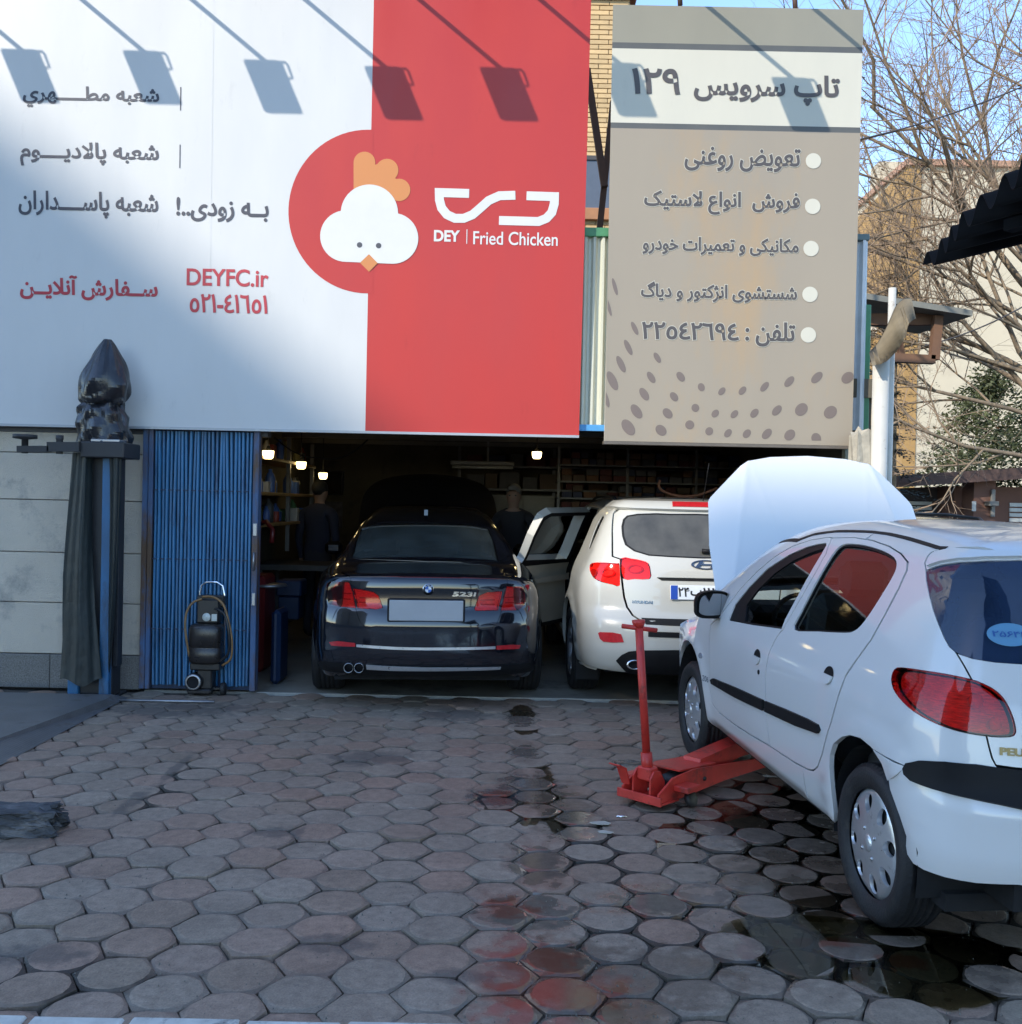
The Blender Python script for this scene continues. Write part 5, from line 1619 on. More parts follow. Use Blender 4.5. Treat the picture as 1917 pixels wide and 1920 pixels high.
def ringmix(nt):
    geo = _n(nt, 'ShaderNodeNewGeometry'); nz = _n(nt, 'ShaderNodeTexNoise'); nz.inputs['Scale'].default_value = 6.0; nz.inputs['Detail'].default_value = 5.0
    nt.links.new(geo.outputs['Position'], nz.inputs['Vector'])
    mr = _n(nt, 'ShaderNodeMapRange'); mr.inputs['From Min'].default_value = 0.35; mr.inputs['From Max'].default_value = 0.65; mr.inputs['To Min'].default_value = 0.05; mr.inputs['To Max'].default_value = 0.65
    nt.links.new(nz.outputs['Fac'], mr.inputs['Value']); return mr.outputs['Result']

def _val(nt, v):
    n = _n(nt, 'ShaderNodeValue'); n.outputs[0].default_value = v; return n.outputs[0]

def pavement():
    top_m = paver_material('paver_face', None); ring_m = paver_material('paver_margin', None, True)
    Rh = 0.1385; gap = 0.0019; rot = 0.022
    bed = MB().box((-9, 1.0, -0.06), (9, YF-0.02, -0.022)).build('pavement', gmat)
    tag(bed, kind='structure')
    def paver_mesh(seed):
        r = random.Random(seed)
        V = []; Fc = []; mi = []
        hexr = [( (Rh-gap)*math.cos(math.pi/3*k), (Rh-gap)*math.sin(math.pi/3*k)) for k in range(6)]
        n = 18
        # outer hex ring subdivided: 18 points on the hexagon
        hx = []
        for k in range(6):
            a = hexr[k]; b_ = hexr[(k+1) % 6]
            for j in range(3): hx.append((a[0]+(b_[0]-a[0])*j/3, a[1]+(b_[1]-a[1])*j/3))
        rr = 0.1110
        zr = [-0.0046 - r.random()*0.0028 for _ in range(n)]
        for k in range(n): V.append((hx[k][0], hx[k][1], -0.03))
        for k in range(n):
            j = 1 - (0.03 + (0.07 if r.random() < .25 else 0.02))*r.random() if k % 3 == 0 else 1 - 0.012*r.random()*r.random()
            V.append((hx[k][0]*j, hx[k][1]*j, zr[k]))
        for k in range(n):
            a = math.atan2(hx[k][1], hx[k][0]); q = rr*(1+0.02*(r.random()-.5)); V.append((q*math.cos(a), q*math.sin(a), -0.0012))
        for k in range(n):
            a = math.atan2(hx[k][1], hx[k][0]); q = rr*0.93; V.append((q*math.cos(a), q*math.sin(a), 0.0004))
        for k in range(n):
            k2 = (k+1) % n
            Fc.append((k, k2, n+k2, n+k)); mi.append(1)
            Fc.append((n+k, n+k2, 2*n+k2, 2*n+k)); mi.append(1)
            Fc.append((2*n+k, 2*n+k2, 3*n+k2, 3*n+k)); mi.append(0)
        Fc.append(tuple(3*n+k for k in range(n))); mi.append(0)
        return V, Fc, mi
    protos = []
    for sd_ in range(9):
        V, Fc, mi = paver_mesh(sd_)
        me = bpy.data.meshes.new('paver'); me.from_pydata(V, [], Fc); me.materials.append(top_m); me.materials.append(ring_m)
        me.polygons.foreach_set('material_index', mi); me.update(); protos.append((me, V, Fc, mi))
    g0 = G(724, 1715)
    c, s_ = math.cos(rot), math.sin(rot)
    cells = []
    for i in range(-60, 61):
        for j in range(-40, 41):
            lx = i*1.5*Rh; ly = (j + 0.5*(i % 2))*math.sqrt(3)*Rh
            x = g0.x + lx*c - ly*s_; y = g0.y + lx*s_ + ly*c
            if not (-6.5 < x < 6.5 and 1.6 < y < YF-0.10): continue
            # inside the frame?
            q = CAM_M.inverted() @ Vector((x, y, 0))
            u = 958.5 + q.x/-q.z*FPX; v = 960 - q.y/-q.z*FPX
            vis = -70 < u < 1990 and v < 1975
            # hidden below the white hatchback
            l = hb.Mi @ Vector((x, y, 0))
            if -0.62 < l.x < 1.0 and 0.3 < l.y < 3.6: vis = False
            cells.append((0 if vis else 1, y, x))
    cells.sort()
    stuff = MB(); tones = []; mis = []
    for k, (hid, y, x) in enumerate(cells):
        r = random.Random(k*7+3)
        rz = rot + r.randrange(6)*math.pi/3
        tx = r.gauss(0, 0.013); ty = r.gauss(0, 0.013); dz = r.gauss(-0.002, 0.0034)
        x += r.gauss(0, .0012); y += r.gauss(0, .0012)
        me, V, Fc, mi = protos[(k*5 + k//7) % 9]
        if k < 300 and not hid:
            o = bpy.data.objects.new('paver', me); COL.objects.link(o); o.parent = bed
            o.location = (x, y, dz); o.rotation_euler = (tx, ty, rz)
        else:
            M = Matrix.Translation((x, y, dz)) @ Euler((tx, ty, rz)).to_matrix().to_4x4()
            stuff.add(V, Fc, False, M); t = r.random(); tones += [t]*len(Fc); mis += mi
    o = stuff.build('far_pavers', top_m, bed); o.data.materials.append(ring_m)
    o.data.polygons.foreach_set('material_index', mis)
    a = o.data.attributes.new('tone', 'FLOAT', 'FACE'); a.data.foreach_set('value', tones)
    tag(o, kind='stuff')
    # standing water among the stones by the rear wheel and in the middle
    wm = glass_mat('puddle_water', (0.72, 0.68, 0.58), 1.36, 1.0, 0.01)
    wdark = glass_mat('murky_water', (0.58, 0.56, 0.40), 1.36, 1.0, 0.01)
    def puddle(name, pix, z, label, seed, wm=wm):
        pts = [G(px, py, z) for px, py in pix]
        lp = smooth_poly([(p.x, p.y) for p in pts], True, 8)
        r = random.Random(seed); lp = [(x + r.gauss(0, .006), y + r.gauss(0, .006)) for x, y in lp]
        V, T = cdt(lp)
        o = MB().add([(p[0], p[1], z) for p in V], [tuple(int(i) for i in t) for t in T]).build(name, wm)
        return tag(o, label, 'puddle')
    puddle('puddle', [(1350,1740),(1420,1715),(1560,1720),(1700,1735),(1850,1760),(1930,1790),(1935,1850),(1820,1890),(1700,1880),(1600,1840),(1500,1835),(1420,1800),(1360,1775)], -0.0008, 'murky puddle among the pavers just behind the white hatchback rear wheel', 1, wdark)
    puddle('puddle', [(1230,1560),(1300,1500),(1400,1450),(1500,1450),(1600,1520),(1640,1640),(1600,1720),(1500,1725),(1400,1690),(1330,1640),(1260,1620)], -0.0036, 'shallow water lying in the paver joints below the red jack', 2)
    puddle('puddle', [(892,1490),(915,1472),(945,1478),(975,1452),(1000,1428),(1030,1440),(1040,1470),(1062,1500),(1055,1530),(1075,1555),(1040,1562),(1020,1540),(985,1548),(950,1530),(915,1520)], -0.0034, 'dark shallow puddle in the middle of the yard in line with the red sign', 3)
    puddle('puddle', [(955,1334),(972,1322),(990,1324),(1004,1340),(996,1356),(1008,1372),(980,1378),(962,1368),(966,1352)], -0.0030, 'small dark puddle nearest the black saloon', 4)
    # loose grit and chips in the joints
    gr = MB(); rg = random.Random(17)
    for _ in range(2600):
        y = 3.0 + 5.0*rg.random()**1.3; x = rg.uniform(-0.62, 0.62)*y; q = rg.uniform(0.0012, 0.0042)
        gr.add([(x-q, y-q*.7, -.006), (x+q, y-q*.5, -.006), (x+q*.2, y+q, -.006), (x, y, -.006+q*2.2)], [(0, 1, 3), (1, 2, 3), (2, 0, 3)])
    tag(gr.build('grit', mat('grit_grey', (0.16, 0.14, 0.115), 0.9, var=0.4, scale=40), bed), kind='stuff')
    # pale kerb cut by the lower edge of the picture
    k0 = G(0, 1905); k1 = G(520, 1916)
    kerb = MB(); n = 0
    kb = empty('kerb', (0, 0, 0)); tag(kb, kind='structure')
    x = -3.0
    while x < 0.35:
        w = rnd.uniform(0.28, 0.42)
        MB().box((x, 2.62, -0.05), (x+w-0.02, k0.y + (k1.y-k0.y)*(x-k0.x)/(k1.x-k0.x) + rnd.uniform(-.006, .004), 0.006), 0.006).build('kerb_stone', mat('kerb_paint', (0.55, 0.53, 0.47), 0.7, var=0.2, scale=14, dirt=(0.08, 0.08, 0.08), dirt_amt=0.25, dscale=9), kb)
        x += w
    # concrete floor and threshold of the garage
    fl = MB().box((-2.9, YF-0.02, -0.10), (3.6, 14.5, 0.0), 0.004).build('garage_floor', mat('floor_concrete', (0.26, 0.235, 0.19), 0.6, var=0.25, scale=3, dirt=(0.06, 0.055, 0.05), dirt_amt=0.25, dscale=1.6, bump=0.1, bscale=50))
    tag(fl, kind='structure')
    MB().box((-2.0, YF-0.045, -0.05), (3.5, YF-0.022, 0.004), 0.003).build('threshold', mat('threshold_pale', (0.36, 0.34, 0.29), 0.7, var=0.2, scale=12, dirt=(0.08, 0.08, 0.08), dirt_amt=0.2), fl)

# ------------------------------------------------------------------ left masonry wall, gate
def front_wall():
    root = empty('concrete_wall', (-4.0, YF, 0)); 
    tag(root, 'grey rough-faced masonry wall with dark granite base, left of the blue gate', 'wall')
    cm = mat('wall_block', (0.55, 0.48, 0.385), 0.85, var=0.10, scale=2.5, bump=0.9, bscale=170, dirt=(0.22, 0.21, 0.195), dirt_amt=0.35, dscale=1.5)
    gm = mat('granite_base', (0.15, 0.14, 0.125), 0.6, var=0.55, scale=110, bump=0.25, bscale=150, detail=2)
    x1 = P(268, 1100, YF).x - (-4.0)
    zs = [P(130, y, YF).z for y in (1292, 1226, 1130, 1036, 938, 850, 800)]
    zs[0] = 0.0
    for k in range(len(zs)-1):
        z0, z1 = zs[k], zs[k+1]
        if k == 0:
            edges = [-2.5, -1.55, -0.42, 0.35, x1]
        else:
            edges = [-2.5, -1.25 + 0.62*(k % 2), x1]
        for a, b in zip(edges[:-1], edges[1:]):
            d = rnd.uniform(-0.004, 0.004)
            MB().box((a+0.002, -0.02+d + (-0.015 if k == 0 else 0), z0+0.003), (b-0.002, 0.22, z1-0.003), 0.004).build('stone_base' if k == 0 else 'wall_stone', gm if k == 0 else cm, root)
    MB().box((-2.5, 0.03, 0), (x1-0.01, 0.24, zs[-1]+0.25)).build('mortar_core', mat('mortar', (0.12, 0.115, 0.11), 0.95, var=0.2), root)
    # roller box / dark fascia between wall and sign
    fa = MB().box((-6.6, YF-0.03, P(130, 812, YF).z), (-1.95, YF+0.1, P(130, 780, YF).z), 0.004).build('fascia_beam', mat('fascia', (0.08, 0.08, 0.085), 0.6, var=0.3, scale=6))
    tag(fa, 'dark steel fascia beam just under the white billboard', 'beam')

def folding_gate():
    xL = P(270, 1100, YF).x; xR = P(487, 1100, YF).x; zT = P(380, 806, YF).z; zB = 0.02
    root = empty('folding_gate', (xL, YF-0.06, 0))
    tag(root, 'blue concertina steel gate folded open, rust on its left stile', 'gate')
    bl = mat('gate_blue', (0.032, 0.145, 0.285), 0.45, var=0.35, scale=5, stretch=(1, 1, 0.25), dirt=(0.018, 0.045, 0.10), dirt_amt=0.3, dscale=7, bump=0.1, bscale=60)
    rust = mat('gate_rust', (0.05, 0.10, 0.20), 0.6, var=0.4, scale=4, stretch=(1, 1, 0.3), dirt=(0.10, 0.055, 0.03), dirt_amt=0.6, dscale=5)
    W = xR - xL
    MB().box((0.0, -0.02, zB), (0.045, 0.05, zT), 0.004).build('stile', rust, root)
    MB().box((0.052, -0.03, zB), (0.085, 0.04, zT), 0.004).build('stile', rust, root)
    MB().box((W-0.045, -0.04, zB), (W, 0.06, zT), 0.004).build('stile', rust, root)
    n = 26; x = 0.095; end = W-0.05; step = (end-x)/n
    slats = []
    for k in range(n):
        # folded channel slat, edge-on pleats
        w = step*0.80
        prof = [(0, 0), (w*0.2, -0.014), (w*0.8, -0.014), (w, 0), (w, 0.006), (w*0.75, -0.006), (w*0.25, -0.006), (0, 0.006)]
        lean = rnd.gauss(0, 0.006) + (0.03*math.sin(k*0.5) if k > 15 else 0)*0.25
        mb = MB()
        V = []; m = len(prof)
        for z, dx in ((zB+0.03+rnd.random()*0.01, -lean), (0.75, lean*0.5), (1.4, -lean*0.3), (zT-0.02, lean)):
            for a, b in prof: V.append((x + k*step + a + dx, b - 0.01*(k % 2), z))
        Fc = []
        for i in range(3):
            for j in range(m): Fc.append((i*m+j, i*m+(j+1) % m, (i+1)*m+(j+1) % m, (i+1)*m+j))
        Fc += [tuple(reversed(range(m))), tuple(3*m+j for j in range(m))]
        mb.add(V, Fc).build('slat', bl, root, recalc=True)
    for py in (920, 1048, 1178):
        z = P(380, py, YF).z
        MB().box((0.09, -0.022, z-0.004), (W-0.05, -0.0165, z+0.004)).build('lattice_bar', mat('gate_dark', (0.015, 0.03, 0.07), 0.6, var=0.3), root)
    MB().box((0.09, 0.02, zB), (W-0.05, 0.03, zT)).build('backing', mat('gate_dark', (0.015, 0.03, 0.07), 0.6), root)
    MB().tube([(W-0.02, -0.06, 1.12), (W-0.02, -0.075, 1.05), (W-0.02, -0.06, 0.98)], 0.008, 8).build('pull_handle', mat('bare_steel', (0.35, 0.35, 0.36), 0.35, metal=0.8, var=0.2), root)
    for z in (1.25, 0.70): MB().box((W-0.035, -0.052, z), (W-0.005, -0.04, z+0.10), 0.004).build('lock_plate', MATS['bare_steel'], root)

# ------------------------------------------------------------------ sign boards
class Board:
    """upright board leaning a little forward; px() gives board coordinates of photo pixels"""
    def __init__(s, name, Yb, zb, lean):
        s.o = Vector((0, Yb, zb)); s.lean = lean
        s.root = empty(name, s.o, rot=(lean, 0, 0))
        s.up = Vector((0, -math.sin(lean), math.cos(lean))); s.n = Vector((0, -math.cos(lean), -math.sin(lean)))
    def px(s, pts):
        out = []
        for px, py in pts:
            d = ray(px, py); t = (s.o - CAM_P).dot(s.n) / d.dot(s.n); q = CAM_P + d*t - s.o
            out.append((q.x, q.dot(s.up)))
        return out

def arc(cx, cy, r, a0, a1, n=16):
    return [(cx + r*math.cos(R(a0+(a1-a0)*i/n)), cy + r*math.sin(R(a0+(a1-a0)*i/n))) for i in range(n+1)]

def ribbon(pts, w):
    n = len(pts); Lf = []; Rt = []
    P_ = [np.array(p, float) for p in pts]
    for i in range(n):
        t1 = P_[i]-P_[i-1] if i else P_[1]-P_[0]; t2 = P_[i+1]-P_[i] if i < n-1 else t1
        n1 = np.array((-t1[1], t1[0]))/np.linalg.norm(t1); n2 = np.array((-t2[1], t2[0]))/np.linalg.norm(t2)
        m = n1+n2; m /= np.linalg.norm(m); k = min(1.6, 1/max(0.3, float(m@n1)))
        Lf.append(tuple(P_[i]+m*w/2*k)); Rt.append(tuple(P_[i]-m*w/2*k))
    return Lf + Rt[::-1]

def board_material(name, col, rough=0.42):
    return mat(name, col, rough, var=0.05, scale=1.3, bump=0.10, bscale=3.0, rvar=0.2, spec=0.4, stretch=(1.6, 1, 0.5), dirt=tuple(c*0.86 for c in col), dirt_amt=0.0, dscale=4.0)

def billboard():
    B = Board('billboard', 7.97, P(500, 804, 7.97).z, 0.018)
    r = B.root
    tag(r, 'large white and red restaurant billboard with a chicken emblem over the garage door', 'billboard')
    white = board_material('board_white', (0.535, 0.53, 0.515)); red = board_material('board_red', (0.41, 0.028, 0.022))
    ink = mat('board_ink', (0.045, 0.045, 0.06), 0.5, var=0.1); rink = mat('board_red_ink', (0.40, 0.028, 0.04), 0.5, var=0.1)
    orange = board_material('board_orange', (0.52, 0.20, 0.06)); lw = mat('board_letter_white', (0.57, 0.56, 0.54), 0.5, var=0.03)
    xr = B.px([(1086, 815), (1105, 0)]); xm = B.px([(685, 806), (697, 0)])
    top = 4.05; xl = -6.4
    MB().box((xl, 0.012, 0), (xr[0][0]-0.004, 0.06, top), 0.0).build('box_frame', mat('board_side', (0.5, 0.5, 0.5), 0.5, var=0.1), r)
    flat_sheet('white_panel', [(xl, 0), (xm[0][0], 0), (xm[1][0]+0.02, top), (xl, top)], [], white, r, 0.0, thick=0.012)
    flat_sheet('red_panel', [(xm[0][0], 0), (xr[0][0], 0), (xr[1][0]+0.02, top), (xm[1][0]+0.02, top)], [], red, r, 0.0, thick=0.012)
    MB().box((xl, -0.012, -0.02), (xr[0][0], 0.07, -0.001)).build('lower_trim', mat('trim_grey', (0.35, 0.36, 0.38), 0.4, metal=0.3, var=0.1), r)
    z = lambda L: B.px([(500+x/3.0, y/3.0) for x, y in L])
    half = [(690 + 149*math.cos(R(a)), 396.5 + 153.5*math.sin(R(a))) for a in np.linspace(90, 270, 40)]
    q0 = B.px([(388, 803), (399, 2)]); MB().add([(q0[0][0]-.012, -.0012, .002), (q0[0][0]+.012, -.0012, .002), (q0[1][0]+.012, -.0012, top), (q0[1][0]-.012, -.0012, top)], [(0, 1, 2, 3)]).build('seam', white, r)
    flat_sheet('red_disc', B.px(half + [(700, 243), (700, 550)]), [], red, r, -0.0015)
    body = arc(447, 1328, 145, 90, 258, 20) + arc(579, 1199, 161, 184, 358, 24) + arc(711, 1341, 143, -78, 90, 20)
    comb = [(490, 1100), (490, 914)] + arc(551, 914, 61, 180, 372, 14) + arc(678, 957, 64, 212, 405, 14) + arc(746, 1068, 63, -104, 110, 14) + [(640, 1130)]
    flat_sheet('emblem_comb', z(comb), [], orange, r, -0.003)
    flat_sheet('emblem_head', z(body), [], lw, r, -0.0045)
    flat_sheet('emblem_beak', z([(577, 1430), (626, 1480), (577, 1529), (526, 1478)]), [], orange, r, -0.006)
    for c in ((524, 1378), (631, 1382)):
        flat_sheet('emblem_eye', z(arc(c[0], c[1], 15.5, 0, 345, 23)), [], mat('eye_grey', (0.06, 0.06, 0.07), 0.5), r, -0.006)
    flat_sheet('logo_letter', z(ribbon([(1140,1088),(972,1083),(973,1125),(985,1170),(1015,1207),(1060,1228),(1110,1228),(1160,1207),(1205,1168),(1250,1128),(1310,1101),(1400,1098)], 50)), [], lw, r, -0.003)
    flat_sheet('logo_letter', z(ribbon([(1463,1101),(1620,1106),(1619,1145),(1605,1195),(1575,1228),(1530,1246),(1308,1240)], 50)), [], lw, r, -0.003)
    def write(nm, s, x0, x1, y0, y1, m, bold):
        q = B.px([(x0, y1), (x1, y1), (x0, y0), (x1, y0)])
        lettering(nm, s, (q[0][0]+q[2][0])/2, (q[1][0]+q[3][0])/2, (q[0][1]+q[1][1])/2, (q[2][1]+q[3][1])/2, m, r, -0.003, bold=bold)
    write('lettering', 'DEY', 815, 861, 432.6, 452, lw, 0.004)
    write('lettering', 'Fried Chicken', 888, 1046, 435, 459.5, lw, 0.0012)
    q = B.px([(876, 430), (877, 457)]); MB().box((q[0][0]-.003, -0.003, q[1][1]), (q[0][0]+.003, -0.001, q[0][1])).build('divider', lw, r)
    for s, x0, x1, y0, y1, m, bd in ((shape('شعبه مطـــــهري'), 44, 298, 163, 202, ink, .004), (shape('شعبه پالادیــــوم'), 39, 297, 268, 312, ink, .004),
                              (shape('شعبه پاســــداران'), 36, 296, 360, 408, ink, .004), (shape('بــه زودی..!'), 332, 503, 372, 415, ink, .0048),
                              (shape('ســفارش آنلایــن'), 39, 295, 518, 562, rink, .005), ('DEYFC.ir', 351, 503, 505, 536, rink, .0035), ('٥۲۱-٤۱٦٥۱', 357, 501, 553, 586, rink, .004)):
        write('lettering', s, x0, x1, y0, y1, m, bd)
    for x, y0, y1 in ((338.6, 163, 207), (337.3, 271, 315)):
        q = B.px([(x, y1), (x, y0)]); MB().box((q[0][0]-.0035, -0.003, q[0][1]), (q[0][0]+.0035, -0.001, q[1][1])).build('divider', ink, r)

def service_sign():
    B = Board('service_sign', 7.93, P(1360, 831, 7.93).z, 0.020)
    r = B.root
    tag(r, 'beige garage service sign with bullet list and brown dots, right of the red billboard', 'sign')
    khaki = board_material('sign_khaki', (0.25, 0.232, 0.178)); beige = mat('sign_beige', (0.290, 0.243, 0.182), 0.5, var=0.05, scale=1.2, stretch=(1, 1, 0.3), dirt=(0.35, 0.245, 0.14), dirt_amt=0.25, dscale=0.9, rvar=0.1)
    cream = board_material('sign_cream', (0.53, 0.50, 0.41)); stripe = mat('sign_stripe', (0.085, 0.085, 0.08), 0.5, var=0.08)
    ink = mat('sign_ink', (0.07, 0.06, 0.058), 0.5, var=0.1); dot = mat('sign_dot', (0.155, 0.118, 0.10), 0.5, var=0.06); halo = mat('sign_halo', (0.47, 0.44, 0.36), 0.5, var=0.04)
    l0, l1 = B.px([(1134, 823), (1150, 10)]); r0, r1 = B.px([(1598, 832), (1620, 16)])
    zt = (l1[1]+r1[1])/2
    ys = [B.px([(1150, a), (1615, b)]) for a, b in ((75, 92), (87.5, 102), (228, 240), (238, 251))]
    lev = [sum(p[1] for p in q)/2 for q in ys]
    xl = lambda z: l0[0] + (l1[0]-l0[0])*z/zt
    xr = lambda z: r0[0] + (r1[0]-r0[0])*z/zt
    MB().box((xl(0)+0.004, 0.011, 0), (xr(0)-0.004, 0.10, zt-0.003)).build('box_frame', mat('sign_side', (0.55, 0.52, 0.45), 0.5, var=0.1), r)
    def band(nm, a, b, m, y=0.0, th=0.01): flat_sheet(nm, [(xl(a), a), (xr(a), a), (xr(b), b), (xl(b), b)], [], m, r, y, thick=th)
    band('lower_field', 0, lev[3], beige); band('upper_field', lev[0], zt, khaki); band('title_field', lev[2], lev[1], cream)
    band('stripe', lev[3], lev[2], stripe); band('stripe', lev[1], lev[0], stripe)
    MB().box((xl(0)-.006, -.012, -.025), (xr(0)+.004, .11, -.002)).build('lower_trim', mat('sign_trim', (0.12, 0.10, 0.08), 0.5, var=0.2), r)
    def write(s, x0, x1, y0, y1, bold, h=0.0):
        q = B.px([(x0, y1), (x1, y1), (x0, y0), (x1, y0)])
        lettering('lettering', s, (q[0][0]+q[2][0])/2, (q[1][0]+q[3][0])/2, (q[0][1]+q[1][1])/2, (q[2][1]+q[3][1])/2, ink, r, -0.004, bold=bold, halo=h, halo_mat=halo)
    write(shape('تاپ سرویس'), 1303, 1573, 141, 195, .0065)
    write('۱۲۹', 1187, 1274, 130, 175, .007)
    write(shape('تعویض روغنی'), 1285, 1500, 277, 321, .0045, .005)
    write(shape('فروش  انواع لاستیک'), 1209, 1499, 360, 402, .0045, .005)
    write(shape('مکانیکی و تعمیرات خودرو'), 1206, 1497, 446, 478, .0038, .0045)
    write(shape('شستشوی انژکتور و دیاگ'), 1203, 1494, 531, 566, .0038, .0045)
    write(shape('تلفن :'), 1399, 1490, 605, 649, .005, .005)
    write('۲۲٥٤۲٦۹٤', 1205, 1385, 606, 636, .005, .005)
    for c in ((1525.4,301.7),(1524,387),(1521,466),(1519,552),(1516,628)):
        flat_sheet('bullet', B.px(arc(c[0], c[1], 14.5, 0, 345, 23)), [], cream, r, -0.004)
    dots = [(242,322,12,55,-15),(205,450,10,55,-15),(365,580,15,45,-25),(325,698,17,52,-25),(280,802,20,56,-25),(227,905,26,64,-25),(190,1020,14,52,-15),(505,762,17,36,-30),(467,884,20,40,-32),(424,988,24,44,-32),(376,1095,28,50,-35),(325,1194,34,56,-35),
            (650,880,22,34,-35),(609,1004,22,32,-38),(569,1107,26,36,-42),(528,1212,30,38,-45),(778,945,21,26,-20),(741,1073,24,25,0),(706,1178,28,28,0),(905,970,18,28,40),(864,1108,20,27,40),(827,1218,24,26,30),(1033,966,19,30,40),(983,1112,19,29,42),(943,1230,20,29,40),
            (1170,942,19,36,40),(1107,1106,21,32,40),(1060,1233,22,30,40),(1323,910,22,40,42),(1246,1089,23,38,42),(1184,1234,24,38,42),(1494,885,25,44,45),(1398,1083,35,44,45),(1326,1241,30,38,45),(1684,886,32,42,50),(1578,1100,36,44,50),(1490,1262,34,30,70)]
    for cx, cy, rx, ry, rot in dots:
        a = R(rot); pts = []
        for t in np.linspace(0, 2*math.pi, 22, endpoint=False):
            ex, ey = rx*math.cos(t), ry*math.sin(t)
            X = cx + ex*math.cos(a) - ey*math.sin(a); Y = cy + ex*math.sin(a) + ey*math.cos(a)
            pts.append((1080+X/3.305, 440+min(Y, 1275)/3.305))
        q = B.px(pts)
        q = [(min(max(x, xl(z_)+.003), xr(z_)-.003), max(z_, 0.004)) for x, z_ in q]
        flat_sheet('printed_dot', q, [], dot, r, -0.002)

def floodlights():
    sm = mat('lamp_case', (0.09, 0.09, 0.095), 0.5, var=0.15); gl = mat('lamp_face', (0.5, 0.5, 0.48), 0.2, var=0.05)
    k = 0
    words = ('first', 'second', 'third', 'fourth', 'fifth', 'sixth', 'seventh', 'eighth', 'ninth')
    for (px, py, rootY) in ((-166, 145, 8.05), (60, 145, 8.05), (289, 148, 8.05), (515, 165, 8.05), (741, 177, 8.05), (957, 179, 8.05), (1190, 185, 8.0), (1512, 212, 8.0), (1690, 200, 8.0)):
        s = P(px, py, 7.93)
        D = 1.15
        c = s + Vector((-SUN_L.x/SUN_L.y*D, -D, -SUN_L.z/SUN_L.y*D))
        root = empty('floodlight', c)
        tag(root, 'floodlight on a long arm above the signs, %s from the left' % words[k], 'floodlight', 'floodlights above the sign boards')
        k += 1
        M = Matrix.Rotation(R(-30.6), 4, 'X')
        MB().box((-0.135, -0.03, -0.155), (0.135, 0.03, 0.155), 0.012, M).build('lamp_case', sm, root)
        MB().box((-0.12, 0.0305, -0.14), (0.12, 0.034, 0.14), 0.0, M).build('lamp_face', gl, root)
        top = M @ Vector((0.03, 0.0, 0.14))
        MB().tube([top, Vector((0.03, D+0.08, top.z+0.01))], 0.017, 8).build('arm', sm, root)
        MB().tube([M @ Vector((0.13, 0, 0.145)), M @ Vector((0.175, 0.0, 0.145)), M @ Vector((0.185, 0, 0.13)), M @ Vector((0.18, 0, 0.055)), M @ Vector((0.13, 0, 0.045))], 0.009, 6).build('bracket', sm, root)

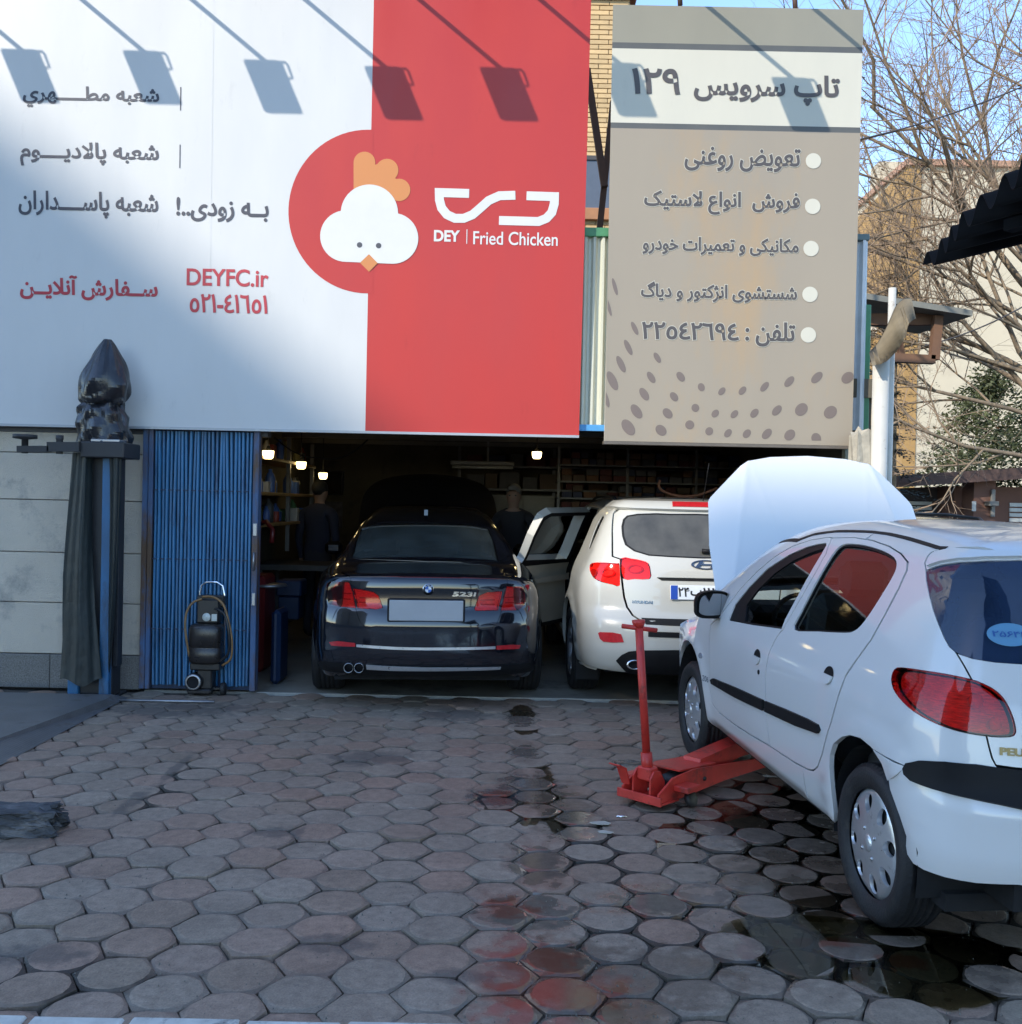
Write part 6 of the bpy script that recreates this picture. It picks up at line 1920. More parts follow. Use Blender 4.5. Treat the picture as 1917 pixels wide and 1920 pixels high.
# ------------------------------------------------------------------ what stands between and behind the signs
def gap_things():
    # yellow brick house behind
    Yb = 12.0
    xL, xR = -9.0, P(1178, 200, Yb).x
    root = empty('brick_house', (xR, Yb, 0))
    tag(root, 'yellow brick house glimpsed between the two sign boards', 'house')
    bm = mat('yellow_brick', (0.52, 0.36, 0.18), 0.8, var=0.12, scale=9, obj_random=0.14, bump=0.15, bscale=80)
    core = mat('brick_mortar', (0.20, 0.15, 0.09), 0.9, var=0.2)
    # far wall as textured core with bricks built where the gap shows them
    m = bpy.data.materials.new('brick_wall'); m.use_nodes = True; nt = m.node_tree
    bt = _n(nt, 'ShaderNodeTexBrick'); bt.inputs['Color1'].default_value = (0.52, 0.36, 0.18, 1); bt.inputs['Color2'].default_value = (0.46, 0.31, 0.15, 1); bt.inputs['Mortar'].default_value = (0.2, 0.15, 0.09, 1); bt.inputs['Scale'].default_value = 4.0
    tc = _n(nt, 'ShaderNodeNewGeometry'); sp = _n(nt, 'ShaderNodeSeparateXYZ'); cb = _n(nt, 'ShaderNodeCombineXYZ')
    nt.links.new(tc.outputs['Position'], sp.inputs[0]); nt.links.new(sp.outputs['X'], cb.inputs['X']); nt.links.new(sp.outputs['Z'], cb.inputs['Y']); nt.links.new(cb.outputs[0], bt.inputs['Vector']); nt.links.new(bt.outputs['Color'], nt.nodes['Principled BSDF'].inputs['Base Color'])
    ztop = P(1125, 4, Yb).z
    MB().box((xL-xR, 0.02, 2.75), (0, 8, ztop+0.05)).build('wall', m, root)
    MB().box((xL-xR, 2.6, -0.03), (0, 8, 2.75)).build('wall', m, root)
    MB().box((xL-xR, -0.10, ztop+0.05), (0.08, 8, ztop+0.22), 0.01).build('cornice', mat('cornice', (0.30, 0.12, 0.07), 0.8, var=0.15), root)
    zw0, zw1 = P(1115, 392, Yb).z, P(1115, 296, Yb).z
    h = 0.0575
    z = P(1115, 440, Yb).z; row = 0
    x0 = P(1085, 200, Yb).x - xR
    proto = MB().box((0, -0.012, 0), (0.222, 0.02, h-0.008), 0.003).build('brick', bm, root); first = True
    while z < ztop:
        off = 0.115*(row % 2)
        x = x0 - off
        while x < -0.02:
            if not (zw0-0.12 < z + h/2 < zw1+0.02):
                w = min(0.222, -0.004 - x)
                if w > 0.05:
                    if first: o = proto; first = False
                    else: o = share(proto, 'brick', root)
                    o.location = (x, rnd.uniform(-.002, .002), z); o.scale = (w/0.222, 1, 1)
            x += 0.230
        z += h; row += 1
    wn = empty('window', (x0, -0.01, zw0), parent=root)
    MB().box((-0.6, 0.0, 0), (-x0-0.02, 0.02, zw1-zw0), 0).build('pane', mat('dull_pane', (0.09, 0.10, 0.12), 0.15, var=0.1), wn)
    MB().box((-0.6, -0.02, zw1-zw0-0.03), (-x0-0.02, 0.0, zw1-zw0+0.02)).build('frame', mat('frame_dark', (0.06, 0.05, 0.045), 0.5), wn)
    MB().box((-0.7, -0.06, -0.14), (-x0, 0.02, -0.002), 0.006).build('sill', mat('sill_brick', (0.36, 0.17, 0.08), 0.8, var=0.15), wn)
    # corrugated panels above the opening, seen in the gap and right of the sign
    def corrugated(nm, pxl, pxr, pyt, pyb, Y, m, label):
        a = P(pxl, pyb, Y); b = P(pxr, pyt, Y)
        V = []; Fc = []; n = max(6, int((b.x-a.x)/0.035)*2)
        for i in range(n+1):
            x = (b.x-a.x)*i/n; y = 0.016*(1 if (i//2) % 2 else -1)
            V += [(x, y, 0), (x, y, b.z-a.z)]
        for i in range(n): Fc.append((2*i, 2*i+2, 2*i+3, 2*i+1))
        root = empty(nm, (a.x, Y, a.z)); tag(root, label, 'panel')
        MB().add(V, Fc).build('sheet', m, root)
        return root, b.x-a.x, b.z-a.z
    cmat = mat('sheet_cream', (0.52, 0.52, 0.42), 0.5, var=0.12, scale=5, stretch=(1, 1, .2), dirt=(0.2, 0.19, 0.15), dirt_amt=0.1)
    grn = mat('steel_green', (0.05, 0.20, 0.09), 0.5, var=0.2, scale=8, dirt=(0.08, 0.07, 0.05), dirt_amt=0.1)
    c, w, hh = corrugated('corrugated_panel', 1040, 1180, 446, 806, 8.06, cmat, 'cream corrugated steel panel in the gap between the two signs')
    MB().box((0, -0.03, hh), (w, 0.05, hh+0.07), 0.004).build('green_rail', grn, c)
    MB().box((0.10, -0.035, -0.005), (w, -0.02, 0.045), 0.002).build('blue_flashing', mat('flash_blue', (0.06, 0.25, 0.5), 0.5, var=0.2), c)
    c2_, w2, h2 = corrugated('corrugated_panel', 1590, 1629, 452, 806, 8.07, mat('sheet_pale', (0.45, 0.48, 0.50), 0.5, var=0.12, scale=6), 'narrow pale corrugated steel panel along the right edge of the beige sign')
    MB().box((w2-0.05, -0.03, 0), (w2-0.028, -0.02, h2)).build('edge_strip', mat('strip_white', (0.6, 0.6, 0.6), 0.5, var=0.1), c2_)
    MB().box((0, -0.03, h2), (w2, 0.03, h2+0.05), 0.004).build('cap', mat('cap_dark', (0.1, 0.14, 0.14), 0.6, var=0.2), c2_)
    a = P(1609, 806, 8.12); b = P(1633, 572, 8.12)
    pst = MB().box((a.x, 8.10, a.z), (b.x, 8.19, b.z), 0.004).build('green_post', grn); tag(pst, 'green painted steel post at the right edge of the beige sign', 'post')
    # rusty braces in the gap
    br = mat('brace_rust', (0.075, 0.035, 0.022), 0.7, var=0.3, scale=10)
    o = MB().bar(P(1101, 130, 8.45), P(1134, 350, 8.45), 0.055, 0.055).build('steel_brace', br); tag(o, 'rust brown brace leaning right, upper one in the gap between signs', 'brace')
    o = MB().bar(P(1150, 190, 8.5), P(1124, 436, 8.5), 0.05, 0.05).build('steel_brace', br); tag(o, 'rust brown brace leaning left, lower one in the gap between signs', 'brace')
    for k, (x, y0) in enumerate(((1492, 5), (1276, -4))):
        o = MB().tube([P(x, y0+14, 8.2), P(x-2, y0-22, 8.2)], 0.02, 6).build('post_stub', br); tag(o, 'rusty stub of pipe above the beige sign, %s one' % ('right' if k == 0 else 'left'), 'pipe')
    # garage shell: side walls, ceiling, back wall
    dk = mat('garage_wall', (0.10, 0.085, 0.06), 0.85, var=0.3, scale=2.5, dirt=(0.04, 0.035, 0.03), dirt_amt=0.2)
    root = empty('garage_shell', (0, YF, 0)); tag(root, 'low garage with dark interior below the two signs', 'garage')
    xl, xr = -2.75, P(1602, 1000, YF).x
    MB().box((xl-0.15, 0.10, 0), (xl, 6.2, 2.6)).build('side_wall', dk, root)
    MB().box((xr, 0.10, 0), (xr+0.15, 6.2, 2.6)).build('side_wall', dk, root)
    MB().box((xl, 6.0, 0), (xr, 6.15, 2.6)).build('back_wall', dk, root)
    MB().box((xl, 0.10, 2.34), (xr, 6.0, 2.42)).build('ceiling', mat('garage_ceiling', (0.24, 0.22, 0.17), 0.16, var=0.15, scale=2, coat=0.3), root)
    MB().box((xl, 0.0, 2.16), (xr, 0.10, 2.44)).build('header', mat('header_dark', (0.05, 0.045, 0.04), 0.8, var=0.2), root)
    for k in range(5): MB().box((xl, 0.7+k*1.1, 2.29), (xr, 0.76+k*1.1, 2.345)).build('ceiling_batten', mat('batten', (0.16, 0.14, 0.11), 0.5, var=0.2), root)
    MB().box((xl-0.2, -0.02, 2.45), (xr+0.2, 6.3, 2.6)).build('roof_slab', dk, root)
    a = P(1601, 850, 8.2); 
    MB().box((a.x-0.10, 0.0, 0), (a.x-0.02, 0.08, 2.2)).build('door_post', mat('post_cream', (0.35, 0.36, 0.28), 0.6, var=0.2), root)
# ------------------------------------------------------------------ things standing in the yard
def car_lift():
    b = G(165, 1312)
    x0, y0 = b.x, b.y
    root = empty('lift_post', (x0, y0, 0)); tag(root, 'two-post lift column wrapped in dark tarpaulin with a black bag on top', 'car lift')
    s = y0/FPX
    X = lambda px, py: P(px, py, y0).x - x0
    Z = lambda px, py: P(px, py, y0).z
    steel = mat('lift_blue', (0.02, 0.12, 0.26), 0.4, var=0.3, scale=6, stretch=(1, 1, .3), dirt=(0.02, 0.02, 0.02), dirt_amt=0.3)
    dark = mat('lift_dark', (0.022, 0.022, 0.024), 0.55, var=0.3, scale=8)
    tarp = mat('tarp_green', (0.012, 0.017, 0.016), 0.5, var=0.35, scale=7, bump=0.6, bscale=14)
    bag = mat('bag_black', (0.014, 0.014, 0.017), 0.24, var=0.2, scale=12, bump=0.25, bscale=30, spec=0.6)
    zt = Z(190, 840)
    # column: C channel
    MB().box((X(150,1000), 0.02, 0.02), (X(212,1000), 0.20, Z(190,720)), 0.006).build('column', dark, root)
    MB().box((X(193,1000), -0.03, 0.02), (X(211,1000), 0.06, zt), 0.004).build('guide_channel', steel, root)
    MB().box((X(212,1000)+0.008, 0.02, 0.25), (X(222,1000), 0.12, zt), 0.004).build('side_flange', dark, root)
    MB().box((X(128,1300), -0.02, 0.02), (X(148,1300), 0.14, 0.30), 0.006).build('foot', steel, root)
    MB().box((X(120,1310), -0.10, 0.0), (X(210,1310), 0.30, 0.02), 0.004).build('base_plate', dark, root)
    # tarpaulin hanging on the left face, pleated
    def cloth(nm, cols, rows, m, seed):
        r = random.Random(seed); V = []; Fc = []
        nr = len(rows); nc = 15
        for i in range(nr):
            (pl, pr, py) = rows[i]
            for k in range(nc):
                t = k/(nc-1)
                px = pl + (pr-pl)*t
                dep = -0.06 - 0.012*math.sin(t*9.5 + i*0.35 + seed) - 0.008*math.sin(t*21+i*0.8) - 0.06*math.sin(t*math.pi)
                p = P(px, py, y0+dep)
                V.append((p.x-x0, dep, p.z + (0.03*math.sin(t*7+seed) if i == nr-1 else 0)))
        for i in range(nr-1):
            for k in range(nc-1): Fc.append((i*nc+k, i*nc+k+1, (i+1)*nc+k+1, (i+1)*nc+k))
        # back so it has thickness
        o = len(V); V += [(a, b+0.012, c) for a, b, c in V]
        Fc += [tuple(q+o for q in reversed(f)) for f in Fc[:]]
        return MB().add(V, Fc, True).build(nm, m, root)
    cloth('tarpaulin', 8, [(136,172,848),(132,172,900),(127,172,960),(122,172,1020),(118,174,1080),(117,178,1140),(117,184,1200),(114,188,1250),(112,190,1280)], tarp, 1.0)
    cloth('tarpaulin', 8, [(205,228,845),(206,227,900),(206,225,960),(205,222,1040),(204,217,1110),(203,212,1180),(203,206,1255)], tarp, 2.4)
    # black bag tied round the head
    def bagshape(nm, prof, seed, seg=84):
        r = random.Random(seed); V = []; Fc = []
        ph = [r.uniform(0, 6.28) for _ in range(8)]
        prof = smooth_poly(prof, False, 4)
        n = len(prof)
        tri_w = lambda u: abs(((u/math.pi) % 2) - 1)*2 - 1          # sharp-ridged wave
        for i, (pl, pr, py) in enumerate(prof):
            c = P((pl+pr)/2, py, y0); rad = (P(pr, py, y0).x - P(pl, py, y0).x)/2
            t = i/(n-1)
            tight = 0.35 + 0.65*abs(2*t-1)**1.5          # folds gather where the bag is tied
            for k in range(seg):
                a = 2*math.pi*k/seg
                fold = 0.55*tri_w(4*a+ph[0]+1.3*math.sin(2.2*t+ph[3])) + 0.35*tri_w(7*a+ph[1]-1.8*math.sin(3.1*t+ph[4])) + 0.25*tri_w(12*a+ph[2]+2.5*t)
                dent = 0.05*tri_w(5*t*math.pi+2*a+ph[5])*math.sin(3*a+ph[6])
                q = rad*(0.92 + 0.21*tight*fold + 1.4*dent)
                V.append((c.x-x0+q*math.cos(a), 0.06+q*0.9*math.sin(a), c.z))
        for i in range(n-1):
            for k in range(seg): Fc.append((i*seg+k, (i+1)*seg+k, (i+1)*seg+(k+1) % seg, i*seg+(k+1) % seg))
        Fc.append(tuple(range(seg)))
        return MB().add(V, Fc, False).build(nm, bag, root, recalc=True)
    bagshape('bag', [(188,203,634),(180,212,645),(166,222,664),(152,234,688),(142,240,712),(139,239,732),(142,234,748),(150,226,756)], 3)
    bagshape('bag_skirt', [(150,226,756),(144,228,764),(139,233,776),(138,236,790),(139,238,806),(138,239,822),(141,237,834)], 5)
    # carriage and swing arms
    D = -0.14
    X = lambda px, py, d=D: P(px, py, y0+d).x - x0
    Z = lambda px, py, d=D: P(px, py, y0+d).z
    zc0, zc1 = Z(190, 858), Z(190, 828)
    MB().box((X(150,840), D, zc0), (X(232,840), 0.20, zc1), 0.008).build('carriage', dark, root)
    MB().box((X(168,815), -0.12, zc1), (X(222,815), 0.02, zc1+0.02), 0.004).build('carriage_plate', mat('bare_steel', (0.35, 0.35, 0.36), 0.35, metal=0.8, var=0.2), root)
    MB().bar((X(152,838), D, Z(150,838)), (X(92,840), D, Z(92,838)), 0.08, 0.07).build('swing_arm', dark, root)
    MB().bar((X(95,840), D-0.01, Z(95,842)), (X(36,840), D-0.01, Z(36,842)), 0.06, 0.045).build('arm_extension', dark, root)
    for px, r_ in ((47, 0.085), (112, 0.028)):
        M = Matrix.Translation((X(px, 820), D, 0)); mb = MB()
        mb.lathe([(0.024, Z(50,850)), (0.024, Z(50,824)), (r_, Z(50,822)), (r_, Z(50,815)), (0.001, Z(50,815))], 20, M)
        mb.build('arm_pad', dark, root)
    # steel rod lying in front of the wall
    a = G(222, 1316); b2 = G(402, 1319)
    o = MB().tube([(a.x, a.y, 0.012), (b2.x, b2.y, 0.012)], 0.010, 8).build('steel_rod', MATS['bare_steel']); tag(o, 'thin steel rod lying on the ground beside the lift foot', 'rod')

def ramp():
    m = mat('checker_plate', (0.15, 0.145, 0.14), 0.5, metal=0.35, var=0.25, scale=5, dirt=(0.10, 0.085, 0.06), dirt_amt=0.2, dscale=5)
    nt = m.node_tree; L = nt.links; bsdf = nt.nodes['Principled BSDF']
    geo = _n(nt, 'ShaderNodeNewGeometry')
    ck = _n(nt, 'ShaderNodeTexVoronoi'); ck.inputs['Scale'].default_value = 55; ck.inputs['Randomness'].default_value = 0.1
    L.new(geo.outputs['Position'], ck.inputs['Vector'])
    bp = _n(nt, 'ShaderNodeBump'); bp.inputs['Strength'].default_value = 0.8; bp.inputs['Distance'].default_value = 0.004; bp.invert = True
    L.new(ck.outputs['Distance'], bp.inputs['Height']); L.new(bp.outputs['Normal'], bsdf.inputs['Normal'])
    h = 0.055
    a = G(222, 1318, 0); b = G(0, 1436, 0)
    at = G(196, 1312, h); bt = G(0, 1384, h)
    dirv = (b - a); k = 1.5
    b2 = a + dirv*k; bt2 = at + (bt-at)*k
    far = [(-4.6, a.y+0.25), (a.x-0.05, a.y+0.25)]
    V = [(a.x, a.y, 0.002), (b2.x, b2.y, 0.002), (at.x, at.y, h), (bt2.x, bt2.y, h), (-4.6, bt2.y, h), (-4.6, at.y+0.2, h), (at.x-0.02, at.y+0.2, h), (a.x, a.y+0.2, 0.002), (-4.6, b2.y, 0.002)]
    Fc = [(0, 2, 3, 1), (2, 6, 5, 4, 3), (0, 7, 6, 2), (1, 3, 4, 8)]
    root = empty('lift_ramp', (0, 0, 0)); tag(root, 'low chequer-plate steel ramp at the foot of the lift post', 'ramp')
    MB().add(V[:], [Fc[1]]).build('deck', m, root, recalc=True)
    MB().add(V[:], [Fc[0], Fc[2], Fc[3]]).build('sloping_edge', m, root, recalc=True)

def rubble():
    root_p = G(40, 1575)
    o_r = random.Random(4)
    bm = bmesh.new()
    bmesh.ops.create_cube(bm, size=1.0)
    bmesh.ops.scale(bm, vec=(0.42, 0.17, 0.115), verts=bm.verts)
    bmesh.ops.subdivide_edges(bm, edges=bm.edges[:], cuts=11, use_grid_fill=True)
    for v in bm.verts:
        e = max(0.0, (v.co.x - 0.10)/0.11)
        side = 1.0 if abs(v.co.y) > 0.07 or v.co.z < 0.04 else 0.45
        v.co += Vector((o_r.gauss(0, .004)*side + e*o_r.gauss(-.01, .020), o_r.gauss(0, .004)*side + e*o_r.gauss(0, .006), o_r.gauss(0, .003)*side + e*o_r.gauss(0.004, .010) - 0.02*max(0, -v.co.x-0.12)))
        v.co.z += 0.0575
        v.co.z = max(v.co.z, 0.002)
    me = bpy.data.meshes.new('rubble'); bm.to_mesh(me); bm.free()
    me.materials.append(mat('rubble_dark', (0.06, 0.06, 0.062), 0.85, var=0.5, scale=9, bump=0.9, bscale=45, dirt=(0.17, 0.16, 0.155), dirt_amt=0.35, dscale=9, stretch=(0.5, 1, 1.5)))
    o = bpy.data.objects.new('timber_block', me); COL.objects.link(o); o.location = (root_p.x-0.10, root_p.y+0.09, 0); o.rotation_euler = (0, 0, 0.10)
    tag(o, 'dark worn timber block with a splintered end lying at the left edge', 'block')

def oil_drainer():
    b = G(392, 1306)
    x0, y0 = b.x, b.y+0.06
    root = empty('oil_drainer', (x0, y0, 0)); tag(root, 'black upright oil extractor trolley with chrome handle against the blue gate', 'trolley')
    X = lambda px, py: P(px, py, y0).x - x0
    Z = lambda px, py: P(px, py, y0).z
    blk = mat('trolley_black', (0.018, 0.017, 0.017), 0.35, var=0.3, scale=12); ch = MATS['chrome']
    # tank: rounded bottle
    w = (X(420,1200)-X(357,1200))/2; cx = (X(420,1200)+X(357,1200))/2
    mb = MB(); prof = []
    zb, zt = Z(390,1243), Z(390,1168)
    V = []; Fc = []; seg = 28
    rows = [(zb, .75), (zb+.012, .92), (zb+.03, 1.0), (zb+.12, 1.0), (zb+.125, .965), (zb+.135, .965), (zb+.14, 1.0), (zt-.04, 1.0), (zt-.012, .9), (zt, .6)]
    for z, k in rows:
        for i in range(seg):
            a = 2*math.pi*i/seg; c_, s_ = math.cos(a), math.sin(a)
            e = 0.55
            V.append((cx + w*k*math.copysign(abs(c_)**e, c_), 0.0 + 0.11*k*math.copysign(abs(s_)**e, s_), z))
    for i in range(len(rows)-1):
        for j in range(seg): Fc.append((i*seg+j, i*seg+(j+1) % seg, (i+1)*seg+(j+1) % seg, (i+1)*seg+j))
    Fc += [tuple(reversed(range(seg))), tuple((len(rows)-1)*seg+j for j in range(seg))]
    MB().add(V, Fc, True).build('tank', mat('tank_plastic', (0.022, 0.018, 0.016), 0.28, var=0.25, scale=9), root)
    MB().box((X(372,1160), -0.05, zt), (X(414,1160), 0.05, Z(390,1122)), 0.012).build('control_box', blk, root)
    MB().box((X(401,1156), -0.062, Z(401,1163)), (X(411,1156), -0.05, Z(401,1150)), 0.002).build('rating_plate', mat('gauge_face', (0.55, 0.56, 0.50), 0.3, var=0.1), root)
    for px in (391,):
        mb = MB(); mb.lathe([(0.001, 0.0), (0.030, 0.0), (0.033, 0.006), (0.033, 0.02)], 24, Matrix.Translation((X(px,1156), -0.056, Z(px,1156))) @ Matrix.Rotation(R(-90), 4, 'X') @ Matrix.Rotation(R(180), 4, 'X') if False else Matrix.Translation((X(px,1156), -0.058, Z(px,1156))) @ Matrix.Rotation(R(-90), 4, 'X'))
        mb.build('gauge', mat('gauge_face', (0.55, 0.56, 0.50), 0.3, var=0.1), root)
    MB().tube([(X(374,1160), 0.02, Z(374,1160)), (X(372,1120), 0.03, Z(372,1120)), (X(376,1098), 0.03, Z(376,1098)), (X(385,1092), 0.03, Z(385,1092)), (X(405,1092), 0.03, Z(405,1092)), (X(416,1099), 0.03, Z(416,1099)), (X(420,1120), 0.03, Z(420,1120)), (X(419,1230), 0.03, Z(419,1230))], 0.009, 8).build('handle', ch, root)
    MB().box((X(370,1122), -0.02, Z(390,1137)), (X(422,1122), 0.05, Z(390,1116)), 0.01).build('tray', blk, root)
    hs = mat('hose_tan', (0.22, 0.12, 0.045), 0.5, var=0.25, scale=20)
    def hose(pts, m, r=0.009): MB().tube(smooth_poly([(X(a,b_), d, Z(a,b_)) for a, b_, d in pts], False, 6), r, 8).build('hose', m, root)
    hose([(383,1122,-.05),(368,1128,-.08),(358,1145,-.1),(355,1170,-.1),(358,1200,-.1),(362,1240,-.06)], hs)
    hose([(383,1118,-.05),(405,1118,-.07),(425,1132,-.09),(436,1165,-.1),(442,1200,-.1),(438,1232,-.08),(420,1246,-.05)], hs)
    hose([(408,1140,-.06),(428,1150,-.10),(437,1185,-.11),(434,1222,-.09),(416,1238,-.06)], blk, 0.011)
    # frame, motor, castors
    MB().box((X(360,1250), -0.06, Z(390,1255)), (X(416,1250), 0.10, Z(390,1241)), 0.008).build('frame', blk, root)
    MB().box((X(372,1270), -0.04, 0.05), (X(400,1270), 0.08, Z(390,1254)), 0.01).build('stand', blk, root)
    MB().box((X(356,1298), -0.08, 0.02), (X(400,1298), 0.10, 0.055), 0.01).build('base', blk, root)
    mb = MB(); M = Matrix.Translation((X(368,1276), -0.085, Z(368,1276))) @ Matrix.Rotation(R(-90), 4, 'X')
    mb.lathe([(0.050, 0.004), (0.062, 0.0), (0.066, 0.008), (0.066, 0.12), (0.02, 0.12)], 28, M); mb.build('motor', blk, root)
    mb = MB(); mb.lathe([(0.048, -0.003), (0.058, -0.004), (0.062, 0.002)], 28, M); mb.build('motor_ring', MATS['bare_steel'], root)
    mb = MB(); mb.lathe([(0.001, 0.012), (0.05, 0.012)], 24, M); mb.build('motor_grille', MATS['dark_void'], root)
    for px in (419,):
        mb = MB(); M2 = Matrix.Translation((X(px,1284), 0.0, 0.05)) @ Matrix.Rotation(R(90), 4, 'Y')
        mb.lathe([(0.001, -0.02), (0.035, -0.02), (0.05, -0.014), (0.05, 0.014), (0.035, 0.02), (0.001, 0.02)], 20, M2); mb.build('wheel', MATS['tyre_rubber'], root)
    MB().box((X(400,1284), -0.01, 0.045), (X(419,1284), 0.01, 0.06)).build('axle', blk, root)

def trolley_jack():
    red = mat('jack_red', (0.55, 0.038, 0.026), 0.42, var=0.22, scale=9, dirt=(0.07, 0.025, 0.02), dirt_amt=0.22, dscale=7, bump=0.08, bscale=60)
    stl = MATS['bare_steel']; drk = mat('jack_grease', (0.02, 0.018, 0.017), 0.5, var=0.3)
    a = G(1222, 1506); f = G(1438, 1437)
    L = (f - a).length; ang = math.atan2(f.y-a.y, f.x-a.x)
    root = empty('trolley_jack', (a.x, a.y, 0), rz=ang); tag(root, 'red trolley jack with tall handle pushed under the white hatchback sill', 'jack')
    # local +x points to the front (under the car)
    for sy in (-1, 1):
        prof = [(-0.10, 0.035), (-0.10, 0.085), (0.02, 0.15), (0.20, 0.165), (0.55, 0.14), (L-0.04, 0.10), (L-0.02, 0.055), (0.5, 0.055), (0.10, 0.035)]
        y = sy*0.115
        MB().prism(prof, y-0.006, y+0.006, 'y').build('side_plate', red, root, recalc=True)
    MB().box((-0.11, -0.135, 0.030), (0.06, 0.135, 0.042), 0.003).build('base_plate', red, root)
    MB().box((-0.115, -0.14, 0.03), (-0.10, 0.14, 0.075), 0.003).build('end_plate', red, root)
    MB().prism([(0.10, 0.165), (0.44, 0.150), (0.44, 0.158), (0.10, 0.173)], -0.10, 0.10, 'y').build('cover_plate', red, root, recalc=True)
    arm = [(0.34, 0.10), (0.36, 0.18), (L-0.16, 0.235), (L-0.06, 0.225), (L-0.08, 0.17), (0.5, 0.095)]
    MB().prism(arm, -0.055, 0.055, 'y').build('lifting_arm', red, root, recalc=True)
    mb = MB(); mb.lathe([(0.02, 0.22), (0.03, 0.235), (0.055, 0.24), (0.058, 0.252), (0.04, 0.256), (0.001, 0.25)], 18, Matrix.Translation((L-0.10, 0, 0))); mb.build('saddle', drk, root)
    mb = MB(); mb.tube([(0.12, 0, 0.09), (0.33, 0, 0.115)], 0.042, 14); mb.build('hydraulic_cylinder', drk, root)
    # handle socket between ears, pedal, handle
    for sy in (-1, 1): MB().prism([(-0.09, 0.04), (-0.09, 0.15), (-0.06, 0.185), (-0.01, 0.18), (0.03, 0.12), (0.03, 0.04)], sy*0.055-0.005, sy*0.055+0.005, 'y').build('socket_ear', red, root, recalc=True)
    MB().box((-0.075, -0.045, 0.13), (-0.005, 0.045, 0.20), 0.008).build('handle_socket', red, root)
    V = [(-0.10, 0.07, 0.10), (-0.10, 0.12, 0.10), (-0.145, 0.12, 0.19), (-0.145, 0.06, 0.19), (-0.20, 0.13, 0.215), (-0.20, 0.06, 0.215)]
    V2 = [(x+0.008, y, z+0.004) for x, y, z in V]
    MB().add(V+V2, [(0,1,2,3),(3,2,4,5),(9,8,7,6),(11,10,8,9),(0,3,9,6),(1,7,8,2),(3,5,11,9),(2,8,10,4),(4,10,11,5),(0,6,7,1)]).build('foot_pedal', red, root, recalc=True)
    inv = root.matrix_basis.inverted()
    h0 = Vector((-0.04, 0, 0.17)); M = Matrix.Translation((a.x, a.y, 0)) @ Matrix.Rotation(ang, 4, 'Z'); Mi = M.inverted()
    w0 = M @ h0
    w1 = P(1198, 1168, w0.y + 0.02)
    h1 = Mi @ w1
    d = (h1-h0)
    MB().tube([h0, h0 + d*0.13], 0.030, 14).build('handle_sleeve', red, root)
    MB().tube([h0 + d*0.12, h0 + d*0.985], 0.021, 14).build('handle', red, root)
    MB().tube([h0 + d*0.965, h0 + d*1.0, h0 + d*1.02], [0.021, 0.034, 0.034], 14).build('handle_cap', red, root)
    t0 = Mi @ P(1167, 1174, w1.y-0.02); t1 = Mi @ P(1232, 1182, w1.y+0.02)
    MB().tube([t0, t1], 0.0125, 10).build('tee_bar', red, root)
    # castors and front rollers
    for sy in (-1, 1):
        MB().box((0.02, sy*0.12, 0.085), (0.14, sy*0.21, 0.115), 0.004).build('castor_bracket', red, root)
        mb = MB(); mb.lathe([(0.001, -0.016), (0.036, -0.016), (0.042, -0.010), (0.042, 0.010), (0.036, 0.016), (0.001, 0.016)], 20, Matrix.Translation((0.10, sy*0.175, 0.042)) @ Matrix.Rotation(R(70), 4, 'X')); mb.build('castor', drk, root)
        MB().tube([(0.10, sy*0.150, 0.042), (0.10, sy*0.150, 0.10)], 0.010, 6).build('castor_fork', stl, root)
        mb = MB(); mb.lathe([(0.001, -0.02), (0.045, -0.02), (0.052, -0.012), (0.052, 0.012), (0.045, 0.02), (0.001, 0.02)], 22, Matrix.Translation((L-0.01, sy*0.145, 0.052)) @ Matrix.Rotation(R(90), 4, 'X')); mb.build('front_roller', stl, root)
        for xx in (0.04, 0.30, L-0.1):
            mb = MB(); mb.lathe([(0.001, 0.008), (0.010, 0.008), (0.012, 0.0)], 10, Matrix.Translation((xx, sy*0.121, 0.10)) @ Matrix.Rotation(R(90 if sy < 0 else -90), 4, 'X')); mb.build('bolt', drk, root)

def litter():
    pale = mat('litter_pale', (0.45, 0.42, 0.34), 0.8, var=0.2)
    r = random.Random(9)
    for px, py, s, lab in ((1128, 1545, 0.03, 'scrap of pale paper left of the red jack'), (1135, 1562, 0.022, 'torn pale paper flake on the yard paving near the jack')):
        g = G(px, py)
        pts = [(g.x + s*(1+r.uniform(-.4, .4))*math.cos(a)*1.6, g.y + s*(1+r.uniform(-.4, .4))*math.sin(a)) for a in np.linspace(0, 2*math.pi, 7, endpoint=False)]
        o = MB().prism(pts, 0.003, 0.0055, 'z').build('paper_scrap', pale, recalc=True); tag(o, lab, 'litter')
    g = G(1166, 1535)
    o = MB().tube([(g.x-0.025, g.y, 0.009), (g.x+0.025, g.y+0.004, 0.009)], 0.007, 8).build('metal_fitting', MATS['chrome']); tag(o, 'short bright metal fitting on the paving beside the jack', 'fitting')

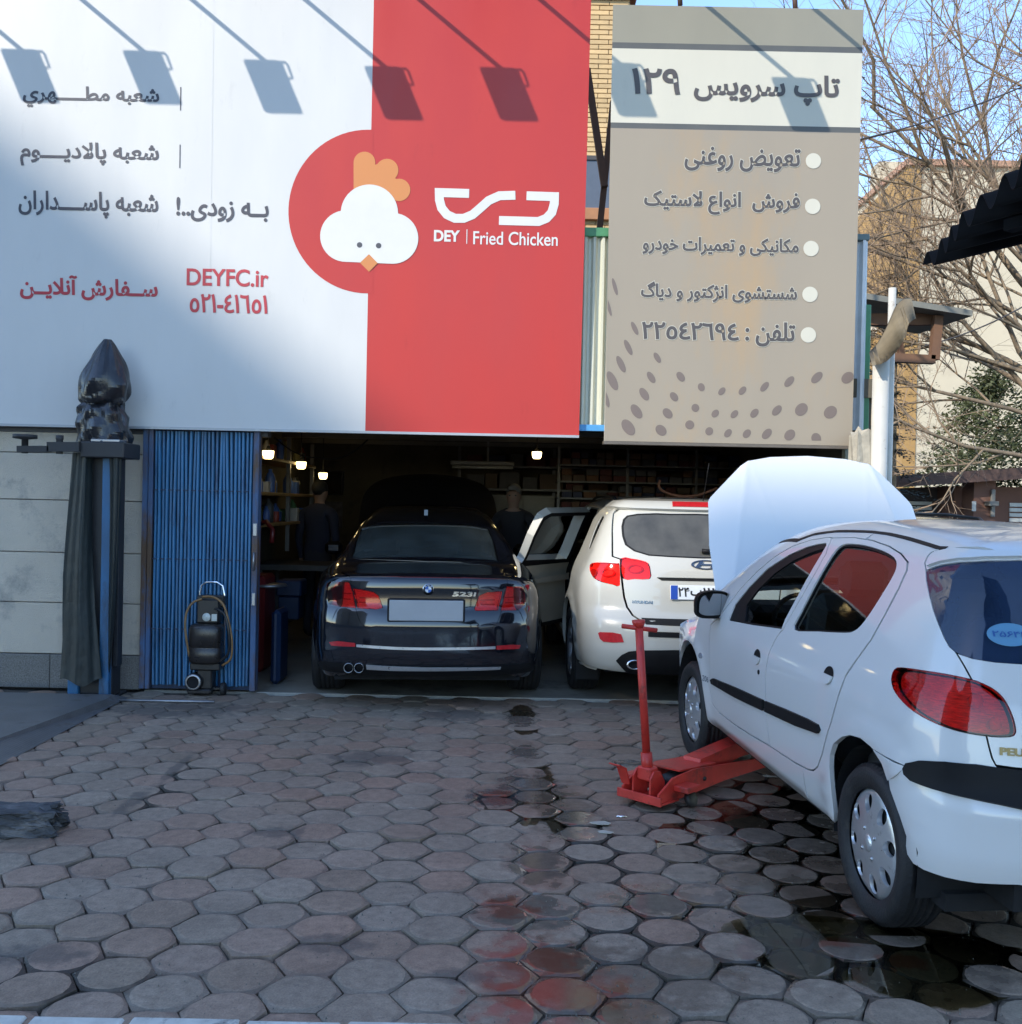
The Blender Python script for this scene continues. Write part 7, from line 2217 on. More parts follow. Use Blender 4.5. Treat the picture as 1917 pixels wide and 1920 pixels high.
def awning():
    z = 2.36
    A = G(1733, 500, z) if False else None
    d = ray(1731, 497); Y0 = (z-CAM_H)/d.z*d.y
    p = P(1731, 497, Y0)
    d2 = ray(1917, 312); Y1 = (z-CAM_H)/d2.z*d2.y; q = P(1917, 312, Y1)
    d3 = ray(1917, 452); Y2 = (z-CAM_H)/d3.z*d3.y; e = P(1917, 452, Y2)
    root = empty('awning', (p.x, p.y, z)); tag(root, 'dark corrugated awning jutting in at the upper right', 'awning')
    m = mat('awning_sheet', (0.010, 0.010, 0.011), 0.9, var=0.25, scale=5, spec=0.1)
    ex = Vector((e.x-p.x, e.y-p.y, 0)).normalized()            # along the ridges, to the right
    ey = Vector((q.x-p.x, q.y-p.y, 0)); Ly = ey.length; ey.normalize()
    V = []; Fc = []; n = 120; per = 0.155; Lx = 3.0; LL = Ly*2.0
    for i in range(n+1):
        t = LL*i/n
        h = 0.030*math.sin(2*math.pi*t/per)
        jag = 0.012*math.sin(t*9)
        for s_ in (jag, Lx):
            b = ey*t + ex*s_
            V.append((b.x, b.y, h)); V.append((b.x, b.y, h+0.004))
    for i in range(n):
        o = 4*i
        Fc += [(o, o+4, o+6, o+2), (o+1, o+3, o+7, o+5), (o, o+1, o+5, o+4), (o+2, o+6, o+7, o+3)]
    MB().add(V, Fc, True).build('corrugated_sheet', m, root)
    for t in (0.55, 1.2):
        c0 = ey*t + ex*0.12; c1 = ey*t + ex*Lx
        MB().bar((c0.x, c0.y, -0.05), (c1.x, c1.y, -0.05), 0.04, 0.03).build('rafter', m, root)
    # posts that carry it, outside the picture
    for t in (0.1, 1.6):
        c = ey*t + ex*2.85
        MB().box((c.x-0.05, c.y-0.05, -z), (c.x+0.05, c.y+0.05, -0.06)).build('post', m, root)
# ------------------------------------------------------------------ inside the garage
def hanging_lamp(px, py, Y, word):
    p = P(px, py, Y); r = 0.052
    root = empty('hanging_lamp', p); tag(root, 'lit warm hanging lamp inside the garage, %s' % word, 'lamp', 'lit lamps in the garage')
    mb = MB(); mb.lathe([(0.001, -0.042), (r*0.62, -0.042), (r*0.88, -0.030), (r, 0.0), (r*1.03, 0.034), (0.001, 0.034)], 20)
    mb.build('bulb', mat('lamp_glowing', (0.9, 0.8, 0.5), 0.5, var=0.0, emit=(1.0, 0.76, 0.34), estr=LAMP_E), root)
    MB().lathe([(r*0.5, 0.036), (r*0.4, 0.06), (0.01, 0.08)], 14).build('socket', MATS['dark_void'], root)
    MB().tube([(0, 0, 0.07), (0, 0, max(0.1, 2.34-p.z))], 0.004, 5).build('cord', MATS['dark_void'], root)
LAMP_E = 2.6

def person(name, loc, rz, label, shirt, hair_col, arms='down'):
    """standing figure grown with a Skin modifier from one connected skeleton"""
    root_v = {}
    V = []; E = []; Rd = []
    def v(p, r): V.append(p); Rd.append(r if isinstance(r, tuple) else (r, r)); return len(V)-1
    pel = v((0, 0, 0.95), (0.155, 0.11)); wa = v((0, 0, 1.10), (0.145, 0.105)); ch = v((0, 0.01, 1.30), (0.175, 0.115)); nb = v((0, 0.0, 1.44), (0.10, 0.085)); nk = v((0, 0.02, 1.50), 0.055); hd0 = v((0, 0.035, 1.56), 0.062); hd = v((0, 0.04, 1.63), (0.075, 0.095)); ht = v((0, 0.03, 1.70), (0.066, 0.085))
    E += [(pel, wa), (wa, ch), (ch, nb), (nb, nk), (nk, hd0), (hd0, hd), (hd, ht)]
    ns = v((0, 0.125, 1.615), 0.014); E.append((hd, ns))
    for s in (-1, 1):
        er = v((s*0.083, 0.02, 1.625), 0.014); E.append((hd, er))
        sh = v((s*0.185, 0, 1.40), 0.068); 
        if arms == 'down': el = v((s*0.235, -0.02, 1.12), 0.046); wr = v((s*0.235, 0.06, 0.88), 0.031)
        else: el = v((s*0.235, 0.06, 1.13), 0.046); wr = v((s*0.13, 0.26, 1.10), 0.031)
        d = (Vector(V[wr]) - Vector(V[el])).normalized()
        pm = v(tuple(Vector(V[wr]) + d*0.07), (0.038, 0.02))
        E += [(nb, sh), (sh, el), (el, wr), (wr, pm)]
        side = Vector((0, 1, 0)) if arms == 'down' else Vector((1, 0, 0))
        for k, (off, ln) in enumerate(((-0.03, .065), (-0.01, .078), (0.01, .074), (0.03, .058))):
            b0 = Vector(V[pm]) + side*off*0.8 + d*0.025; b1 = b0 + d*ln*0.55 + side*off*0.2; b2 = b1 + d*ln*0.4 + Vector((-s*0.012, 0, -0.01))
            i0 = v(tuple(b0), 0.010); i1 = v(tuple(b1), 0.009); i2 = v(tuple(b2), 0.008); E += [(pm, i0), (i0, i1), (i1, i2)]
        t0 = Vector(V[pm]) + side*0.045*(1) - d*0.02; t1 = t0 + d*0.035 + side*0.02
        i0 = v(tuple(t0), 0.011); i1 = v(tuple(t1), 0.009); E += [(pm, i0), (i0, i1)]
        hp = v((s*0.095, 0, 0.90), 0.09); kn = v((s*0.11, 0.015, 0.50), 0.060); an = v((s*0.115, -0.01, 0.10), 0.042); to = v((s*0.13, 0.15, 0.045), (0.045, 0.035))
        E += [(pel, hp), (hp, kn), (kn, an), (an, to)]
    me = bpy.data.meshes.new(name); me.from_pydata(V, E, [])
    o = bpy.data.objects.new(name, me); COL.objects.link(o)
    sk = o.modifiers.new('skin', 'SKIN'); sk.use_smooth_shade = True
    for i, sv in enumerate(me.skin_vertices[0].data):
        sv.radius = Rd[i]; sv.use_root = (i == pel)
    sb = o.modifiers.new('sub', 'SUBSURF'); sb.levels = 2; sb.render_levels = 2
    dg = bpy.context.evaluated_depsgraph_get()
    m2 = bpy.data.meshes.new_from_object(o.evaluated_get(dg))
    o.modifiers.clear(); o.data = m2
    m2.materials.clear()
    skin = mat('skin_tone', (0.22, 0.13, 0.09), 0.6, var=0.1); tr = mat('trousers_dark', (0.03, 0.03, 0.04), 0.9, var=0.2)
    for mm in (mat(shirt[0], shirt[1], 0.9, var=0.2), skin, tr, mat('shoe_black', (0.015, 0.015, 0.015), 0.5)): m2.materials.append(mm)
    for f in m2.polygons:
        c = f.center; f.use_smooth = True
        hand = (c.z < 0.90 and abs(c.x) > 0.19 and c.z > 0.6) if arms == 'down' else (c.y > 0.24 and 0.95 < c.z < 1.3)
        f.material_index = 1 if c.z > 1.525 or (c.z > 1.465 and abs(c.x) < 0.062 and c.y > -0.03) or hand else (3 if c.z < 0.085 else (2 if c.z < 0.98 and abs(c.x) < 0.2 else 0))
    o.location = loc; o.rotation_euler = (0, 0, rz)
    tag(o, label, 'person')
    Vh, Fh = sphere_pts((0, 0.022, 1.675), 0.086, 0.106, 0.092, 18, 14)
    keep = [f for f in Fh if sum(Vh[i][2] for i in f)/4 > (1.60 if sum(Vh[i][1] for i in f)/4 < 0.02 else 1.60 + 0.95*(sum(Vh[i][1] for i in f)/4 - 0.02))]
    mesh_obj('hair', Vh, keep, mat('hair_%s' % hair_col[0], hair_col[1], 0.8, var=0.3), o, True)
    for s in (-1, 1):
        Ve, Fe = sphere_pts((s*0.032, 0.122, 1.638), 0.011, 0.008, 0.007, 8, 6); mesh_obj('eye', Ve, Fe, MATS['ink_black'], o, True)
    MB().box((-0.025, 0.118, 1.574), (0.025, 0.126, 1.581), 0.002).build('mouth', mat('lip', (0.25, 0.10, 0.08), 0.6), o)
    return o

def interior():
    wood = mat('shelf_wood', (0.30, 0.17, 0.06), 0.6, var=0.25, scale=6); steel = mat('shelf_steel', (0.16, 0.15, 0.14), 0.5, metal=0.4, var=0.2)
    r = random.Random(21)
    hanging_lamp(503, 852, 9.5, 'nearest the blue gate'); hanging_lamp(565, 872, 10.9, 'second from the blue gate')
    hanging_lamp(606, 892, 12.4, 'third from the blue gate'); hanging_lamp(1007, 853, 11.2, 'alone above the gap between the two rear cars')
    # left shelves along the side wall
    root = empty('wall_shelf', (-2.74, 9.4, 0)); tag(root, 'timber wall shelves with yellow edges behind the blue gate', 'shelf')
    for k, z in enumerate((1.28, 1.58, 1.92)):
        MB().box((0, 0, z), (0.42, 2.6, z+0.03), 0.003).build('board', wood, root)
    for y in (0.02, 1.3, 2.55): MB().box((0.36, y, 1.0), (0.40, y+0.04, 2.2)).build('upright', steel, root)
    cols = ((0.30, 0.05, 0.03), (0.05, 0.10, 0.28), (0.34, 0.28, 0.10), (0.10, 0.22, 0.10), (0.35, 0.33, 0.30), (0.05, 0.05, 0.05))
    bm = [mat('can_%s' % n, c, 0.4, var=0.15) for n, c in zip(('red', 'blue', 'yellow', 'green', 'white', 'black'), cols)]
    k = 0
    protos = {}
    for z in (1.31, 1.61, 1.95):
        y = 9.48
        while y < 11.9:
            kind = r.choice(('can', 'bottle', 'carton'))
            s = r.uniform(0.8, 1.2); ci = r.randrange(6)
            if (kind, ci) not in protos:
                mb = MB()
                if kind == 'can': mb.lathe([(0.001, 0), (0.045, 0), (0.047, 0.004), (0.047, 0.12), (0.043, 0.126), (0.001, 0.126)], 16)
                elif kind == 'bottle': mb.lathe([(0.001, 0), (0.04, 0), (0.043, 0.01), (0.043, 0.13), (0.03, 0.16), (0.016, 0.175), (0.016, 0.20), (0.001, 0.20)], 16)
                else: mb.box((-0.06, -0.05, 0), (0.06, 0.05, 0.13), 0.004)
                o = mb.build('oil_%s' % kind, bm[ci]); protos[kind, ci] = o
            else: o = share(protos[kind, ci], 'oil_%s' % kind, None)
            o.location = (-2.74 + r.uniform(0.20, 0.34), y, z); o.scale = (s, s, s)
            tag(o, 'small %s %s on the %s timber shelf behind the blue gate' % (('red', 'blue', 'yellow', 'green', 'white', 'black')[ci], kind, {1.31: 'lowest', 1.61: 'middle', 1.95: 'top'}[z]), kind, 'oil containers on the left shelves (%s)' % kind)
            y += r.uniform(0.11, 0.2)
    # back shelf with cartons, right-hand stock of cartons
    root = empty('back_shelf', (-0.75, 13.3, 0)); tag(root, 'long shelf across the back wall above the cupboard', 'shelf')
    for z in (1.72, 2.02): MB().box((0, 0, z), (3.9, 0.42, z+0.03), 0.003).build('board', steel, root)
    for x in (0.02, 1.3, 2.6, 3.85): MB().box((x, 0.36, 0), (x+0.04, 0.40, 2.3)).build('upright', steel, root)
    boxm = [mat('carton_%s' % n, c, 0.7, var=0.2) for n, c in zip(('brown', 'red', 'blue', 'grey', 'orange'), ((0.10, 0.065, 0.04), (0.10, 0.025, 0.02), (0.03, 0.035, 0.07), (0.08, 0.075, 0.075), (0.13, 0.06, 0.025)))]
    pb = [MB().box((-0.5, -0.5, 0), (0.5, 0.5, 1), 0.02).build('carton', m) for m in boxm]; usedp = [False]*5
    def carton(x, y, z, w, d, h, lab, grp):
        i = r.randrange(5)
        if not usedp[i]: o = pb[i]; usedp[i] = True
        else: o = share(pb[i], 'carton', None)
        o.location = (x, y, z); o.scale = (w, d, h); tag(o, lab % ('brown', 'red', 'dark blue', 'grey', 'orange')[i], 'carton', grp)
    for z in (1.75, 2.05):
        x = -0.6
        while x < 3.0:
            w = r.uniform(0.16, 0.34); h = r.uniform(0.10, 0.25)
            carton(x+w/2, 13.5, z, w*0.95, 0.28, h, '%%s carton on the %s board of the long back-wall shelf' % ('upper' if z > 2 else 'lower'), 'cartons on the back shelf'); x += w+r.uniform(0.0, 0.06)
    # racking on the right with small filter boxes in rows
    root = empty('parts_rack', (0.55, 12.2, 0)); tag(root, 'tall parts rack packed with small boxes behind the SUV', 'shelf')
    for z in (0.3, 1.42, 1.62, 1.82, 2.02): MB().box((0, 0, z), (2.5, 0.35, z+0.02), 0.002).build('board', steel, root)
    for x in (0, 0.83, 1.66, 2.46): MB().box((x, 0.0, 0), (x+0.03, 0.03, 2.25)).build('upright', steel, root)
    for z in (1.44, 1.64, 1.84, 2.04):
        x = 0.60
        while x < 2.95:
            w = r.uniform(0.09, 0.17); n = r.choice((1, 2, 2))
            for q in range(n): carton(x+w/2, 12.33, z+q*0.075, w*0.93, 0.2, 0.07, 'small %%s parts box on the %s rack shelf behind the SUV' % {1.44: 'lowest', 1.64: 'second', 1.84: 'third', 2.04: 'top'}[z], 'small boxes on the parts rack')
            x += w+0.006
    # cupboard, screen, poster, strip light fitting
    root = empty('cupboard', (-0.25, 12.9, 0)); tag(root, 'pale two-door metal cupboard at the back of the garage', 'cupboard')
    cw = mat('cupboard_cream', (0.24, 0.21, 0.16), 0.5, var=0.1)
    MB().box((0, 0.02, 0), (0.80, 0.40, 1.66)).build('carcass', cw, root)
    for x in (0.004, 0.404): MB().box((x, 0, 0.06), (x+0.392, 0.018, 1.64), 0.003).build('door', cw, root)
    for x in (0.375, 0.412): MB().box((x, -0.02, 0.85), (x+0.012, 0.0, 0.97)).build('handle', MATS['chrome_dark'], root)
    c = P(618, 905, 13.9)
    root = empty('wall_screen', (c.x, 14.0, c.z)); tag(root, 'dark square screen on the back wall by the third lamp', 'screen')
    MB().box((-0.17, 0, -0.17), (0.17, 0.06, 0.17), 0.01).build('case', MATS['ink_black'], root); MB().box((-0.15, -0.004, -0.15), (0.15, 0.0, 0.15)).build('display', mat('dead_display', (0.01, 0.01, 0.012), 0.1), root)
    c = P(622, 965, 14.0)
    o = MB().box((c.x-0.14, 14.05, c.z-0.18), (c.x+0.14, 14.07, c.z+0.18)).build('poster', mat('poster_dark', (0.06, 0.055, 0.07), 0.5, var=0.8, scale=9)); tag(o, 'dark poster on the back wall under the screen', 'poster')
    a = P(845, 868, 12.2); b = P(965, 868, 12.2); cc = P(916, 820, 12.2)
    root = empty('light_fitting', (a.x, 12.2, a.z)); tag(root, 'unlit strip light hanging from a rod below the red sign', 'light fitting')
    MB().box((0, -0.04, -0.02), (b.x-a.x, 0.04, 0.03), 0.01).build('casing', mat('fitting_grey', (0.22, 0.21, 0.19), 0.5), root)
    MB().tube([(0.02, 0, -0.045), (b.x-a.x-0.02, 0, -0.045)], 0.018, 8).build('tube', mat('tube_white', (0.4, 0.4, 0.38), 0.3), root)
    MB().box((cc.x-a.x-0.012, -0.01, 0.03), (cc.x-a.x+0.012, 0.01, 2.34-a.z)).build('rod', mat('fitting_grey', (0.22, 0.21, 0.19), 0.5), root)
    # sagging cables
    for k, (p0, p1, sag) in enumerate((((515, 820, 10.2), (600, 858, 10.2), 0.06), ((600, 858, 10.2), (690, 824, 10.2), 0.08))):
        A = P(*p0); B2 = P(*p1)
        pts = [A.lerp(B2, t) - Vector((0, 0, sag*4*t*(1-t))) for t in np.linspace(0, 1, 12)]
        o = MB().tube(pts, 0.008, 6).build('cable', MATS['dark_void']); tag(o, 'slack black cable under the garage ceiling, %s half' % ('left' if k == 0 else 'right'), 'cable')
    # workbench with vice, red tyre machine, blue bins at the left
    red = mat('machine_red', (0.13, 0.010, 0.010), 0.4, var=0.2, scale=5); blue = mat('bin_blue', (0.006, 0.020, 0.06), 0.5, var=0.2)
    root = empty('tyre_changer', (-2.28, 9.0, 0)); tag(root, 'red tyre changing machine just inside the gate', 'machine')
    MB().box((-0.12, 0.0, 0), (0.10, 0.45, 0.86), 0.03).build('cabinet', red, root); MB().box((-0.12, 0.22, 0.86), (-0.02, 0.34, 1.55), 0.01).build('column', red, root)
    MB().tube([(-0.06, 0.28, 1.30), (0.06, 0.2, 1.34), (0.13, 0.15, 1.27), (0.13, 0.12, 1.15)], 0.022, 10).build('arm', red, root)
    mb = MB(); mb.lathe([(0.001, 0.90), (0.16, 0.90), (0.17, 0.88), (0.05, 0.86)], 24, Matrix.Translation((0.10, 0.15, -0.12))); mb.build('turntable', MATS['bare_steel'], root)
    root = empty('workbench', (-2.0, 10.3, 0)); tag(root, 'cluttered dark workbench beside the black saloon', 'bench')
    MB().box((-0.62, 0, 0.82), (0.45, 0.9, 0.88), 0.005).build('top', mat('bench_top', (0.05, 0.045, 0.04), 0.6, var=0.3), root)
    for x in (-0.58, 0.38):
        for y in (0.03, 0.82): MB().box((x, y, 0), (x+0.05, y+0.05, 0.82)).build('leg', steel, root)
    o = MB().box((-2.22, 9.62, 0.62), (-1.98, 9.9, 0.78), 0.015).box((-2.20, 9.64, 0.40), (-2.0, 9.88, 0.62), 0.01).build('tool_bin', blue); tag(o, 'blue plastic tool bin stacked beside the red machine', 'bin')
    o = MB().box((-1.98, 8.42, 0.0), (-1.90, 8.75, 0.62), 0.03).build('jerrycan', blue); tag(o, 'blue upright can just behind the open edge of the gate', 'can')
    # spare tyres and a curved hose hanging over the SUV
    a = [P(px, py, 9.4) for px, py in ((1238, 900), (1236, 912), (1246, 922), (1275, 930), (1310, 928), (1345, 915))]
    o = MB().tube(smooth_poly([tuple(p) for p in a], False, 5), 0.012, 8).build('hose', mat('hose_orange', (0.30, 0.11, 0.05), 0.5, var=0.2)); tag(o, 'orange air hose looped above the SUV roof', 'hose')
    person('person', (-2.12, 10.95+0.2, 0), R(-20), 'person in dark work clothes standing behind the bench at the left of the garage', ('shirt_navy', (0.02, 0.022, 0.04)), ('black', (0.01, 0.01, 0.01)))
    person('person', (0.03, 10.9, 0), R(172), 'person in a dark jacket standing between the black saloon and the SUV', ('jacket_dark', (0.025, 0.022, 0.025)), ('grey', (0.12, 0.11, 0.10)), 'down')
# ------------------------------------------------------------------ right-hand side and far background
def poles():
    wp = mat('pole_white', (0.46, 0.44, 0.39), 0.6, var=0.08, scale=5, dirt=(0.16, 0.09, 0.05), dirt_amt=0.05, dscale=16, bump=0.1, bscale=40)
    def pole(px0, px1, py_top, Y, lab):
        a = P(px0, 800, Y); b = P(px1, 800, Y); t = P((px0+px1)/2, py_top, Y)
        r = (b.x-a.x)/2
        o = MB().tube([(t.x, Y, -0.02), (t.x, Y, t.z)], r, 18).build('steel_pole', wp); tag(o, lab, 'pole')
    pole(1638, 1668, 672, 7.62, 'thick white steel pole with chipped paint beside the beige sign')
    pole(1667, 1681, 540, 7.80, 'thin white steel pole, right of the thick one')
    a = P(1600, 850, 7.72); b = P(1648, 850, 7.72); zt = P(1625, 812, 7.72).z
    bm = bmesh.new(); bmesh.ops.create_cube(bm, size=1.0); bmesh.ops.subdivide_edges(bm, edges=bm.edges[:], cuts=4, use_grid_fill=True)
    r = random.Random(2)
    for v in bm.verts:
        v.co = Vector(((v.co.x)*(b.x-a.x) + r.gauss(0, .008), v.co.y*0.18 + r.gauss(0, .006), (v.co.z+0.5)*zt + (r.gauss(0, .02) if v.co.z > 0.4 else 0)))
    me = bpy.data.meshes.new('concrete_pier'); bm.to_mesh(me); bm.free()
    me.materials.append(mat('pier_concrete', (0.32, 0.29, 0.23), 0.9, var=0.25, scale=9, bump=0.8, bscale=30))
    o = bpy.data.objects.new('concrete_pier', me); COL.objects.link(o); o.location = ((a.x+b.x)/2, 7.72, 0); tag(o, 'rough pale concrete pier under the right edge of the beige sign', 'pier')
    # bent fibre sheet leaning on the thick pole
    fs = mat('fibre_sheet', (0.15, 0.12, 0.075), 0.8, var=0.3, scale=8, bump=0.3, bscale=30)
    V = []; Fc = []; n = 14
    top = [(1632, 662), (1650, 640), (1668, 606), (1682, 575), (1696, 562), (1710, 560)]
    bot = [(1637, 686), (1662, 678), (1684, 655), (1698, 632), (1706, 606), (1718, 597)]
    T_ = smooth_poly(top, False, 3); B_ = smooth_poly(bot, False, 3)
    for k, (p, q) in enumerate(zip(T_, B_)):
        a = P(p[0], p[1], 7.70 + 0.02*k/len(T_)); b = P(q[0], q[1], 7.45)
        for d in (0, 0.018): V += [(a.x, a.y+d, a.z+d*0.5), (b.x, b.y+d, b.z+d*0.5)]
    for k in range(len(T_)-1):
        o = 4*k; Fc += [(o, o+1, o+5, o+4), (o+2, o+6, o+7, o+3), (o, o+4, o+6, o+2), (o+1, o+3, o+7, o+5)]
    ob = MB().add(V, Fc, True).build('bent_sheet', fs, recalc=True); tag(ob, 'curled brown roofing sheet hung on top of the thick white pole', 'sheet')
    # small timber canopy behind
    Y = 11.0
    root = empty('timber_canopy', P(1640, 640, Y)); o0 = P(1640, 640, Y); tag(root, 'small brown timber canopy with a grey sheet roof behind the poles', 'canopy')
    tm = mat('canopy_timber', (0.13, 0.065, 0.035), 0.8, var=0.3, scale=7); rm = mat('canopy_roof', (0.16, 0.155, 0.13), 0.7, var=0.25, scale=6)
    a = P(1560, 562, Y)-o0; b = P(1785, 598, Y)-o0
    MB().add([(a.x, -0.5, a.z), (b.x, -0.5, b.z), (b.x, 0.9, b.z+0.05), (a.x, 0.9, a.z+0.05), (a.x, -0.5, a.z-0.06), (b.x, -0.5, b.z-0.06), (b.x, 0.9, b.z-0.01), (a.x, 0.9, a.z-0.01)],
             [(0,1,2,3),(7,6,5,4),(0,4,5,1),(1,5,6,2),(2,6,7,3),(3,7,4,0)]).build('roof', rm, root, recalc=True)
    c0 = P(1737, 602, Y)-o0; c1 = P(1730, 682, Y)-o0; d0 = P(1600, 668, Y)-o0
    MB().bar((c0.x, -0.3, c0.z), (c1.x, -0.3, c1.z), 0.09, 0.09, (0, 1, 0)).build('post', tm, root)
    MB().bar((d0.x, -0.3, c1.z+0.02), (c1.x, -0.3, c1.z), 0.09, 0.09).build('beam', tm, root)
    e0 = P(1640, 600, Y)-o0
    MB().bar((e0.x-0.4, -0.2, e0.z-0.04), (c0.x, -0.2, c0.z-0.02), 0.08, 0.12).build('beam', tm, root)
    MB().bar((d0.x, 0.3, c1.z+0.1), (d0.x, 0.3, -o0.z), 0.1, 0.1, (0, 1, 0)).build('post', tm, root)
    MB().bar((e0.x+0.2, -0.1, e0.z-0.06), (d0.x+0.5, -0.1, c1.z), 0.06, 0.06).build('brace', tm, root)

def far_buildings():
    # tall cream apartment block with an ochre flank
    Y = 42.0
    cx = P(1697, 600, Y).x; zt = P(1697, 311, Y).z
    root = empty('apartment_block', (cx, Y, 0)); tag(root, 'cream apartment block with ochre brick flank behind the bare tree', 'building')
    cream = mat('block_cream', (0.50, 0.43, 0.31), 0.85, var=0.07, scale=0.4, dirt=(0.42, 0.35, 0.25), dirt_amt=0.1, dscale=0.3); och = mat('block_ochre', (0.34, 0.20, 0.07), 0.85, var=0.15, scale=0.8)
    MB().box((0, 0, 0), (16, 12, zt)).build('wall', cream, root)
    wl = P(1618, 380, 47).x - cx
    MB().add([(0, -0.02, 0), (wl, 7, 0), (wl, 7, zt-0.6), (0, -0.02, zt), (0.02, 7, 0), (0.02, 7, zt-0.6)], [(0, 3, 2, 1), (1, 2, 5, 4)]).build('flank', och, root)
    MB().add([(0.0, -0.05, 0), (0.55, -0.05, 0), (0.55, -0.05, zt), (0.0, -0.05, zt), (0, 0, 0), (.55, 0, 0), (.55, 0, zt), (0, 0, zt)], [(0,1,2,3),(1,5,6,2),(4,0,3,7),(3,2,6,7)]).build('corner_band', och, root)
    MB().box((-0.15, -0.2, zt), (16.2, 12, zt+0.25)).build('parapet', mat('parapet', (0.40, 0.22, 0.14), 0.8, var=0.1), root)
    px, py = 1662, 322
    a = P(px, py, 46) - Vector((cx, Y, 0)); 
    MB().box((a.x-0.5, 3.5, zt-3), (a.x+0.6, 4.6, a.z+0.3)).build('chimney', cream, root)
    # white terraces on the ochre flank
    for zz in (6.5, 9.5):
        MB().box((wl-1.4, 3.0, zz), (wl+0.5, 6.0, zz+0.8)).build('balcony', mat('balcony_white', (0.6, 0.57, 0.5), 0.8), root)
    # brown brick gatehouse
    Y = 20.0
    L = lambda px, py, yy=Y: P(px, py, yy)
    a = L(1690, 930); ztop = L(1800, 878).z
    root = empty('gatehouse', (a.x, Y, 0)); tag(root, 'low brown brick gatehouse with white shutters behind the hatchback', 'building')
    bw = mat('gate_brick', (0.17, 0.085, 0.06), 0.85, var=0.15, scale=4); rf = mat('gate_roof', (0.10, 0.06, 0.05), 0.8, var=0.2); wh = mat('shutter_white', (0.55, 0.55, 0.52), 0.5, var=0.1)
    xb = L(1790, 930).x-a.x; xe = xb + 3.2
    MB().box((xb, 0.0, 0), (xe, 4.0, ztop-0.35)).build('wall', bw, root)
    MB().box((L(1805,930).x-a.x, -0.5, 0), (L(1845,930).x-a.x, 0.02, ztop-0.25)).build('pier', bw, root)
    MB().add([(-0.4, -0.8, ztop-0.42), (xe+0.4, -0.9, ztop+0.02), (xe+0.4, -0.9, ztop+0.24), (-0.4, -0.8, ztop-0.20), (-0.4, 4.4, ztop-0.42), (xe+0.4, 4.4, ztop+0.02), (xe+0.4, 4.4, ztop+0.24), (-0.4, 4.4, ztop-0.20)],
             [(0,1,2,3),(1,5,6,2),(3,2,6,7),(4,0,3,7),(0,4,5,1),(5,4,7,6)]).build('roof', rf, root, recalc=True)
    MB().box((-0.2, 0.8, 0), (xb, 0.9, ztop-0.40)).build('wall', mat('gate_shadow_wall', (0.06, 0.05, 0.05), 0.9, var=0.2), root)
    k = 0
    for x0, x1 in ((0.15, xb-0.12), (L(1893,930).x-a.x, xe-0.1)):
        sh = empty('shutter', (x0, -0.03 if k else 0.75, 0), parent=root); k += 1
        zz = 0.5
        while zz < ztop-0.65:
            MB().box((0, 0, zz), (x1-x0, 0.03, zz+0.075), 0.006).build('slat', wh, sh); zz += 0.10
    MB().box((L(1801,940).x-a.x, -0.53, L(1801,958).z), (L(1808,940).x-a.x, -0.505, L(1801,940).z)).build('notice', wh, root)
    o3 = L(1838, 945)
    MB().box((o3.x-a.x-0.16, -0.75, o3.z-0.04), (o3.x-a.x+0.02, -0.52, o3.z+0.05), 0.01).build('security_camera', mat('camera_grey', (0.2, 0.19, 0.17), 0.5), root)
    MB().box((o3.x-a.x-0.04, -0.56, o3.z-0.25), (o3.x-a.x+0.04, -0.50, o3.z+0.28), 0.01).build('camera_mount', MATS['camera_grey'], root)
    # two blocks across the street, behind the camera: they shade the yard
    bt = bpy.data.materials.new('tower_wall'); bt.use_nodes = True; nt = bt.node_tree
    br = _n(nt, 'ShaderNodeTexBrick'); br.offset = 0.0; br.inputs['Color1'].default_value = (0.10, 0.12, 0.14, 1); br.inputs['Color2'].default_value = (0.13, 0.15, 0.17, 1); br.inputs['Mortar'].default_value = (0.42, 0.38, 0.32, 1)
    br.inputs['Scale'].default_value = 1.0; br.inputs['Mortar Size'].default_value = 0.55; br.inputs['Brick Width'].default_value = 2.6; br.inputs['Row Height'].default_value = 3.2
    g = _n(nt, 'ShaderNodeNewGeometry'); sp = _n(nt, 'ShaderNodeSeparateXYZ'); ad = _n(nt, 'ShaderNodeMath', operation='ADD'); cb = _n(nt, 'ShaderNodeCombineXYZ')
    nt.links.new(g.outputs['Position'], sp.inputs[0]); nt.links.new(sp.outputs['X'], ad.inputs[0]); nt.links.new(sp.outputs['Y'], ad.inputs[1]); nt.links.new(ad.outputs[0], cb.inputs['X']); nt.links.new(sp.outputs['Z'], cb.inputs['Y'])
    nt.links.new(cb.outputs[0], br.inputs['Vector']); nt.links.new(br.outputs['Color'], nt.nodes['Principled BSDF'].inputs['Base Color'])
    HA = SHADE_A; HB = SHADE_B
    o = MB().box((-75, -55, -0.03), (-30, -40, HA)).build('tower_block', bt); tag(o, 'tall apartment slab across the street behind the viewer', 'building')
    o = MB().box((-70, -39.5, -0.03), (-50, -24, HB)).build('tower_block', bt); tag(o, 'tall apartment tower to the left behind the viewer', 'building')

kx, ky = SUN_L.x/SUN_L.y, -SUN_L.z/SUN_L.y
# heights that put the shade line where the photograph has it
_p = P(690, 790, 7.95)                      # lower end of the diagonal on the billboard
SHADE_B = _p.z + (_p.x + 50)*(-SUN_L.z/SUN_L.x)
SHADE_A = 1.52 + (6.7 + 40)*ky

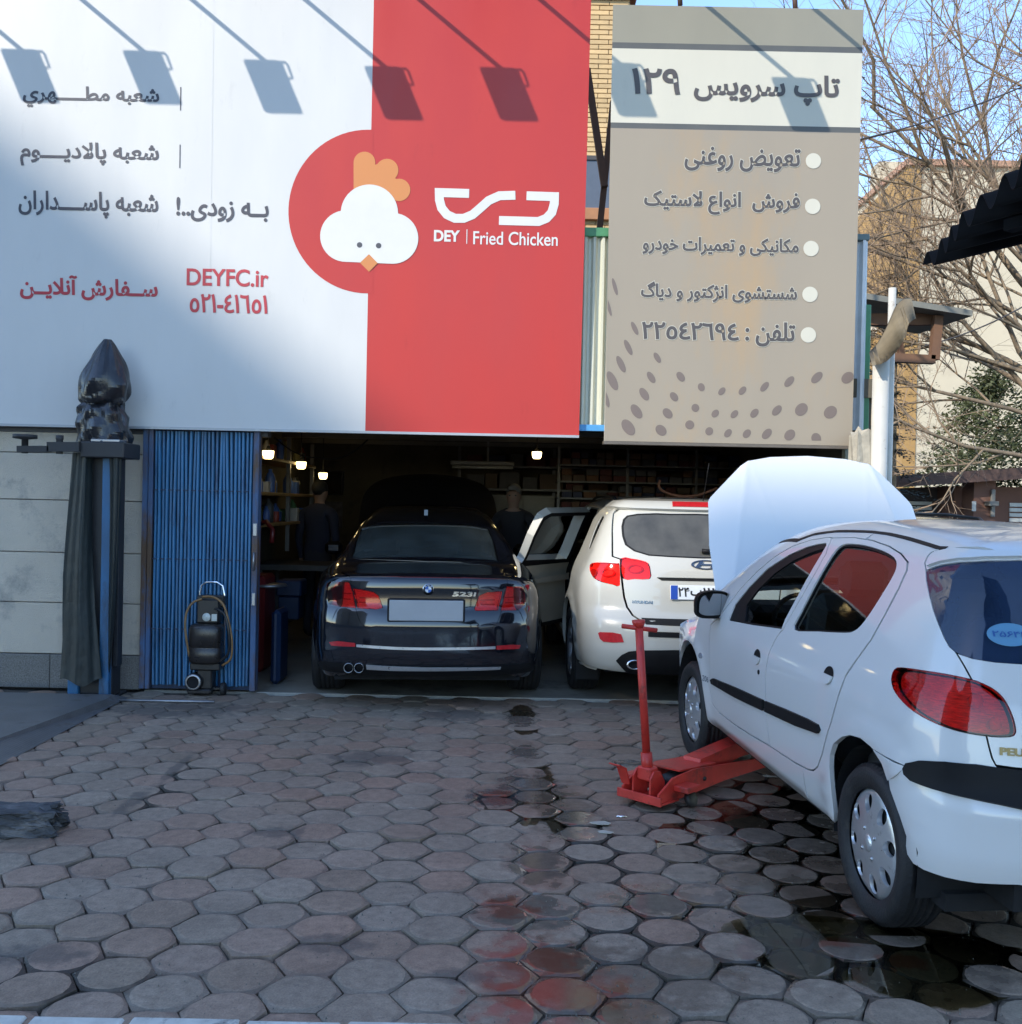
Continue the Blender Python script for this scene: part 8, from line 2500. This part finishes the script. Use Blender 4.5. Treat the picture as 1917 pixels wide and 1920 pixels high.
def bare_tree():
    r = random.Random(5)
    base = P(1990, 900, 17.0); x0, y0 = base.x, 17.0
    root = empty('bare_tree', (x0, y0, 0)); tag(root, 'large bare winter tree with dense fine twigs at the upper right', 'tree')
    bark = mat('bark_grey', (0.21, 0.155, 0.10), 0.9, var=0.3, scale=12, bump=0.5, bscale=40)
    twig = mat('twig_brown', (0.27, 0.19, 0.125), 0.85, var=0.25, scale=6)
    trunk = MB(); limbs = MB(); tw = MB()
    pts = [Vector((0, 0, -0.1))]
    for k in range(1, 8): pts.append(Vector((r.gauss(0, .05)+0.02*k, r.gauss(0, .05), 0.65*k)))
    trunk.tube(pts, [0.20-0.014*k for k in range(8)], 10)
    def branch(p, d, ln, rad, depth, mb):
        n = 4 if depth < 3 else 3
        P_ = [p]; q = p; dd = d.copy()
        for i in range(n):
            dd = (dd + Vector((r.gauss(0, .13), r.gauss(0, .13), r.gauss(0.03, .10)))).normalized()
            q = q + dd*ln/n; P_.append(q)
        rs = [rad*(1-0.62*i/n) for i in range(n+1)]
        mb.tube(P_, rs, 5 if depth < 2 else 3, caps=False)
        if depth >= 4: return
        cnt = (6, 5, 5, 4)[depth]
        for k in range(cnt):
            t = 0.25 + 0.75*(k+r.random())/cnt
            i = min(n-1, int(t*n)); f = t*n-i
            s = P_[i].lerp(P_[i+1], f)
            ax = dd.orthogonal().normalized(); ax.rotate(Matrix.Rotation(r.uniform(0, 6.28), 3, dd))
            nd = (dd*r.uniform(0.55, 1.0) + ax*r.uniform(0.45, 0.95) + Vector((0, 0, 0.08))).normalized()
            branch(s, nd, ln*r.uniform(0.42, 0.66), max(0.0030, rad*0.5), depth+1, limbs if depth+1 < 2 else tw)
    for k in range(7):
        a = 2*math.pi*k/7 + r.uniform(-.2, .2)
        z = 2.6 + 2.3*k/7
        up = 0.35 + 0.09*k
        s = Vector((0.02*z, 0, z))
        branch(s, Vector((math.cos(a), math.sin(a)*0.8, up)).normalized(), r.uniform(3.4, 4.6), 0.055, 0, limbs)
    for k in range(5):
        a = 2*math.pi*k/5+0.4
        branch(Vector((0.1, 0, 4.5)), Vector((math.cos(a)*0.45, math.sin(a)*0.45, 1)).normalized(), 5.2, 0.07, 0, limbs)
    # low limbs reaching left over the cream wall
    for k in range(6):
        branch(Vector((0.05, 0, 2.4+0.65*k)), Vector((-1, r.uniform(-.5, .2), 0.08+0.15*k)).normalized(), 3.9, 0.045, 0, limbs)
    for k in range(4):
        branch(Vector((0.05, 0, 2.9+0.3*k)), Vector((-0.62+0.1*k, r.uniform(-.2, .2), 1)).normalized(), 5.4, 0.05, 0, limbs)
    trunk.build('trunk', bark, root); limbs.build('limbs', bark, root)
    o = tw.build('twigs', twig, root); tag(o, kind='stuff')
    # a few dead leaves
    lf = MB()
    for k in range(420):
        v = tw.v[r.randrange(len(tw.v))]; a = r.uniform(0, 6.28); s = r.uniform(0.025, 0.05)
        e1 = Vector((math.cos(a), math.sin(a), r.gauss(0, .4)))*s; e2 = Vector((-math.sin(a), math.cos(a), r.gauss(0, .4)))*s*0.7
        v = Vector(v); lf.quad(v, v+e1+e2*.6, v+e1*1.7, v+e1-e2*.6)
    o = lf.build('dead_leaves', mat('leaf_dead', (0.22, 0.11, 0.045), 0.8, var=0.3), root); tag(o, kind='stuff')

def leaf_cloud(mb, c, rad, n, r, s0, s1, flat=1.0):
    for _ in range(n):
        d = Vector((r.gauss(0, 1), r.gauss(0, 1), r.gauss(0, 1))).normalized()*rad*r.uniform(0.45, 1.0)**0.6
        p = Vector(c) + Vector((d.x, d.y, d.z*flat))
        a = r.uniform(0, 6.28); s = r.uniform(s0, s1)
        e1 = Vector((math.cos(a), math.sin(a), r.gauss(0, .6))).normalized()*s; e2 = e1.cross(Vector((r.gauss(0, 1), r.gauss(0, 1), 1))).normalized()*s*0.45
        mb.quad(p-e1, p+e2, p+e1, p-e2)

def evergreens():
    r = random.Random(11)
    # rounded evergreen shrub tree
    gm = mat('leaf_evergreen', (0.075, 0.085, 0.030), 0.7, var=0.5, scale=2.2); bark = MATS['bark_grey']
    Y = 25.0
    c = P(1855, 900, Y)
    root = empty('evergreen_tree', (c.x, Y, 0)); tag(root, 'dense cone-shaped evergreen tree in front of the cream wall', 'tree')
    MB().tube([(0, 0, -0.1), (0.05, 0, 1.2), (0.0, 0, 3.2)], [0.14, 0.11, 0.05], 8).build('trunk', bark, root)
    zt = P(1850, 690, Y).z; mb = MB()
    for k in range(150):
        t = r.random()**1.1
        z = 0.9 + (zt-1.1)*t
        w = 2.2*(1-t)**0.7 + 0.12
        a = r.uniform(0, 6.28); q = w*math.sqrt(r.random())
        leaf_cloud(mb, (q*math.cos(a), q*math.sin(a), z), r.uniform(0.28, 0.5), 100, r, 0.035, 0.08)
    o = mb.build('crown', gm, root)
    # spruce behind the poles: tiers of drooping sprays
    sm = mat('needle_spruce', (0.016, 0.030, 0.024), 0.8, var=0.4, scale=3)
    Y = 18.5; c = P(1672, 900, Y)
    root = empty('spruce_tree', (c.x, Y, 0)); tag(root, 'dark blue-green spruce half hidden behind the white poles', 'tree')
    zt = P(1672, 470, Y).z
    MB().tube([(0, 0, -0.1), (0, 0, zt)], [0.12, 0.03], 8).build('trunk', bark, root)
    mb = MB()
    z = 1.0
    while z < zt-0.2:
        w = 1.05*(1-(z-0.5)/zt)**0.6+0.1
        for k in range(7):
            a = 2*math.pi*k/7 + r.uniform(-.3, .3)
            L = w*r.uniform(0.75, 1.1)
            for j in range(int(L*70)):
                t = r.random()
                p = Vector((math.cos(a)*L*t, math.sin(a)*L*t, z - 0.25*L*t*t + r.gauss(0, .03)))
                b = a + r.choice((-1, 1))*r.uniform(0.5, 1.1); s = r.uniform(0.05, 0.14)*(1.2-t)
                e = Vector((math.cos(b), math.sin(b), -0.25))*s; e2 = Vector((-math.sin(b), math.cos(b), 0.3))*0.018
                mb.quad(p, p+e*0.5+e2, p+e, p+e*0.5-e2)
        z += r.uniform(0.24, 0.36)
    mb.build('crown', sm, root)

def wires():
    m = mat('wire_dark', (0.05, 0.045, 0.045), 0.6, var=0.1)
    for k, (a, b, lab) in enumerate((((1560, 272, 12.5), (1990, 130, 12.5), 'overhead cable rising to the right through the bare twigs'), ((1735, 648, 13), (1990, 530, 13), 'cable running up right from the timber canopy'))):
        A = P(*a); B_ = P(*b)
        pts = [A.lerp(B_, t) - Vector((0, 0, 0.10*4*t*(1-t))) for t in np.linspace(0, 1, 14)]
        o = MB().tube(pts, 0.010, 5).build('cable', m); tag(o, lab, 'cable')

def parked_car():
    """dark estate beyond the hatchback; only its roof clears the white car"""
    c = Car((3.95, 8.9, 0.0), 0.09,
        W=[(0,.82),(0.4,.86),(1,.88),(3,.88),(4,.84),(4.5,.72)], S=[(0.1,-.1),(0.3,-.03),(0.55,0),(0.8,0),(0.95,-.04),(1.1,-.10),(1.35,-.22),(1.5,-.34)],
        T=[(0,1.38),(0.3,1.45),(0.8,1.50),(1.6,1.52),(2.3,1.48),(2.9,1.25),(3.3,1.0),(4,.88),(4.4,.75)], RR=[(0.2,.1),(0.4,0),(0.7,.03),(1.0,.1),(1.3,.25),(1.45,.35)], FF=[(0.2,4.35),(0.5,4.45),(0.8,4.38),(1.0,4.2),(1.5,4.1)],
        zb=0.2, kt=0.12, kr=0.12, axis_z=0.8, axis_y=1.6, arches=((0.8,.32,.36),(3.5,.32,.36)))
    c.fy = 3.2
    root = empty('parked_car'); root.matrix_world = c.M; tag(root, 'dark parked car whose roof just shows above the white hatchback', 'car')
    pm = mat('parked_paint', (0.02, 0.022, 0.03), 0.2, var=0.1, coat=1.0)
    edge = [(-0.60, 0.5), (-0.60, 1.2), (-0.59, 1.8), (-0.58, 2.3), (-0.62, 2.9), (-0.66, 3.3)]
    up = c.to2('side', c.pl(edge)); low = c.to2('side', c.sd([(0.5, .25), (1.5, .25), (2.5, .25), (3.9, .25)])); fr = c.to2('side', c.sd([(4.1, .4), (4.1, .7), (3.7, .85), (3.4, .93)]))
    cor = c.to2('side', c.sd([(0.5, z) for z in (.5, .8, 1.0, 1.2, 1.35)]))
    circ = lambda yc, n=30: [(yc+.36*math.cos(2*math.pi*i/n), max(.05, .32+.36*math.sin(2*math.pi*i/n))) for i in range(n)]
    a1 = c.to2('side', c.sd(circ(.8))); a2 = c.to2('side', c.sd(circ(3.5)))
    w1 = c.to2('side', c.sd([(.7, 1.0), (.75, 1.33), (1.6, 1.38), (1.6, 1.0)])); w2 = c.to2('side', c.sd([(1.7, 1.0), (1.7, 1.38), (2.3, 1.35), (3.0, 1.02)]))
    c.panel('body_side', 'side', low + fr + up[::-1] + cor[::-1], [a1, a2, w1, w2], pm, root, 0.07, mirror=True)
    for w in (w1, w2): c.panel('side_window', 'side', w, [], MATS['tint_glass'], root, 0.1, off=-.005, flange=0, mirror=True)
    rl = [(0, .4)] + edge[:4] + [(0, 2.35)]; c.panel('roof', 'plan', rl + mirror_x(rl[1:-1][::-1]), [], pm, root, 0.06)
    wl = [(0, 2.36), (-.58, 2.31), (-.62, 2.9), (-.66, 3.28), (0, 3.34)]; c.panel('windscreen', 'plan', wl + mirror_x(wl[1:-1][::-1]), [], MATS['tint_glass'], root, 0.08, flange=0)
    bl = [(0, 3.36), (-.66, 3.3), (-.76, 3.6), (-.7, 4.1), (0, 4.25)]; c.panel('bonnet', 'plan', bl + mirror_x(bl[1:-1][::-1]), [], pm, root, 0.08)
    cr = c.to2('rear', c.sd([(0.5, z) for z in (.25, .5, .8, 1.0, 1.2, 1.35)])); te = c.to3('rear', np.array([(cr[-1][0]*(1-t), 1.40) for t in np.linspace(0.1, 1, 6)])); ter = c.to2('rear', te)
    o = [(0, .25)] + cr + ter; c.panel('tailgate', 'rear', o + mirror_x(o[1:-1][::-1]), [], pm, root, 0.06)
    rp = c.pl([(-0.52, y) for y in (0.5, 0.6, 1.2, 1.9, 2.2, 2.3)])
    for s in (-1, 1): MB().tube([(s*abs(p[0]), p[1], p[2]+h) for p, h in zip(rp, (0, .04, .05, .05, .04, 0))], 0.016, 8).build('roof_rail', MATS['ink_black'], root)
    for y in (0.8, 3.5):
        for s in (-1, 1): simple_wheel(root, s*0.76, y, .31, .31, .2, .2)
    return root
# ------------------------------------------------------------------ assemble
pavement()
front_wall()
folding_gate()
billboard()
service_sign()
floodlights()
gap_things()
poles()
far_buildings()
hatchback()
saloon()
suv()
car_lift()
ramp()
rubble()
oil_drainer()
trolley_jack()
litter()
awning()
interior()
bare_tree()
evergreens()
wires()
parked_car()
